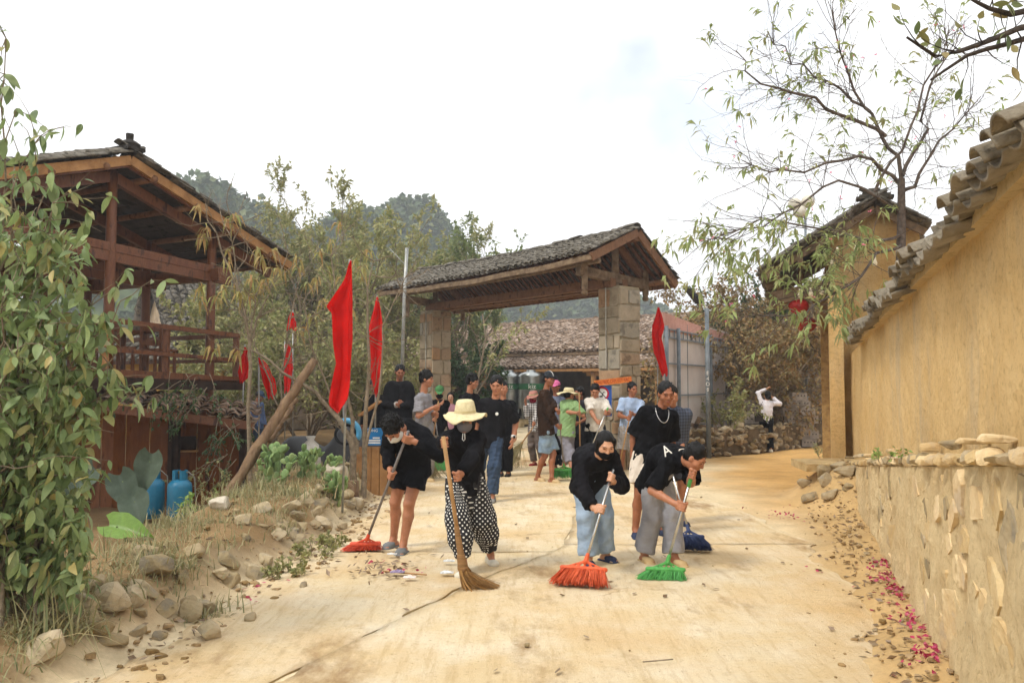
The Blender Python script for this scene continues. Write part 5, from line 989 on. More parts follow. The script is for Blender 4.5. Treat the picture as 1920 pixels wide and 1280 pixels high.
# ---- gas cylinders
m_gas = M('blue_cylinder_paint', rgb('23799c'), rgb('1c6785'), scale=5, rough=.4, spec=.5, bump=.1)
for k, px in enumerate((336, 285)):
    c = W(px, 965, 10.6 if k == 0 else 10.75); c[2] = -.17; R_ = .155; t = empty('gas_cylinder', c, ('blue gas cylinder with hose, the right one of the pair', 'blue gas cylinder half hidden behind the elephant ear leaves')[k], 'gas cylinder', 'gas cylinders beside the lean-to')
    MB().lathe(c, [(0, .02), (.13, .02), (R_, .07), (R_, .42), (R_*.93, .47), (.09, .52), (0, .53)], 24).build('body', m_gas, t, True); MB().lathe(c, [(.12, 0), (.13, .03), (.12, .03), (.11, 0)], 20).build('foot_ring', m_gas, t)
    cr = MB(); 
    for a in range(20):
        if a % 10 in (4, 5): continue
        th, th2 = a*.314, (a+1)*.314; cr.add([c+A(math.cos(x)*q, math.sin(x)*q, z) for z in (.51, .64) for q in (.085, .095) for x in (th, th2)], np.array([(0, 1, 5, 4), (2, 6, 7, 3), (4, 5, 7, 6), (0, 2, 3, 1), (0, 4, 6, 2), (1, 3, 7, 5)]))
    cr.build('collar', m_gas, t); MB().lathe(c, [(.02, .52), (.02, .60), (.03, .60), (.03, .63), (0, .63)], 10).build('valve', M('brass', rgb('a08a55'), rgb('877242'), metal=.8, rough=.4), t)
    MB().tube([c+A(.02, 0, .6), c+A(.12, -.02, .62), c+A(.19, 0, .55), c+A(.20, .02, .3), c+A(.22, .05, .1)], .009, 6).build('hose', M('grey_hose', rgb('8c8a80'), rgb('7a786e')), t, True)
# ---- billboard seen from behind
bb = empty('billboard', A(3.3, 17.2, 0), 'pale billboard on a grey steel frame seen from behind right of the gate', 'billboard'); B0, B1 = W(1243, 720, 17.2), W(1388, 720, 23.5); bx = nrm((B1-B0)*A(1, 1, 0)); bn = A(bx[1], -bx[0], 0); LB = np.linalg.norm((B1-B0)[:2]); O_ = A(B0[0], B0[1], 0)
m_pan = M('translucent_panel', rgb('c6bfb9'), rgb('b3aba6'), rgb('c0b5ae'), scale=1.2, rough=.5)
for i in range(4):
    a, b = LB*i/4+.01, LB*(i+1)/4-.01; MB().obox(O_+bx*(a+b)/2+Zu*1.75, (bx, bn, Zu), ((b-a)/2, .008, 1.3)).build('panel', m_pan, bb)
link('header', raw_mesh('header', [O_+bx*t*LB+bn*k+Zu*z for k in (-.02, .02) for t, z in ((0, 2.75), (1, 2.75), (1, 2.95), (.35, 3.05), (0, 3.15))], [np.array([(0, 5, 6, 1), (1, 6, 7, 2), (2, 7, 8, 3), (3, 8, 9, 4), (4, 9, 5, 0)]), np.array([(0, 1, 2), (0, 2, 3), (0, 3, 4), (5, 7, 6), (5, 8, 7), (5, 9, 8)])], M('pinkish_panel', rgb('c99a8c'), rgb('b98a7c'))), bb)
for z in (.62, 1.35, 2.05, 2.62, 2.80): MB().beam(O_+bn*.05+Zu*z-bx*.05, O_+bx*LB+bn*.05+Zu*z, .03, .03).build('frame_bar', m_iron, bb)
for i in range(22): MB().beam(O_+bx*LB*i/21+bn*.05+Zu*2.62, O_+bx*LB*i/21+bn*.05+Zu*2.80, .025, .025).build('frame_tie', m_iron, bb)
for f in (.0, .12, .5, .95): q = O_+bx*LB*f+bn*.09; MB().tube([q-Zu*.1, q+Zu*2.85], .045, 8).build('post', m_iron, bb, True)
for i in range(1, 4): MB().beam(O_+bx*LB*i/4+bn*.02+Zu*.5, O_+bx*LB*i/4+bn*.02+Zu*3.0, .012, .012).build('seam', m_iron, bb)
# ---- solar lamp pole
lp = empty('solar_lamp', at(1327, 17.6), 'grey pole with tilted solar street lamp in front of the billboard', 'street lamp'); q = at(1327, 17.6); top = W(1325, 578, 17.6); MB().tube([q, top], [.055, .045], 10).build('pole', m_iron, lp, True); MB().tube([top, W(1312, 560, 17.5), W(1296, 548, 17.4)], .022, 6).build('arm', m_wht, lp)
MB().beam(W(1311, 568, 17.45), W(1287, 538, 17.3), .20, .05).build('lamp_head', M('lamp_panel', rgb('2b3440'), rgb('1d242d'), rough=.3), lp)
link('lettering', text_mesh('E\n4\nO\n8', m_wht), lp, frame(W(1327, 715, 17.53), A(1, 0, 0), Zu, A(0, -1, 0), (.11, .12, .1)))
# globe lamps behind the thicket
gl = empty('globe_lamp', at(1510, 24), 'triple white globe lamp on a slim post above the brown thicket', 'street lamp'); MB().tube([at(1510, 24), W(1510, 392, 24)], .04, 8).build('post', m_iron, gl, True)
for px, py in ((1490, 383), (1515, 378), (1500, 397)): c = W(px, py, 24); MB().lathe(c, [(.2*math.sin(a), -.2*math.cos(a)) for a in np.linspace(0, math.pi, 10)], 16).build('globe', M('milky_globe', rgb('c9c3b4'), rgb('b5afa0'), rough=.3), gl, True)
ep = empty('utility_pole', at(1503, 25), 'grey utility pole behind the concrete blocks', 'pole'); MB().tube([at(1503, 25), W(1503, 560, 25)], [.10, .09], 10).build('pole', m_iron, ep, True); MB().obox(W(1503, 770, 24.9), (A(1, 0, 0), A(0, 1, 0), Zu), (.14, .1, .28)).build('junction_box', M('weathered_box', rgb('8c8470'), rgb('6e6755')), ep)
gb_ = empty('metal_door', at(1495, 26), 'grey metal cabinet door standing behind the concrete blocks', 'cabinet'); c = W(1496, 770, 26); MB().obox(c, (A(1, 0, 0), A(0, 1, 0), Zu), (.42, .05, .62)).build('panel', m_iron, gb_)
for k in range(4): MB().obox(c+A(.0, -.06, -.45+.3*k), (A(1, 0, 0), A(0, 1, 0), Zu), (.36, .012, .10)).build('louvre', m_pole, gb_)
yw = empty('yellow_wall', at(1530, 34), 'yellow plastered wall far behind the shade tree', 'wall'); MB().box((11, 34, 0), (17.5, 34.3, 3.0)).build('plaster', M('far_yellow_plaster', rgb('c39a48'), rgb('ac8338'), scale=1.5, bump=.2), yw); MB().box((10.9, 33.85, -.1), (17.6, 34.4, 1.0)).build('plinth', m_dark, yw)
# ---- dry stone wall
dw = empty('dry_stone_wall', at(1420, 19), 'low dry stone wall curving along the lane behind the woman in white', 'wall'); r = np.random.default_rng(9); m_dw = M('mossy_stone', rgb('a8977a'), rgb('6e6453'), rgb('8e7d5e'), scale=5, bump=.7, bscale=22, rnd=.28); rdw = [rock_mesh('stone', m_dw, 80+i, False, .7) for i in range(7)]
cx = np.array([(px, (1.6*1500)/(py-720)) for px, py in ((1262, 862), (1300, 857), (1350, 854), (1400, 850), (1450, 845), (1500, 838), (1545, 833), (1580, 831))]); core = MB()
for i in range(len(cx)-1):
    a, b = [A((p-960)/FPX*d, d+.25, .28) for p, d in (cx[i], cx[i+1])]; core.beam(a, b+(b-a)*.05, .36, .56)
core.build('rubble_core', M('dark_rubble', rgb('6d5c43'), rgb('4c3f2d'), scale=8, bump=1), dw)
for i in range(290):
    t = r.uniform(0, len(cx)-1.01); k = int(t); f = t-k; px, d = cx[k]*(1-f)+cx[k+1]*f; s = r.uniform(.06, .14); z = r.choice([.05, .16, .27, .38, .49, .56])+r.normal()*.02; topz = z > .45
    p = A((px-960)/FPX*d, d+(r.uniform(0, .35) if topz else .02+r.normal()*.02), z); link('stone', rdw[i % 7], dw, frame(p, *rot_frame(A(r.normal()*.4, r.normal()*.4, 1), r.uniform(0, 6.3)), (s*1.1, s*.8, s*.6)))
tag(link('boulder', rock_mesh('boulder', m_dw, 77, True), None, frame(W(1386, 800, 18.6), *rot_frame(A(.1, .1, 1), 1), (.20, .17, .15))), 'rounded tan boulder on top of the dry stone wall left of the woman in white', 'boulder')
for k, (a, b, lab) in enumerate((((1296, 796), (1345, 806), 'grey plank lying on the dry stone wall'), ((1300, 808), (1312, 782), 'short stub of wood sticking up from the dry stone wall'))): tag(MB().beam(W(*a, 17.9), W(*b, 17.9), .07, .09).build('timber_offcut', m_wood_g), lab, 'timber')
# concrete blocks
m_blkc = M('concrete_block', rgb('9a9084'), rgb('7b7268'), scale=6, bump=.6, bscale=30, rnd=.2); m_hole_shade = M('painted_hole_shade', rgb('3a342d'), rgb('2c2722'))
bm_ = MB().obox((0, 0, 0), (A(1, 0, 0), A(0, 1, 0), Zu), (.19, .10, .095)).mesh('block', m_blkc); hm = MB()
for kx in (-.12, -.04, .04, .12):
    hm.obox((kx, -.0985, .02), (A(1, 0, 0), A(0, 1, 0), Zu), (.014, .004, .016))  # dark plates on the solid block face, painting the shade of its holes
hm = hm.mesh('hole_shade', m_hole_shade); r = np.random.default_rng(14); n = 0
for row in range(7):
    for col in range(9):
        if row > 3+2.5*math.sin(col*1.1+.3)+ (1 if col > 5 else 0): continue
        px = 1382+col*16+(row % 2)*7+r.uniform(-2, 2); d = 20.4; z = .12+row*.195; x = (px-960)/FPX*d; b = link('concrete_block', bm_, None, frame(A(x, d+r.uniform(-.05, .05), z), *(lambda a: (A(math.cos(a), math.sin(a), 0), A(-math.sin(a), math.cos(a), 0), Zu))(r.normal()*.08)))
        tag(b, 'grey hollow concrete block in the stack behind the woman in white', 'block', 'concrete blocks stacked behind the stone wall'); h = bpy.data.objects.new('hole_shade', hm); COL.objects.link(h); h.parent = b; n += 1
# lanterns and bulbs at the gatehouse
m_lan = M('red_lantern', rgb('b5281e'), rgb('8e1c16'), scale=12, rough=.6, transl=.2)
for k, (px, py, dd, lab) in enumerate(((1497, 574, 12.7, 'upper red paper lantern under the gatehouse eave'), (1512, 608, 13.0, 'lower red paper lantern under the gatehouse eave'))):
    c = W(px, py, dd); t = empty('paper_lantern', c-Zu*.13, lab, 'lantern', 'red lanterns under the gatehouse eave'); prof = [(.05, -.13)]+[(.155*math.sin(a)+.006*(i % 2), -.125*math.cos(a)) for i, a in enumerate(np.linspace(.35, math.pi-.35, 11))]+[(.05, .13)]; MB().lathe(c, prof, 18).build('shade', m_lan, t, True); MB().tube([c+Zu*.13, c+Zu*.42], .004, 4).build('cord', m_blk, t); MB().lathe(c-Zu*.27, [(0, 0), (.02, 0), (.012, .14), (0, .14)], 8).build('tassel', M('gold_tassel', rgb('b8903e'), rgb('9c7730')), t)
pts = [(1640, 480), (1605, 455), (1570, 462), (1560, 480), (1548, 517), (1540, 535), (1520, 538), (1500, 540)]; wire = MB(); P = [W(a, b, 11.6+.02*i) for i, (a, b) in enumerate(pts)]; sl = empty('string_lights', P[2], 'string of white bulbs sagging from the gatehouse eave', 'string lights'); wire.tube(P, .006, 5); wire.build('wire', m_blk, sl)
for i, p in enumerate(P): MB().lathe(p-Zu*.10, [(.0, -.05), (.03, -.03), (.036, 0), (.018, .05), (.016, .09), (0, .09)], 10).build('bulb', M('bulb_glass', rgb('d8cdb4'), rgb('c8bb9f'), rough=.25), sl, True)
# bunting, covered motorbike, wheel
cv = empty('covered_motorbike', W(610, 850, 13.5), 'dark grey covered motorbike behind the cactus', 'motorbike'); c = W(615, 790, 13.6)
m_cov = M('grey_bike_cover', rgb('4a4a4b'), rgb('363637'), scale=2, rough=.6, bump=.4, bscale=7)
nu, nv = 24, 16; V = []
for i in np.linspace(0, 1, nu):
    hh = .62+.42*math.exp(-((i-.68)/.14)**2)+.12*math.sin(i*9); wd = .30+.08*math.sin(i*3.14)
    for j in np.linspace(0, math.pi, nv): V.append(A(c[0]-.75+1.5*i, c[1]+.25*i-math.cos(j)*wd*(1+.06*math.sin(i*31+j*3)), .0+hh*math.sin(j)**.5+.02*math.sin(i*27)))
link('cover', raw_mesh('cover', V, [gridF(nu, nv)], m_cov, True), cv)
wt = empty('motorbike', W(655, 850, 12.6), 'light blue motorbike fender and wheel behind the forked sapling', 'motorbike'); q = W(648, 812, 12.6); th = np.linspace(0, 6.283, 21); MB().tube([q+A(math.cos(a)*.15, .05*math.cos(a), math.sin(a)*.15-.02) for a in th], .022, 8).build('wheel', m_blk, wt, True)
m_lb = M('light_blue_paint', rgb('5fa8cf'), rgb('4b93ba'), rough=.3, spec=.5); MB().tube([q+A(math.cos(a)*.2, .05*math.cos(a), math.sin(a)*.2) for a in np.linspace(-.5, 1.9, 10)], .045, 8).build('fender', m_lb, wt, True); MB().tube([q, q+A(-.05, .1, .45), q+A(-.1, .2, .62)], .03, 6).build('fork', m_pole, wt)
sk = empty('white_sack', W(580, 840, 13.0), 'white cloth sack standing behind the cactus pads', 'sack'); c = W(583, 800, 13); MB().lathe(A(c[0], c[1], .0), [(0, 0), (.15, .01), (.18, .15), (.16, .4), (.13, .62), (.05, .70), (.08, .76), (0, .75)], 14).build('sack', M('white_sacking', rgb('cfcac0'), rgb('b8b2a6'), scale=10, bump=.8, bscale=12), sk, True)
# red rag and stump near flag pole
st = MB(); c = G(662, 925, .2); c[2] = gz(c[0], c[1]); st.lathe(c, [(0, -.05), (.085, -.05), (.075, .1), (.072, .26), (.0, .27)], 10); tag(st.build('tree_stump', m_log, None, True), 'cut wooden stump post at the edge of the bank', 'stump')
# ---- fallen petals, dry leaves, litter
m_pet = leafmat('magenta_petal', [rgb(c) for c in ('a52a4c', 'bd4a68', '8c2240', 'c4687e')], transl=.2); r = np.random.default_rng(71); P, D, P2, D2 = [], [], [], []
for (px, py, n, s) in ((1700, 1265, 70, .11), (1705, 1225, 20, .06), (1668, 1185, 32, .08), (1640, 1140, 50, .10), (1605, 1105, 60, .12), (1580, 1080, 46, .10), (1600, 1130, 30, .08), (1525, 1070, 6, .05), (1480, 970, 26, .25), (1465, 965, 16, .15), (1605, 1165, 8, .05)):
    c = G(px, py)
    for _ in range(int(n*.75)): x, y = c[0]+r.normal()*s*.55, c[1]+r.normal()*s*1.1; x = min(x, WALLX(y)-.10) if px < 1560 else WALLX(y)-.11-abs(r.normal())*s*.9; P.append(A(x, y, gz(x, y)+.012+r.random()*.03)); D.append(A(r.normal(), r.normal(), r.random()*.8))
for (px, py, n, s) in ((750, 1075, 12, .12), (462, 1107, 7, .06), (470, 1128, 4, .04), (700, 1055, 5, .1), (540, 1095, 2, .03)):
    c = G(px, py)
    for _ in range(n): x, y = c[0]+r.normal()*s, c[1]+r.normal()*s; P.append(A(x, y, max(.012, gz(x, y))+.012)); D.append(A(r.normal(), r.normal(), r.random()*.6))
V, F = leaf_arrays(P, D, .038, .014, seed=3, droop=.1, blunt=.55); tag(link('fallen_petals', raw_mesh('fallen_petals', V, [F], m_pet)), 'magenta petals strewn along the foot of the wall and in the sweepings', 'petals', kind='stuff')
for i in range(240):
    y = r.uniform(3.6, 12); x = WALLX(y)-.18-abs(r.normal())*.22; P2.append(A(x, y, gz(x, y)+.012)); D2.append(A(r.normal(), r.normal(), r.random()*.3))
for i in range(160):
    y = r.uniform(4, 12); x = road_edge(y)+.2-abs(r.normal())*.5; P2.append(A(x, y, gz(x, y)+.03)); D2.append(A(r.normal(), r.normal(), r.random()*.3))
for i in range(70): c = G(720+r.normal()*45, 1068+r.normal()*14); P2.append(c+A(0, 0, .02)); D2.append(A(r.normal(), r.normal(), r.random()*.4))
for i in range(60): x, y = r.uniform(-1.8, 3), r.uniform(4.2, 14); P2.append(A(x, y, .018)); D2.append(A(r.normal(), r.normal(), r.random()*.2))
V, F = leaf_arrays(P2, D2, .07, .016, seed=4, droop=0); tag(link('dry_leaves', raw_mesh('dry_leaves', V, [F], leafmat('fallen_dry_leaf', [rgb(c) for c in ('7d6850', '94806a', '6b5640', 'a08d6c')], transl=.1))), 'curled dry leaves blown against both edges of the road', 'leaves', kind='stuff')
m_pk = M('foil_packet', rgb('d6d6d2'), rgb('8f9296'), rgb('f0efe9'), scale=30, rough=.3, metal=.3)
def crumple(px, py, s, mat, lab, name='litter', cat='litter'):
    c = G(px, py, .02); rr = np.random.default_rng(int(px)); nu = 9; V = np.array([[c+A((i/8-.5)*s*2, (j/8-.5)*s*1.2, .02+s*.35*rr.random()*math.sin(math.pi*i/8)*math.sin(math.pi*j/8)+.004*rr.random()) for j in range(nu)] for i in range(nu)]).reshape(-1, 3); P = np.vstack([V, V-A(0, 0, .004)]); g = gridF(nu, nu); tag(link(name, raw_mesh(name, P, [g, g[:, ::-1]+81], mat)), lab, cat, 'litter on the road')
crumple(838, 1077, .055, m_pk, 'crumpled silver packet left of the sorghum broom'); crumple(842, 1055, .05, m_pk, 'torn silver and dark wrapper behind the sorghum broom handle'); crumple(735, 1042, .045, m_pk, 'white crumpled wrapper by the grey slides'); crumple(768, 1086, .05, M('pink_wrapper', rgb('d8a0a0'), rgb('c06070'), rgb('efe6dc'), scale=25), 'pink and white wrapper in the swept heap'); crumple(745, 1076, .06, M('purple_wrapper', rgb('6f6480'), rgb('4b4658'), rgb('a08fae'), scale=25, rough=.4), 'purple plastic wrapper in the swept heap')
tag(MB().tube([G(718, 1070, .03), G(800, 1077, .03)], .006, 5).build('bamboo_stick', m_wood_new), 'thin bamboo stick lying in front of the swept heap', 'stick'); tag(MB().tube([G(1205, 1240, .02), G(1262, 1235, .025)], .004, 5).build('twig', m_twig), 'single twig lying on the near concrete slab', 'twig')
tag(link('pebble', rs2[1], None, frame(G(988, 1209, .015), A(1, 0, 0), A(0, 1, 0), Zu, (.022, .018, .015))), 'single grey pebble lying on the near slab', 'pebble')
# ================================================================== PEOPLE
class Field:
    """signed distance field of blended tapered limbs, meshed as one continuous surface"""
    def __init__(s, h): s.h = h; s.ops = []; s.lo = np.full(3, 1e9); s.hi = np.full(3, -1e9); s.cuts = []; s.nz = None
    def _bb(s, lo, hi, sub):
        if not sub: s.lo = np.minimum(s.lo, lo); s.hi = np.maximum(s.hi, hi)
    def rc(s, a, b, ra, rb, k=.02, flat=False, sub=False):
        a = np.asarray(a, float); b = np.asarray(b, float); R_ = max(ra, rb); lo = np.minimum(a, b)-R_; hi = np.maximum(a, b)+R_; s._bb(lo, hi, sub); d = b-a; L2 = max(1e-9, d.dot(d)); L = math.sqrt(L2)
        def f(x, y, z):
            x = x-a[0]; y = y-a[1]; z = z-a[2]; t0 = (x*d[0]+y*d[1]+z*d[2])/L2; t = np.clip(t0, 0, 1); q = np.sqrt((x-t*d[0])**2+(y-t*d[1])**2+(z-t*d[2])**2)-(ra+(rb-ra)*t)
            return np.maximum(q, (t0-1)*L) if flat else q
        s.ops.append((lo, hi, f, k, sub)); return s
    def ec(s, a, b, ra, rb, side, flatness, k=.04, flat=False):
        """tapered limb with an elliptic section: radius r along `side`, r*flatness across it"""
        a = np.asarray(a, float); b = np.asarray(b, float); d = b-a; L = max(1e-6, np.linalg.norm(d)); ax = d/L; sd = nrm(side-ax*np.dot(side, ax)); fr = np.cross(ax, sd); R_ = max(ra, rb); lo = np.minimum(a, b)-R_; hi = np.maximum(a, b)+R_; s._bb(lo, hi, False)
        def f(x, y, z):
            x = x-a[0]; y = y-a[1]; z = z-a[2]; w = x*ax[0]+y*ax[1]+z*ax[2]; t = np.clip(w/L, 0, 1); u = x*sd[0]+y*sd[1]+z*sd[2]; v = (x*fr[0]+y*fr[1]+z*fr[2])/flatness; e = w-t*L
            q = (np.sqrt(u*u+v*v+(e/(.5+.5*flatness))**2)-(ra+(rb-ra)*t))*(.5+.5*flatness)
            return np.maximum(q, w-L) if flat else q
        s.ops.append((lo, hi, f, k, False)); return s
    def el(s, c, Rm, r, k=.015, sub=False):
        c = np.asarray(c, float); R_ = max(r); lo = c-R_; hi = c+R_; s._bb(lo, hi, sub)
        def f(x, y, z):
            x = x-c[0]; y = y-c[1]; z = z-c[2]; q0 = 0; q1 = 0
            for i in range(3): w = x*Rm[i][0]+y*Rm[i][1]+z*Rm[i][2]; q0 = q0+(w/r[i])**2; q1 = q1+(w/r[i]**2)**2
            q0 = np.sqrt(q0); return q0*(q0-1)/np.maximum(1e-6, np.sqrt(q1))
        s.ops.append((lo, hi, f, k, sub)); return s
    def cut(s, p, n): s.cuts.append((np.asarray(p, float), nrm(n))); return s
    def grid(s):
        h = s.h; lo = s.lo-3*h-.012; n = np.ceil((s.hi+3*h+.012-lo)/h).astype(int)+1; ax = [lo[i]+h*np.arange(n[i]) for i in range(3)]; D = np.full(n, .1, np.float32); mg = .05
        for l, u, f, k, sub in s.ops:
            i0 = np.clip(np.floor((l-mg-lo)/h).astype(int), 0, n-1); i1 = np.clip(np.ceil((u+mg-lo)/h).astype(int)+1, 1, n)
            if np.any(i1 <= i0): continue
            x = ax[0][i0[0]:i1[0], None, None]; y = ax[1][None, i0[1]:i1[1], None]; z = ax[2][None, None, i0[2]:i1[2]]; q = f(x, y, z).astype(np.float32); sl = tuple(slice(i0[i], i1[i]) for i in range(3)); B = D[sl]
            if sub: D[sl] = np.maximum(B, -q)
            else: g = np.maximum(k-np.abs(B-q), 0)/k; D[sl] = np.minimum(B, q)-g*g*k*.25
        X, Y, Z = ax[0][:, None, None], ax[1][None, :, None], ax[2][None, None, :]
        if s.nz:
            amp, fr, sd = s.nz; r = np.random.default_rng(sd); w = 0
            for i in range(5):
                d = r.normal(size=3)*A(1, 1, .55); d *= fr*r.uniform(.5, 1.6)/np.linalg.norm(d); q_ = np.sin(X*d[0]+Y*d[1]+Z*d[2]+r.uniform(0, 6)); w = w+(q_ if i < 2 else 1.3-2*np.abs(q_))
            D += (amp*w/2.2).astype(np.float32)
        for p, nn in s.cuts: D = np.maximum(D, ((X-p[0])*nn[0]+(Y-p[1])*nn[1]+(Z-p[2])*nn[2]).astype(np.float32))
        return D, lo
    def arrays(s):
        D, lo = s.grid(); ins = D < 0; c = [ins[i:ins.shape[0]-1+i, j:ins.shape[1]-1+j, k:ins.shape[2]-1+k] for i in (0, 1) for j in (0, 1) for k in (0, 1)]
        sm = sum(q.astype(np.uint8) for q in c); act = (sm > 0) & (sm < 8); I = np.argwhere(act)
        if len(I) == 0: return None
        vals = np.stack([D[I[:, 0]+i, I[:, 1]+j, I[:, 2]+k] for i in (0, 1) for j in (0, 1) for k in (0, 1)], 1); offs = np.array([(i, j, k) for i in (0, 1) for j in (0, 1) for k in (0, 1)], float)
        acc = np.zeros((len(I), 3)); cnt = np.zeros(len(I))
        for a in range(8):
            for b in range(a+1, 8):
                if np.abs(offs[a]-offs[b]).sum() != 1: continue
                va, vb = vals[:, a], vals[:, b]; m = (va < 0) != (vb < 0); t = np.where(m, va/np.where(m, va-vb, 1), 0); p = offs[a]+(offs[b]-offs[a])*t[:, None]; acc += p*m[:, None]; cnt += m
        V = (I+acc/cnt[:, None])*s.h+lo; idx = np.full(act.shape, -1, np.int32); idx[act] = np.arange(len(I)); F = []
        for axn in range(3):
            a = ins.take(range(0, ins.shape[axn]-1), axn); b = ins.take(range(1, ins.shape[axn]), axn); E = np.argwhere(a != b); o1, o2 = [q for q in range(3) if q != axn]
            ok = (E[:, o1] > 0) & (E[:, o2] > 0) & (E[:, o1] < ins.shape[o1]-1) & (E[:, o2] < ins.shape[o2]-1); E = E[ok]; fl = a[tuple(E.T)]; q = []
            for d1, d2 in ((1, 1), (0, 1), (0, 0), (1, 0)): C = E.copy(); C[:, o1] -= d1; C[:, o2] -= d2; q.append(idx[tuple(C.T)])
            Q = np.stack(q, 1); flip = fl if axn != 1 else ~fl; Q[~flip] = Q[~flip][:, ::-1]; F.append(Q)
        return V, np.concatenate(F)
    def build(s, name, mat, parent):
        r = s.arrays()
        if r is None: return None
        return link(name, raw_mesh(name, r[0], [r[1]], mat, True), parent)
def ik(a, b, l1, l2, pole):
    d = b-a; L = np.linalg.norm(d); 
    if L > (l1+l2)*.995: b = a+d/L*(l1+l2)*.995; L = (l1+l2)*.995; d = b-a
    ax = d/L; x = (l1*l1-l2*l2+L*L)/(2*L); h = math.sqrt(max(0, l1*l1-x*x)); p = pole-ax*pole.dot(ax); return a+ax*x+nrm(p)*h, b
def skin(name, a, b): return M(name, rgb(a), rgb(b), scale=14, rough=.5, spec=.35, bump=.05)
SK1, SK2, SK3 = skin('skin_tan', 'b27a5c', '9f6a4d'), skin('skin_brown', '9a6346', '88553b'), skin('skin_light', 'c99a7d', 'b98869')
m_hair = M('black_hair', rgb('12100f'), rgb('080707'), scale=60, stretch=(3, 3, .6), bump=.3, bscale=120, rough=.5, spec=.2)
m_eye = M('dark_eye', rgb('1a1210'), rgb('120c0a'), rough=.2, spec=.5); m_lip = M('lip', rgb('8e4a40'), rgb('7d4038'), rough=.5)
def cloth(name, a, b=None, scale=9, bump=.9, **k): return M('cloth_'+name, rgb(a), rgb(b) if b else None, scale=scale, bump=bump, bscale=k.pop('bscale', 15), rough=.95, spec=.08, **k)
CB = cloth('black', '17171a', '0f0f11'); CB2 = cloth('soft_black', '1d1c1f', '121214'); CJ = cloth('pale_jeans', '9fb1c4', '8699ae', scale=5); CG = cloth('grey_sweatpants', '9b9ba0', '88888e', scale=7); CW = cloth('offwhite', 'd8cdbf', 'c5b8a8'); CD = cloth('dark_denim', '3d4c62', '2c3747', scale=5); CLD = cloth('light_denim', '8fa3b0', '7388a0', scale=5)
def polka():
    m = bpy.data.materials.new('polka_dot_cloth'); m.use_nodes = True; n = m.node_tree.nodes; l = m.node_tree.links; p = n['Principled BSDF']; p.inputs['Roughness'].default_value = .9
    a = n.new('ShaderNodeAttribute'); a.attribute_name = 'pat'; v = n.new('ShaderNodeTexVoronoi'); v.voronoi_dimensions = '2D'; v.inputs['Scale'].default_value = 1; v.inputs['Randomness'].default_value = 0; l.new(a.outputs['Vector'], v.inputs['Vector'])
    r = n.new('ShaderNodeValToRGB'); e = r.color_ramp.elements; e[0].position = .20; e[0].color = (.75, .74, .70, 1); e[1].position = .25; e[1].color = (.012, .012, .014, 1); l.new(v.outputs['Distance'], r.inputs['Fac']); l.new(r.outputs['Color'], p.inputs['Base Color']); return m
def checks(name, base, c2, sc):
    m = bpy.data.materials.new(name); m.use_nodes = True; n = m.node_tree.nodes; l = m.node_tree.links; p = n['Principled BSDF']; p.inputs['Roughness'].default_value = .9; g = n.new('ShaderNodeNewGeometry'); out = None
    for d in ('X', 'Z'):
        w = n.new('ShaderNodeTexWave'); w.bands_direction = d; w.inputs['Scale'].default_value = sc; w.inputs['Distortion'].default_value = .4; l.new(g.outputs['Position'], w.inputs['Vector']); r = n.new('ShaderNodeValToRGB'); e = r.color_ramp.elements; e[0].position = .45; e[1].position = .55; e[0].color = (*base, 1); e[1].color = (*c2, 1); l.new(w.outputs['Fac'], r.inputs['Fac'])
        if out is None: out = r.outputs['Color']
        else: x = n.new('ShaderNodeMix'); x.data_type = 'RGBA'; x.inputs[0].default_value = .5; l.new(out, x.inputs[6]); l.new(r.outputs['Color'], x.inputs[7]); out = x.outputs[2]
    l.new(out, p.inputs['Base Color']); return m
BR = {}                                                       # broom handles: name -> (top, bottom)
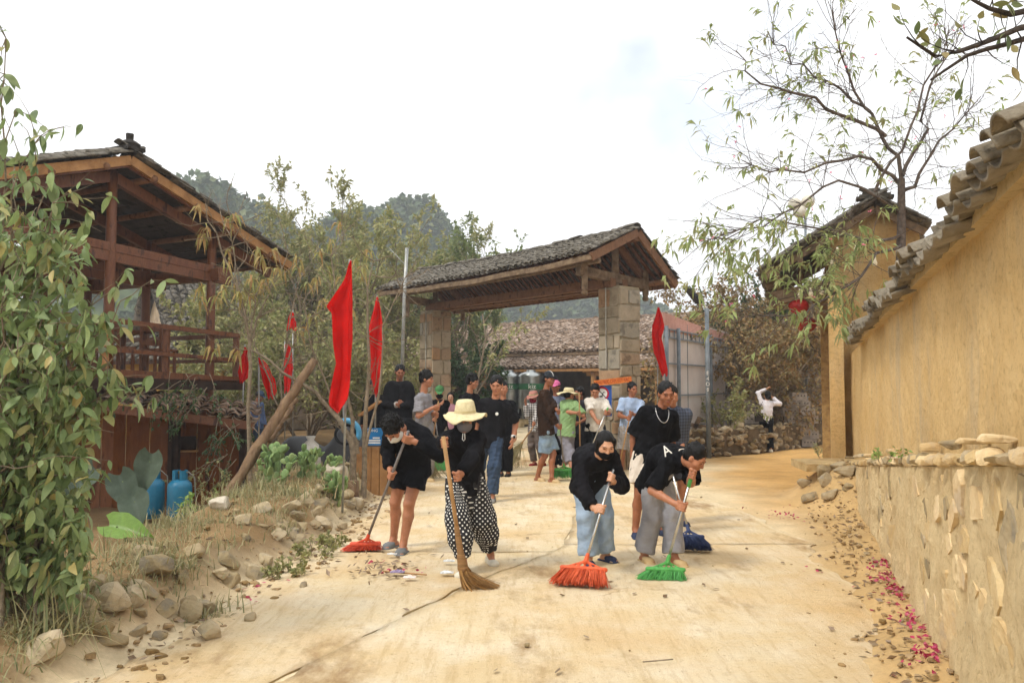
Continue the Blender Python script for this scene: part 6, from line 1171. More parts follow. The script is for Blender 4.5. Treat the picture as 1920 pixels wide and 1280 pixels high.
def person(lab, feet, pel, neck, head, yaw, hy, hp, hands, H=1.68, top=None, bot=None, shoe=None, hair='short', sk=SK1, res=.011, zg=0.0, hat=None, mask=None, fem=False, fyaw=None, face=True, group='people sweeping and standing in the lane', dd0=None, extra=None):
    S = H/1.7; fl, fr = G(*feet[0], zg), G(*feet[1], zg); d0 = (fl[1]+fr[1])/2 if dd0 is None else dd0; pv_ = W(pel[0], pel[1], d0+pel[2]); nb = W(neck[0], neck[1], d0+neck[2]); hc = W(head[0], head[1], d0+head[2])
    vf = lambda a: A(math.sin(R(a)), -math.cos(R(a)), 0); vl = lambda a: A(math.cos(R(a)), math.sin(R(a)), 0); f, l = vf(yaw), vl(yaw); Zu = A(0, 0, 1); sp = nrm(nb-pv_); root = empty('person', ((fl+fr)/2)*A(1, 1, 0)+Zu*zg, lab, 'person', group)
    side = nrm(l-sp*l.dot(sp)); fro = nrm(np.cross(sp, side)); fro = fro if fro.dot(f) > 0 else -fro
    shw = (.140 if fem else .160)*S; sh = {k: nb+side*shw*g-sp*.055*S for k, g in (('L', 1), ('R', -1))}; hip = {k: pv_+l*.085*S*g for k, g in (('L', 1), ('R', -1))}; bend = 1-abs(sp[2]); mid = (pv_+nb)/2-fro*(.02+.16*bend)*S; chest = pv_*.28+nb*.72-fro*(.01+.06*bend)*S
    ank, knee, toe = {}, {}, {}; fy = fyaw if fyaw is not None else (yaw, yaw)
    for k, g, ft, ya in (('L', 1, fl, fy[0]), ('R', -1, fr, fy[1])):
        td = vf(ya); a = ft-td*.05*S+Zu*.085*S; q_ = min(.85*S, np.linalg.norm(hip[k]-a)*1.012); kn, a2 = ik(hip[k], a, .505*q_, .495*q_, f+.15*l*g); ank[k], knee[k], toe[k] = a2, kn, td
    wr, elb, hnd = {}, {}, {}
    for k, g in (('L', 1), ('R', -1)):
        hd = hands.get(k)
        if hd is None: hd = ('free', W(0, 0, 1)*0+sh[k]+l*g*.07*S+f*.06*S-Zu*.52*S)
        if hd[0] == 'grip':
            t_, b_ = BR[hd[1]]; c = t_+(b_-t_)*hd[2]; ax = nrm(b_-t_); e, c2 = ik(sh[k], c, .285*S, .29*S, -Zu*.7+l*g*.5-f*.4); w = e-c; w = nrm(w-ax*w.dot(ax)); wt_ = c+w*.085*S; e, w2 = ik(sh[k], wt_, .285*S, .25*S, -Zu*.7+l*g*(hd[3] if len(hd) > 3 else .5)-f*.35); wr[k], elb[k] = w2, e; hnd[k] = ('grip', c+(w2-wt_), ax, w)
        else:
            pos = hd[1] if hd[0] == 'free' else W(hd[1], hd[2], d0+hd[3]); pole = A(*hd[4]) if len(hd) > 4 else (-f*.8+l*g*.3-Zu*.1); e, w2 = ik(sh[k], pos, .285*S, .25*S, pole); wr[k], elb[k] = w2, e; hnd[k] = ('relax', None, None, None)
    # ---- head frame
    fh = vf(hy); lh = vl(hy); cp, sp_ = math.cos(R(hp)), math.sin(R(hp)); hf = fh*cp-Zu*sp_; hu = Zu*cp+fh*sp_; Rm = np.stack([lh, hf, hu]); Hd = lambda x, y, z: hc+(lh*x+hf*y+hu*z)*S
    E = lambda F_, c, r, k=.012, sub=False: F_.el(Hd(*c), Rm, [q*S for q in r], k, sub)
    B = Field(res)
    B.ec(pv_, mid, .145*S, .125*S, side, .68).ec(mid, chest, .125*S, .15*S, side, .66).rc(sh['L'], sh['R'], .052*S, .052*S, .05); B.rc(nb-sp*.05*S, Hd(0, -.02, -.06), .058*S, .05*S, .03)
    for k in 'LR':
        B.rc(sh[k], elb[k], .05*S*(.9 if fem else 1), .039*S, .02).rc(elb[k], elb[k]*.7+wr[k]*.3, .038*S, .039*S, .015).rc(elb[k]*.7+wr[k]*.3, wr[k], .039*S, .026*S, .015)
        cf = knee[k]*.68+ank[k]*.32-vf(yaw)*.018*S; B.rc(hip[k], knee[k], .085*S, .054*S, .03).rc(knee[k], cf, .05*S, .053*S, .02).rc(cf, ank[k], .052*S, .034*S, .02)
        sole = ank[k]-Zu*.058*S; B.rc(sole-toe[k]*.035*S, sole+toe[k]*.08*S-Zu*.002, .033*S, .028*S, .02).rc(ank[k], sole+toe[k]*.06*S, .034*S, .024*S, .02)
        tl = np.cross(toe[k], Zu)
        for q in range(5): B.rc(sole+toe[k]*.085*S+tl*(q-2)*.016*S-Zu*.008*S, sole+toe[k]*(.135-.008*abs(q-1.2))*S+tl*(q-2)*.016*S-Zu*.012*S, .012*S, .0105*S, .004)
        kind, c, ax, w = hnd[k]; g = 1 if k == 'L' else -1
        if kind == 'grip':
            b = np.cross(ax, w)*g; c0 = c; B.rc(wr[k], c0+w*.045*S, .026*S, .026*S, .012)
            for q in (-.03, -.01, .01, .03): B.rc(c0+w*.05*S+ax*q*S, c0+w*.03*S+ax*q*1.1*S+b*.012*S, .018*S, .014*S, .008)
            rad = .027*S
            for q in range(4):
                o = c0+ax*(q-1.5)*.021*S; P = [o+rad*(1.25 if i == 0 else 1)*(math.cos(t)*w+math.sin(t)*b) for i, t in enumerate((R(35), R(85), R(150), R(215), R(265)))]
                for i in range(4): B.rc(P[i], P[i+1], .0105*S-.0006*i, .010*S-.0006*i, .003)
            o = c0-ax*.03*S; P = [c0+w*.05*S-ax*.02*S-b*.012*S, o+rad*1.1*(math.cos(R(-50))*w+math.sin(R(-50))*b), o-ax*.012*S+rad*1.05*(math.cos(R(-115))*w+math.sin(R(-115))*b), o-ax*.012*S+rad*(math.cos(R(-165))*w+math.sin(R(-165))*b)]
            for i in range(3): B.rc(P[i], P[i+1], .0125*S, .011*S, .004)
        else:
            dr = nrm(wr[k]-elb[k]); pn_ = nrm(-l*g-dr*(-l*g).dot(dr)); sd = np.cross(dr, pn_)*-g; sd = sd if sd.dot(f) > 0 else -sd; pe_ = wr[k]+dr*.085*S; B.ec(wr[k], pe_, .026*S, .040*S, sd, .45, .012)
            for q in range(4):
                o = pe_+sd*(1.5-q)*.019*S; ln = (.068, .078, .072, .058)[q]*S; a1 = o+(dr*.9+pn_*.25)*ln*.5; a2 = a1+(dr*.75+pn_*.6)*ln*.5; B.rc(o, a1, .0105*S, .0098*S, .003).rc(a1, a2, .0098*S, .0085*S, .003)
            o = wr[k]+dr*.03*S+sd*.028*S; a1 = o+(dr*.6+sd*.45+pn_*.2)*.045*S; B.rc(o, a1, .014*S, .012*S, .006).rc(a1, a1+(dr*.9+pn_*.2)*.03*S, .012*S, .0095*S, .004)
    E(B, (0, -.012, .028), (.076, .095, .09)); E(B, (0, .022, -.04), (.061, .072, .075), .03); E(B, (0, .06, -.098), (.03, .028, .022), .025); E(B, (0, .082, .022), (.048, .014, .012), .02)
    for g in (-1, 1): E(B, (g*.076, -.004, -.008), (.011, .02, .032), .006); E(B, (g*.042, .055, -.028), (.024, .028, .022), .02); E(B, (g*.031, .099, .006), (.017, .012, .010), .01, True)
    B.rc(Hd(0, .092, .012), Hd(0, .108, -.026), .007*S, .0125*S, .01); E(B, (0, .099, -.032), (.02, .010, .009), .008); E(B, (0, .090, -.062), (.024, .011, .012), .01)
    body = B.build('body', sk, root)
    if face:
        mb = MB(); 
        def blob(name, c, r, mat): MB().lathe((0, 0, 0), [(math.sin(a), -math.cos(a)) for a in np.linspace(0, math.pi, 7)], 10).build(name, mat, body, True).matrix_basis = frame(Hd(*c), lh, hf, hu, [q*S for q in r])
        for g in (-1, 1):
            blob('eye', (g*.031, .0855, .005), (.0125, .005, .0038), m_eye); MB().tube([Hd(g*x, y, z) for x, y, z in ((.014, .096, .024), (.03, .0945, .029), (.048, .083, .024))], .0026*S, 5).build('eyebrow', m_hair, body)
        if mask is None: blob('mouth', (0, .0985, -.062), (.021, .004, .0052), m_lip)
    # ---- clothes
    if top:
        mat, kind, lo_, hem = top[:4]; sl = top[4] if len(top) > 4 else .75; T = Field(max(.010, res)); T.nz = (.006*S, 50, int(pel[0])); hp_ = pv_-sp*hem*S*.5-Zu*hem*S*.5
        T.ec(mid, hp_, (.130+lo_*.8)*S, (.155+lo_*.9)*S, side, .70, .05, True).ec(chest, mid, (.155+lo_*.7)*S, (.132+lo_*.8)*S, side, .68, .05).rc(sh['L'], nb-sp*.045*S, (.058+lo_*.25)*S, (.066+lo_*.2)*S, .06).rc(sh['R'], nb-sp*.045*S, (.058+lo_*.25)*S, (.066+lo_*.2)*S, .06); T.rc(nb-sp*.05*S, nb+nrm(hc-nb)*.012*S, .082*S, (.066 if kind != 'collar' else .07)*S, .03, True)
        if kind == 'hood': T.rc(nb-fro*.05*S, nb-fro*.03*S+sp*.05*S, .085*S, .085*S, .03)
        for k in 'LR':
            r0 = (.060+lo_*.55)*S
            if sl <= 1: T.rc(sh[k], sh[k]+(elb[k]-sh[k])*sl, .062*S, r0*1.05, .03, True)
            else: T.rc(sh[k], elb[k], .064*S, r0*.9, .03).rc(elb[k], elb[k]+(wr[k]-elb[k])*(sl-1), r0*.88, r0*.72, .02, True)
        T.build({'tee': 'shirt', 'collar': 'shirt', 'hood': 'jacket', 'jacket': 'jacket', 'sweater': 'sweater'}[kind], mat, root)
    if bot:
        mat, kind, r1, r2, end = bot; T = Field(max(.010, res)); T.nz = (.008*S, 40, int(pel[1])+3); T.ec(pv_-Zu*.03*S, pv_+sp*.09*S, .158*S, .14*S, side, .72, .05)
        for k in 'LR':
            if end <= 1: T.rc(hip[k], hip[k]+(knee[k]-hip[k])*end, .102*S, r2*S, .03, True)
            else:
                e = knee[k]+(ank[k]-knee[k])*(end-1)
                if kind == 'balloon': m1 = knee[k]*.55+e*.45; T.rc(hip[k], knee[k], .105*S, r1*S, .04).rc(knee[k], m1, r1*S, r1*S, .03).rc(m1, e, r1*.98*S, r2*S, .03, True)
                else: T.rc(hip[k], knee[k], .100*S, r1*S, .03).rc(knee[k], e, r1*S, r2*S, .03, True)
        o = T.build({'shorts': 'shorts', 'balloon': 'trousers', 'pants': 'trousers'}[kind], mat, root)
        if kind == 'balloon':
            me = o.data; n = len(me.vertices); co = np.zeros(n*3, np.float32); me.vertices.foreach_get('co', co); co = co.reshape(-1, 3); at_ = me.attributes.new('pat', 'FLOAT_VECTOR', 'POINT'); isl = np.linalg.norm(co-knee['L'], axis=1) < np.linalg.norm(co-knee['R'], axis=1); cx_ = np.where(isl, knee['L'][0], knee['R'][0]); cy_ = np.where(isl, knee['L'][1], knee['R'][1]); an = np.arctan2(co[:, 0]-cx_, -(co[:, 1]-cy_)); u = an/(2*math.pi)*22; v = co[:, 2]/.033
            q = np.stack([u*.707+v*.707, -u*.707+v*.707, 0*u], 1); at_.data.foreach_set('vector', q.astype(np.float32).ravel())
    if shoe:
        mat, kind = shoe
        for k in 'LR':
            sole = ank[k]-Zu*.058*S; T = Field(max(.007, res*.8))
            if kind == 'slide':
                T.ec(sole-toe[k]*.065*S-Zu*.024*S, sole+toe[k]*.125*S-Zu*.024*S, .042*S, .05*S, np.cross(toe[k], Zu), .28, .01).ec(sole+toe[k]*.045*S+Zu*.004, sole+toe[k]*.095*S-Zu*.006, .047*S, .052*S, np.cross(toe[k], Zu), .68, .01)
                T.cut(sole-toe[k]*0-Zu*.045*S, -Zu)
            else: T.ec(sole-toe[k]*.045*S-Zu*.004, sole+toe[k]*.115*S-Zu*.008, .043*S, .05*S, np.cross(toe[k], Zu), .75, .02).rc(sole-toe[k]*.03*S, ank[k]-toe[k]*.01*S, .045*S, .045*S, .02); T.cut(ank[k]+Zu*(.02 if kind == 'boot' else -.012)*S, Zu).cut(sole-Zu*.035*S, -Zu)
            T.build('shoe' if kind != 'slide' else 'sandal', mat, root)
    # ---- hair
    if hair:
        T = Field(max(.006, res*.8)); T.nz = (.005*S if hair == 'messy' else .0025*S, 150 if hair == 'messy' else 90, int(head[0])); gr_ = .009 if hair != 'messy' else .018
        E(T, (0, -.020, .036), (.079+gr_*.6, .091+gr_, .085+gr_))
        if hair in ('short', 'messy'):
            E(T, (0, -.05, -.02), (.074+gr_*.4, .06+gr_*.5, .06), .03); E(T, (0, .098, -.052), (.10, .085, .098), 0, True); E(T, (0, .02, -.13), (.14, .13, .09), 0, True)
            if True:
                rr = np.random.default_rng(int(head[1])); 
                for _ in range(90):
                    th = rr.uniform(0, 6.28); el_ = rr.uniform(.05, 1.3); dv = A(math.cos(th)*math.cos(el_), math.sin(th)*math.cos(el_), math.sin(el_)); c = A(0, -.027, .038)+dv*A(.070+gr_, .080+gr_, .076+gr_); T.rc(Hd(*c), Hd(*(c+(dv*.020+rr.normal(size=3)*.012)*(1 if hair == 'messy' else .5))), .009*S, .003*S, .008) if dv[1] < .55 or dv[2] > .55 else None
        elif hair == 'long':
            E(T, (0, -.045, -.04), (.085, .065, .10), .04); T.rc(Hd(0, -.07, -.02), Hd(0, -.085, -.2), .06*S, .035*S, .04)
            for g in (-1, 1): T.rc(Hd(g*.07, .02, .05), Hd(g*.075, .01, -.06), .022*S, .018*S, .02)
            E(T, (0, .105, -.038), (.086, .098, .118), 0, True)
        elif hair == 'bun': E(T, (0, -.05, -.03), (.08, .06, .08), .03); E(T, (0, -.12, -.04), (.045, .045, .05), .02); E(T, (0, .095, -.05), (.085, .085, .105), 0, True)
        elif hair == 'hood': E(T, (0, -.02, -.03), (.098, .105, .13), .04); E(T, (0, .10, -.03), (.066, .085, .09), 0, True)
        T.build('hair' if hair != 'hood' else 'head_scarf', m_hair if hair != 'hood' else CB2, root)
    if mask:
        T = Field(.006); E(T, (0, .030, -.052), (.073, .083, .074)); T.rc(Hd(0, .07, -.02), Hd(0, .112, -.036), .02*S, .016*S, .02); T.cut(Hd(0, .1, -.012-.02*(hair == 'long')), hu).cut(Hd(0, .012, 0), -hf+hu*.2); fm_ = T.build('face_mask', mask, root)
        for g in (-1, 1): MB().tube([Hd(g*.066, .03, -.03), Hd(g*.078, .0, -.0), Hd(g*.08, -.018, -.01)], .0025*S, 4).build('ear_loop', mask, fm_)
    if hat:
        kind, mat = hat; n = 44; th = np.linspace(0, 2*math.pi, n, endpoint=False); rr = np.random.default_rng(int(head[0]))
        if kind in ('bucket', 'wide', 'small'):
            br = {'bucket': .205, 'wide': .235, 'small': .155}[kind]; prof = [(.03, .142, 0), (.075, .138, 0), (.095, .12, 0), (.102, .08, 0), (.106, .058, 0), (br*.72, .046, .4), (br*.93, .036, .9), (br, .03, 1.1), (br*.985, .024, 1.1), (br*.7, .037, .4), (.103, .048, 0), (.092, .11, 0)]
            if kind == 'bucket': prof[:5] = [(.03, .178, 0), (.07, .175, 0), (.088, .16, 0), (.102, .10, 0), (.107, .058, 0)]
            V = []
            for q, z, wv in prof:
                wz = wv*(.022*np.sin(th*2+1.0)+.012*np.sin(th*5+.6)+.006*np.sin(th*9))-wv*.012; V.append(np.stack([Hd(q*math.cos(t)*(.93 if wv == 0 else 1), q*math.sin(t)*1.05-.012, z+wz[i]) for i, t in enumerate(th)]))
            k = np.arange(n); F = np.concatenate([np.stack([i*n+k, i*n+(k+1) % n, (i+1)*n+(k+1) % n, (i+1)*n+k], 1) for i in range(len(prof)-1)]); V = np.concatenate(V); V = np.vstack([V, Hd(0, -.012, prof[0][1])]); F3 = np.stack([np.full(n, len(V)-1), (k+1) % n, k], 1); ht_ = link('hat', raw_mesh('hat', V, [F, F3], mat, True), root)
            link('hat_band', raw_mesh('hat_band', np.concatenate([np.stack([Hd(q*math.cos(t)*.93, q*math.sin(t)*1.05-.012, z) for t in th]) for q, z in ((.1085, .062), (.1065, .084))]), [np.stack([k, (k+1) % n, n+(k+1) % n, n+k], 1)], cloth('hat_band', 'c9b98e', 'b9a97e'), True), ht_)
        else:
            T = Field(.006); E(T, (0, -.016, .04), (.091, .108, .094)); T.cut(Hd(0, 0, .034), -hu-hf*.12); cp_o = T.build('cap', mat, root); T = Field(.006); T.ec(Hd(0, .06, .042), Hd(0, .165, .026), .078*S, .05*S, lh, .12, .01); T.build('cap_visor', mat if kind == 'cap' else CB, cp_o)
            if kind == 'helmet': T = Field(.006); E(T, (0, -.016, .043), (.02, .111, .095)); T.cut(Hd(0, 0, .05), -hu); T.build('cap_stripe', m_wht, cp_o)
    info = dict(root=root, wr=wr, elb=elb, hc=hc, Hd=Hd, nb=nb, chest=chest, fro=fro, side=side, sp=sp, S=S, knee=knee, ank=ank, sh=sh, pv=pv_, lh=lh, hf=hf, hu=hu)
    return info
# ---------------------------------------------------------------- brooms
def broom(key, lab, top, bot, kind, col=None, width=.30, yaw=0, r_=.011, handle=None, tipc=None):
    BR[key] = (top, bot); root = empty('broom', bot*A(1, 1, 0), lab, 'broom', 'brooms in the hands of the sweepers'); ax = nrm(bot-top); hm_ = handle or m_pole
    MB().tube([top, top*.5+bot*.5, bot+ax*.02], r_, 10).build('handle', hm_, root, True)
    if tipc: MB().tube([top-ax*.005, top+ax*.13], r_*1.35, 10).build('grip', tipc, root, True)
    if kind == 'plastic':
        u = A(math.cos(R(yaw)), math.sin(R(yaw)), 0); fN_ = np.cross(u, ax); zz = bot[2]; T = Field(.006); hb = bot+ax*.03; T.rc(hb-ax*.06, hb, .016, .02, .01)
        base = hb+ax*.055; T.ec(base-u*width/2*.95, base+u*width/2*.95, .024, .024, fN_, .8, .01)
        for s in np.linspace(-1, 1, 5): T.rc(hb-ax*.01, base+u*s*width*.46, .008, .006, .008)
        bh_ = T.build('broom_head', col, root); r = np.random.default_rng(int(abs(top[0])*100)); mb = MB()
        for i in range(1300):
            s = r.uniform(-1, 1); q = r.uniform(-1, 1); p = base+u*s*width*.47+fN_*q*.022+ax*.004; L = .125*r.uniform(.82, 1.06); e = p+(ax+u*s*.42+fN_*q*.5+r.normal(size=3)*.10)*L; e[2] = max(e[2], .012); d = nrm(e-p); sd = nrm(np.cross(d, r.normal(size=3)))*.0035; mb.add([p-sd, p+sd, e+sd*.6, e-sd*.6], np.array([(0, 1, 2, 3)]))
        tag(mb.build('bristles', col, bh_), kind='stuff')
    else:
        r = np.random.default_rng(5); mb = MB(); n = 700 if kind == 'sorghum' else 170
        sw = A(math.cos(R(yaw)), math.sin(R(yaw)), 0)
        if kind == 'sorghum':
            T = Field(.006); T.rc(bot-ax*.22, bot+ax*.03, .021, .028, .01).rc(bot+ax*.02, bot+ax*.10, .03, .042, .02); T.build('binding', M('sorghum_binding', rgb('a07a50'), rgb('80603c'), scale=4, stretch=(1, 1, 30), bump=.6), root)
            for i in range(n):
                a = r.uniform(-1, 1); q = r.normal()*.5; p = bot+ax*.08+sw*a*.03+A(0, 1, 0)*q*.02; L = .20*r.uniform(.8, 1.1); t = np.linspace(0, 1, 4)[:, None]; C_ = p+ax*L*t+(sw*(a*.5+.55)*.23*t**2)+A(0, 1, 0)*q*.06*t+r.normal(size=3)*.006*t; C_[:, 2] = np.maximum(C_[:, 2], .008); sd = A(r.normal(), r.normal(), 0)*.002; mb.add(np.concatenate([C_-sd, C_+sd]), np.array([(0, 1, 5, 4), (1, 2, 6, 5), (2, 3, 7, 6)]))
        else:
            for i in range(n):
                p = bot-ax*.25*r.random(); d = nrm(ax+r.normal(size=3)*.26); L = r.uniform(.45, .75); t = np.linspace(0, 1, 4)[:, None]; C_ = p+d*L*t+r.normal(size=3)*.03*t**2; C_[:, 2] = np.maximum(C_[:, 2], .008); sd = nrm(np.cross(d, A(0, 1, .1)))*.003; mb.add(np.concatenate([C_-sd, C_+sd]), np.array([(0, 1, 5, 4), (1, 2, 6, 5), (2, 3, 7, 6)]))
        tag(mb.build('bristles', col, root), kind='stuff')
m_borange = M('orange_bristle', rgb('d9643c'), rgb('bd4f2c'), scale=40, rough=.6); m_bred = M('coral_bristle', rgb('d95a40'), rgb('c24a34'), scale=40, rough=.6); m_bgreen = M('green_bristle', rgb('5aa658'), rgb('468c47'), scale=40, rough=.6); m_bblue = M('navy_bristle', rgb('3d4a70'), rgb('2f3a5c'), scale=40, rough=.6); m_straw = M('sorghum_straw', rgb('a8814e'), rgb('8a663a'), scale=30, rough=.8); m_twigb = M('bamboo_twig', rgb('a39870'), rgb('857a55'), scale=20); m_bamboo = M('bamboo_pole', rgb('b08a5c'), rgb('8f6c43'), scale=6, rough=.6); m_chrome = M('chrome_tube', rgb('c9c9c6'), rgb('aeaeab'), metal=.85, rough=.25, spec=.5); m_wornp = M('worn_metal', rgb('8d8886'), rgb('6d6866'), scale=18, metal=.4, rough=.5)
def bh(px, py, d): return W(px, py, d)
broom('A', 'coral bristled broom swept by the bent man in black', W(766, 808, 7.2), W(690, 1006, 7.72), 'plastic', m_bred, .27, 8, .013, m_wornp)
broom('B', 'sorghum broom with long wooden handle held by the straw hatted sweeper', W(831, 818, 6.28), W(864, 1040, 6.33), 'sorghum', m_straw, yaw=8, r_=.017, handle=m_bamboo)
broom('C', 'bright orange broom in front of the woman in pale jeans', W(1150, 880, 6.72), W(1100, 1046, 6.45), 'plastic', m_borange, .36, -16, .011, m_chrome)
broom('E', 'green broom with steel handle under the bent sweeper in grey trousers', W(1299, 884, 6.65), W(1253, 1048, 6.66), 'plastic', m_bgreen, .30, -8, .012, m_chrome, m_bgreen)
broom('F', 'navy blue broom beside the bent sweeper', W(1243, 826, 8.45), W(1290, 990, 7.85), 'plastic', m_bblue, .24, -12, .010, m_chrome)
broom('H', 'green broom of the man in the brown jacket', W(1046, 758, 12.75), W(1057, 872, 13.3), 'plastic', m_bgreen, .42, -4, .012, m_wornp)
broom('I', 'bamboo pole broom of the sweeper in the green shirt', W(1086, 735, 13.9), W(1088, 868, 14.1), 'twig', m_twigb, handle=m_bamboo)
broom('J', 'green handled broom held by the man in the white T-shirt', W(1140, 764, 14.0), W(1098, 862, 14.0), 'plastic', m_bgreen, .28, 10, .011, m_chrome, m_bgreen)
broom('K', 'long wooden handled broom of the man in the light blue shirt', W(1183, 772, 14.0), W(1161, 872, 14.0), 'plastic', M('brown_bristle', rgb('8a4a35'), rgb('70392a')), .16, 0, .012, m_bamboo)
broom('L', 'bamboo twig broom of the sweeper in the plaid shirt', W(1000, 800, 15.2), W(968, 845, 15.3), 'twig', m_twigb, handle=m_bamboo, r_=.014)
broom('N', 'wooden broom of the young man in the grey T-shirt', W(822, 752, 13.2), W(806, 868, 13.6), 'twig', m_twigb, handle=m_bamboo)
broom('O', 'steel handled broom of the person in the green cap', W(814, 768, 14.6), W(826, 858, 14.5), 'plastic', m_bgreen, .25, 0, .011, m_wornp)
# ---------------------------------------------------------------- the people, near to far
shoeG = cloth('grey_rubber', '7d7f80', '6b6d6e', bump=.05); shoeB = cloth('beige_rubber', 'cdb489', 'bda276', bump=.05); shoeW = cloth('cream_rubber', 'd9d3c2', 'c9c2af', bump=.05); shoeN = cloth('navy_rubber', '39415a', '2e3549', bump=.05); shoeK = cloth('dark_shoe', '3a3531', '2a2623', bump=.05); shoeGr = cloth('grey_shoe', '8c8a85', '757370', bump=.05)
near = .0075
a = person('man in black top and shorts bent over the coral broom', ((753, 1038), (732, 1026)), (774, 868, .02), (762, 797, -.36), (737, 803, -.52), -28, -25, 62, {'L': ('grip', 'A', .06, .9), 'R': ('grip', 'A', .40, .4)}, 1.70, (CB, 'sweater', .035, .10, 1.92), (CB, 'shorts', 0, .115, .62), (shoeG, 'slide'), 'messy', SK1, near, fyaw=(-10, -30), mask=cloth('white_mask', 'd8d4cc', 'c8c4bc', bump=.05))
a = person('woman in cream bucket hat, grey mask and polka dot trousers', ((923, 1058), (866, 1080)), (873, 898, .05), (868, 812, -.10), (872, 785, -.16), -6, -4, 6, {'R': ('grip', 'B', .06, .7), 'L': ('grip', 'B', .44, .8)}, 1.56, (CB2, 'hood', .045, .13, 1.93), (polka(), 'balloon', .118, .075, 1.82), (shoeW, 'clog'), 'hood', SK1, near, fem=True, hat=('bucket', cloth('straw_cream', 'd9cda6', 'c8ba90', scale=30, bump=.5, bscale=90)), mask=cloth('grey_mask', '77757b', '68666c', bump=.05), fyaw=(20, -15))
q = a['Hd']; MB().tube([q(-.008, .10, -.118), q(-.012, .112, -.17), q(0, .115, -.185), q(.012, .112, -.17), q(.008, .10, -.118)], .004, 6).build('drawstring', m_wht, a['root'], True)
a = person('woman in oversized black sweater and pale jeans leaning over the orange broom', ((1142, 1052), (1106, 1062)), (1106, 896, .10), (1120, 854, -.33), (1135, 834, -.47), 14, 10, 24, {'L': ('grip', 'C', .10, .5), 'R': ('grip', 'C', .46, .8)}, 1.56, (CB2, 'sweater', .055, .14, 1.93), (CJ, 'pants', .088, .098, 1.96), (shoeN, 'slide'), 'long', SK3, near, fem=True, mask=CB, fyaw=(40, 5))
a = person('tall man in loose black T-shirt and white shorts with a silver chain', ((1243, 1003), (1193, 1008)), (1216, 856, .0), (1237, 768, -.10), (1249, 738, -.15), 12, 6, 14, {'R': ('px', 1186, 858, .02), 'L': ('px', 1262, 862, -.05)}, 1.70, (CB, 'tee', .05, .17, .92), (CW, 'shorts', 0, .125, .72), (shoeN, 'slide'), 'short', SK2, near, fyaw=(30, 0))
q = a; P = [a['nb']+a['side']*.075*math.cos(t)+a['fro']*(.055+.06*math.sin(t) if math.sin(t) > 0 else .05+.05*math.sin(t))+a['sp']*(.02-.115*max(0, math.sin(t))) for t in np.linspace(0, 2*math.pi, 25)]; P = [p+a['fro']*.045*max(0, math.sin(t)) for p, t in zip(P, np.linspace(0, 2*math.pi, 25))]; MB().tube(P, .0045, 5, False).build('chain', m_chrome, a['root'], True)
a = person('bent sweeper in black T-shirt and wide grey trousers with a green broom', ((1272, 1060), (1213, 1054)), (1228, 894, .10), (1282, 858, -.25), (1303, 857, -.38), 52, 58, 40, {'R': ('grip', 'E', .40, .5), 'L': ('grip', 'E', .03, .6)}, 1.62, (CB, 'tee', .045, .13, .95), (CG, 'pants', .092, .104, 1.93), (shoeB, 'slide'), 'short', SK1, near, fyaw=(40, 20))
back = a['chest']-a['fro']*.235*a['S']; bx_ = a['side']; 
mbw = text_mesh('A', m_wht, .01); pb = W(1247, 842, back[1]-.05); link('shirt_print', mbw, a['root'], frame(W(1250, 845, a['chest'][1]-.18), nrm(A(.75, -.3, .45)), nrm(A(-.3, .35, .8)), nrm(A(-.5, -.8, .15)), (.11, .13, .3)))
T = Field(.008); T.rc(a['nb']-a['sp']*.02, a['nb']+nrm(a['hc']-a['nb'])*.02, .088, .082, .02, True); T.build('undershirt_collar', CW, a['root'])
a = person('person in dark patterned shirt mostly hidden behind the tall man', ((1282, 985), (1250, 988)), (1258, 850, .1), (1264, 768, .05), (1258, 742, .0), 15, 10, 10, {'R': ('grip', 'F', .02), 'L': ('px', 1278, 845, -.05)}, 1.66, (checks('speckled_navy', rgb('4a5263'), rgb('2c323f'), 9), 'tee', .05, .1, 1.1), (cloth('charcoal', '3a3b40', '2e2f33'), 'shorts', 0, .12, .8), (shoeN, 'slide'), 'short', SK1, .012, fyaw=(20, 0), face=False)
a = person('stocky man in black polo shirt and cargo jeans walking with a watch', ((922, 942), (893, 932)), (920, 822, .0), (928, 752, -.05), (931, 721, -.1), -14, -8, 16, {'L': ('px', 962, 822, -.02), 'R': ('px', 886, 830, .1)}, 1.78, (CB2, 'collar', .045, .12, .85), (CD, 'pants', .085, .075, 1.95), (shoeGr, 'shoe'), 'short', SK1, .009, fyaw=(-5, -15))
w = a['wr']['L']; e = a['elb']['L']; ax = nrm(w-e); MB().tube([w-ax*.045, w-ax*.012], .036, 14).build('watch_strap', m_wht, a['root'], True); MB().obox(w-ax*.028+A(.012, -.036, .0), (A(1, 0, 0), A(0, 1, 0), Zu), (.016, .008, .018)).build('watch_face', m_blk, a['root'])
c = a['chest']+a['fro']*.17+a['side']*.09; MB().lathe(c, [(0, .01), (.022, .008), (.022, 0)], 12, a['fro']).build('badge', m_wht, a['root'])
person('man in brown jacket, denim shorts and striped cap looking to the right', ((1040, 905), (1013, 902)), (1025, 808, .0), (1022, 734, .0), (1030, 710, -.02), 78, 40, 8, {'L': ('grip', 'H', .12), 'R': ('grip', 'H', .36)}, 1.68, (cloth('brown_jacket', '3a2a20', '2a1e17', scale=5), 'jacket', .05, .06, 1.93), (CLD, 'shorts', 0, .115, .85), (shoeB, 'slide'), 'short', SK2, .0095, hat=('helmet', cloth('dark_cap', '33373c', '26292d', bump=.05)), fyaw=(70, 60))
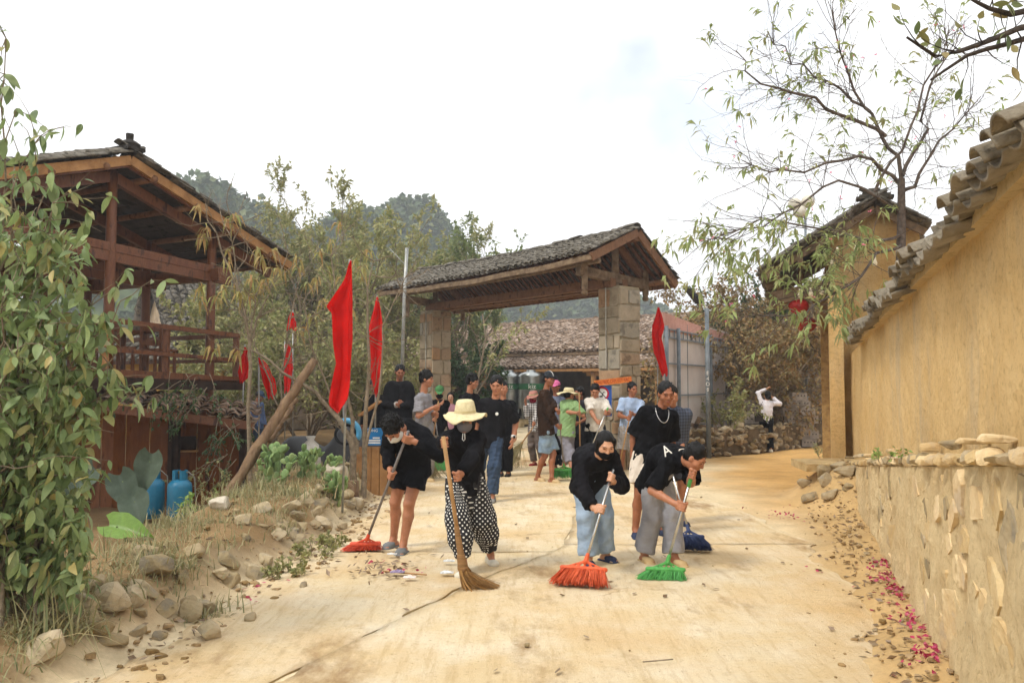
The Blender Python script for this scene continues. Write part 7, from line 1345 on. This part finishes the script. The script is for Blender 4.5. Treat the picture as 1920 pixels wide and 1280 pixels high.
person('sweeper in green T-shirt and wide straw hat seen from behind', ((1078, 893), (1060, 886)), (1062, 812, .0), (1068, 752, .05), (1067, 740, .08), 140, 120, 5, {'R': ('px', 1084, 762, .0), 'L': ('grip', 'I', .3)}, 1.56, (cloth('sage_green', '8ba876', '7a9766'), 'tee', .045, .06, .9), (cloth('grey_cropped', '8c8a92', '7b7981'), 'pants', .105, .10, 1.5), (shoeN, 'slide'), 'short', SK1, .0095, fem=True, hat=('wide', MATS['cloth_straw_cream']), face=False, fyaw=(120, 110))
person('man in white T-shirt holding a green handled broom before the pillar', ((1131, 887), (1108, 886)), (1116, 800, .0), (1119, 748, -.02), (1116, 732, -.08), 4, -8, 26, {'L': ('grip', 'J', .10), 'R': ('grip', 'J', .33)}, 1.68, (cloth('cream_tee', 'd6cfc4', 'c7bfb2'), 'tee', .04, .08, .85), (CB, 'pants', .085, .08, 1.95), (shoeK, 'shoe'), 'short', SK1, .0095)
person('man in light blue shirt resting on a long broom by the gate pillar', ((1190, 888), (1166, 888)), (1179, 806, .0), (1185, 748, .0), (1186, 729, -.03), 0, 24, 10, {'L': ('grip', 'K', .03), 'R': ('grip', 'K', .12)}, 1.70, (cloth('light_blue', 'a3b5cf', '92a5c2'), 'collar', .035, .07, .75), (checks('grey_pattern', rgb('9a938c'), rgb('7b746e'), 12), 'shorts', 0, .11, .98), (shoeK, 'slide'), 'short', SK2, .0095)
person('person in pink bucket hat, red mask and plaid shirt', ((1016, 874), (999, 873)), (1004, 802, .0), (1001, 756, .0), (1000, 745, -.03), -40, -35, 10, {'R': ('px', 986, 757, -.15, (.2, .5, -1)), 'L': ('grip', 'L', .05)}, 1.52, (checks('plaid_cloth', rgb('c9c4be'), rgb('3a3434'), 7), 'collar', .03, .08, 1.9), (cloth('taupe', '6e625b', '5c514b'), 'pants', .085, .075, 1.93), (cloth('red_shoe', '8c2f2a', '702420', bump=.05), 'shoe'), 'short', SK1, .011, fem=True, hat=('small', cloth('pink_hat', 'b57f72', 'a37064')), mask=cloth('red_mask', '8f1830', '7a1428'), face=False)
person('person in pink cap half hidden behind the brown jacket', ((1056, 882), (1040, 882)), (1043, 805, .0), (1042, 745, .0), (1042, 725, -.03), -15, -20, 5, {}, 1.62, (cloth('slate_blue', '6d7486', '5c6375'), 'tee', .03, .08, .8), (CB, 'pants', .085, .08, 1.9), (shoeK, 'shoe'), 'short', SK2, .012, hat=('cap', cloth('pink_cap', 'd06f98', 'bd5d87', bump=.05)))
person('young man in grey T-shirt in profile left of the gate pillar', ((804, 903), (793, 898)), (797, 798, .0), (793, 740, .0), (800, 710, -.02), 72, 78, 8, {'R': ('grip', 'N', .10), 'L': ('grip', 'N', .22)}, 1.84, (cloth('heather_grey', '8f8d90', '7f7d80'), 'tee', .035, .10, .85), (cloth('grey_cargo', '8d8780', '7b756e'), 'pants', .10, .10, 1.9), (shoeB, 'slide'), 'messy', SK1, .0095)
person('person in green cap and black mask holding a steel handled broom', ((830, 882), (812, 882)), (822, 806, .0), (822, 752, .0), (824, 735, -.04), 6, 6, 18, {'L': ('px', 826, 757, -.2), 'R': ('grip', 'O', .2)}, 1.62, (CB, 'tee', .045, .10, .9), (cloth('khaki_grey', '9a9080', '877d6e'), 'pants', .105, .10, 1.93), (shoeGr, 'shoe'), 'short', SK1, .0105, hat=('cap', cloth('green_cap', '4f7d4e', '426c42', bump=.05)), mask=CB)
person('young man in black T-shirt in profile behind the straw hat', ((892, 888), (878, 888)), (883, 796, .0), (879, 740, .0), (886, 715, -.03), 48, 72, 14, {}, 1.80, (CB2, 'tee', .04, .1, .8), (CB, 'pants', .085, .08, 1.95), (shoeK, 'shoe'), 'messy', SK1, .0105)
person('older man in dark jacket and pale shirt standing under the second flag', ((758, 885), (738, 885)), (748, 790, .0), (748, 722, .0), (750, 697, -.04), 10, 14, 16, {'L': ('px', 755, 755, -.26), 'R': ('px', 745, 758, -.26)}, 1.82, (cloth('pale_shirt', 'b8b3ae', 'a8a39e'), 'collar', .02, .06, 1.9), (CB, 'pants', .085, .08, 1.95), (shoeK, 'shoe'), 'short', SK2, .0105)
_r = [o for o in bpy.data.objects if o.get('label') == 'older man in dark jacket and pale shirt standing under the second flag'][0]
c = W(748, 790, 14.5); T = Field(.011); nb_ = W(748, 722, 14.52); 
for g in (-1, 1): T.ec(nb_+A(g*.13, .02, -.04), nb_+A(g*.13, .0, -.62), .125, .115, A(1, 0, 0), 1.0, .03, True).rc(nb_+A(g*.19, .01, -.07), nb_+A(g*.26, .03, -.34), .085, .07, .03).rc(nb_+A(g*.26, .03, -.34), nb_+A(g*.10, -.22, -.36), .07, .055, .03)
T.rc(nb_+A(0, .07, -.05), nb_+A(0, .07, -.55), .12, .13, .05); T.nz = (.004, 40, 3); T.build('jacket', CB2, _r)
person('girl peering out between the green cap and the straw hat', ((852, 868), (838, 868)), (846, 800, .0), (846, 760, .0), (845, 744, -.02), 5, 0, 8, {}, 1.36, (cloth('pale_pink', 'b98a94', 'a87a84'), 'tee', .03, .06, .9), (CB, 'pants', .085, .08, 1.9), (shoeK, 'shoe'), 'long', SK3, .012, fem=True)
a = person('woman in white top and black trousers photographing the lane', ((1430, 846), (1444, 847)), (1437, 788, .0), (1438, 752, .0), (1439, 741, .0), 180, 185, -6, {'L': ('px', 1436, 729, .10, (-1, .1, .7)), 'R': ('px', 1449, 745, .2, (1, 0, -.5))}, 1.52, (cloth('white_knit', 'dcd8dc', 'ccc8cc'), 'sweater', .005, .05, 1.95), (CB, 'pants', .075, .085, 1.97), (shoeW, 'shoe'), 'bun', SK3, .0105, fem=True, face=False)
c = W(1423, 782, 18.7); MB().obox(c, (A(1, .1, 0), A(-.1, 1, 0), Zu), (.085, .05, .10)).build('shoulder_bag', M('dark_leather', rgb('2c2523'), rgb('1f1a18'), rough=.5), a['root']); MB().tube([c+Zu*.1, W(1424, 765, 18.72), W(1430, 753, 18.78)], .008, 5).build('bag_strap', MATS['dark_leather'], a['root'])
person('person in dark clothes behind the plank box and second flag', ((712, 884), (696, 884)), (704, 806, .0), (702, 742, .0), (701, 722, -.03), -20, -20, 30, {}, 1.62, (CB2, 'jacket', .04, .08, 1.9), (CB, 'pants', .085, .08, 1.95), (shoeK, 'shoe'), 'short', SK2, .012)
person('person in blue denim jacket and cap far behind the small flags', ((478, 856), (492, 856)), (482, 798, .0), (481, 756, .0), (488, 742, -.03), 60, 70, 25, {}, 1.5, (cloth('denim_jacket', '5d6f92', '4b5c7d'), 'jacket', .03, .08, 1.9), (CD, 'pants', .085, .08, 1.95), (shoeK, 'shoe'), 'short', SK2, .013, hat=('cap', CD))
person('person just visible behind the shoulder of the black polo shirt', ((952, 893), (938, 893)), (944, 812, .0), (944, 752, .0), (944, 728, -.02), -10, 20, 5, {}, 1.66, (CB, 'tee', .04, .08, .85), (CB, 'pants', .085, .08, 1.95), (shoeK, 'shoe'), 'short', SK1, .013)
person('person in dark clothes between the green shirt and the white T-shirt', ((1098, 880), (1084, 880)), (1091, 806, .0), (1088, 752, .0), (1086, 736, -.02), -60, -60, 10, {'L': ('px', 1086, 792, -.2)}, 1.56, (cloth('dark_slate', '34343a', '28282d'), 'tee', .035, .08, .85), (CB2, 'pants', .095, .085, 1.93), (shoeK, 'shoe'), 'short', SK2, .012)
# ================================================================== HAZE
hz = MB().box((-304, -44, -1.6), (304, 424, 46))
mh = bpy.data.materials.new('thin_haze'); mh.use_nodes = True; n = mh.node_tree.nodes; n.remove(n['Principled BSDF'])
pvn = n.new('ShaderNodeVolumePrincipled'); pvn.inputs['Density'].default_value = .0020; pvn.inputs['Color'].default_value = (.86, .90, .95, 1); pvn.inputs['Anisotropy'].default_value = .2
mh.node_tree.links.new(pvn.outputs[0], n['Material Output'].inputs['Volume'])
tag(hz.build('haze', mh), 'thin pale haze over the valley', 'haze', kind='stuff')
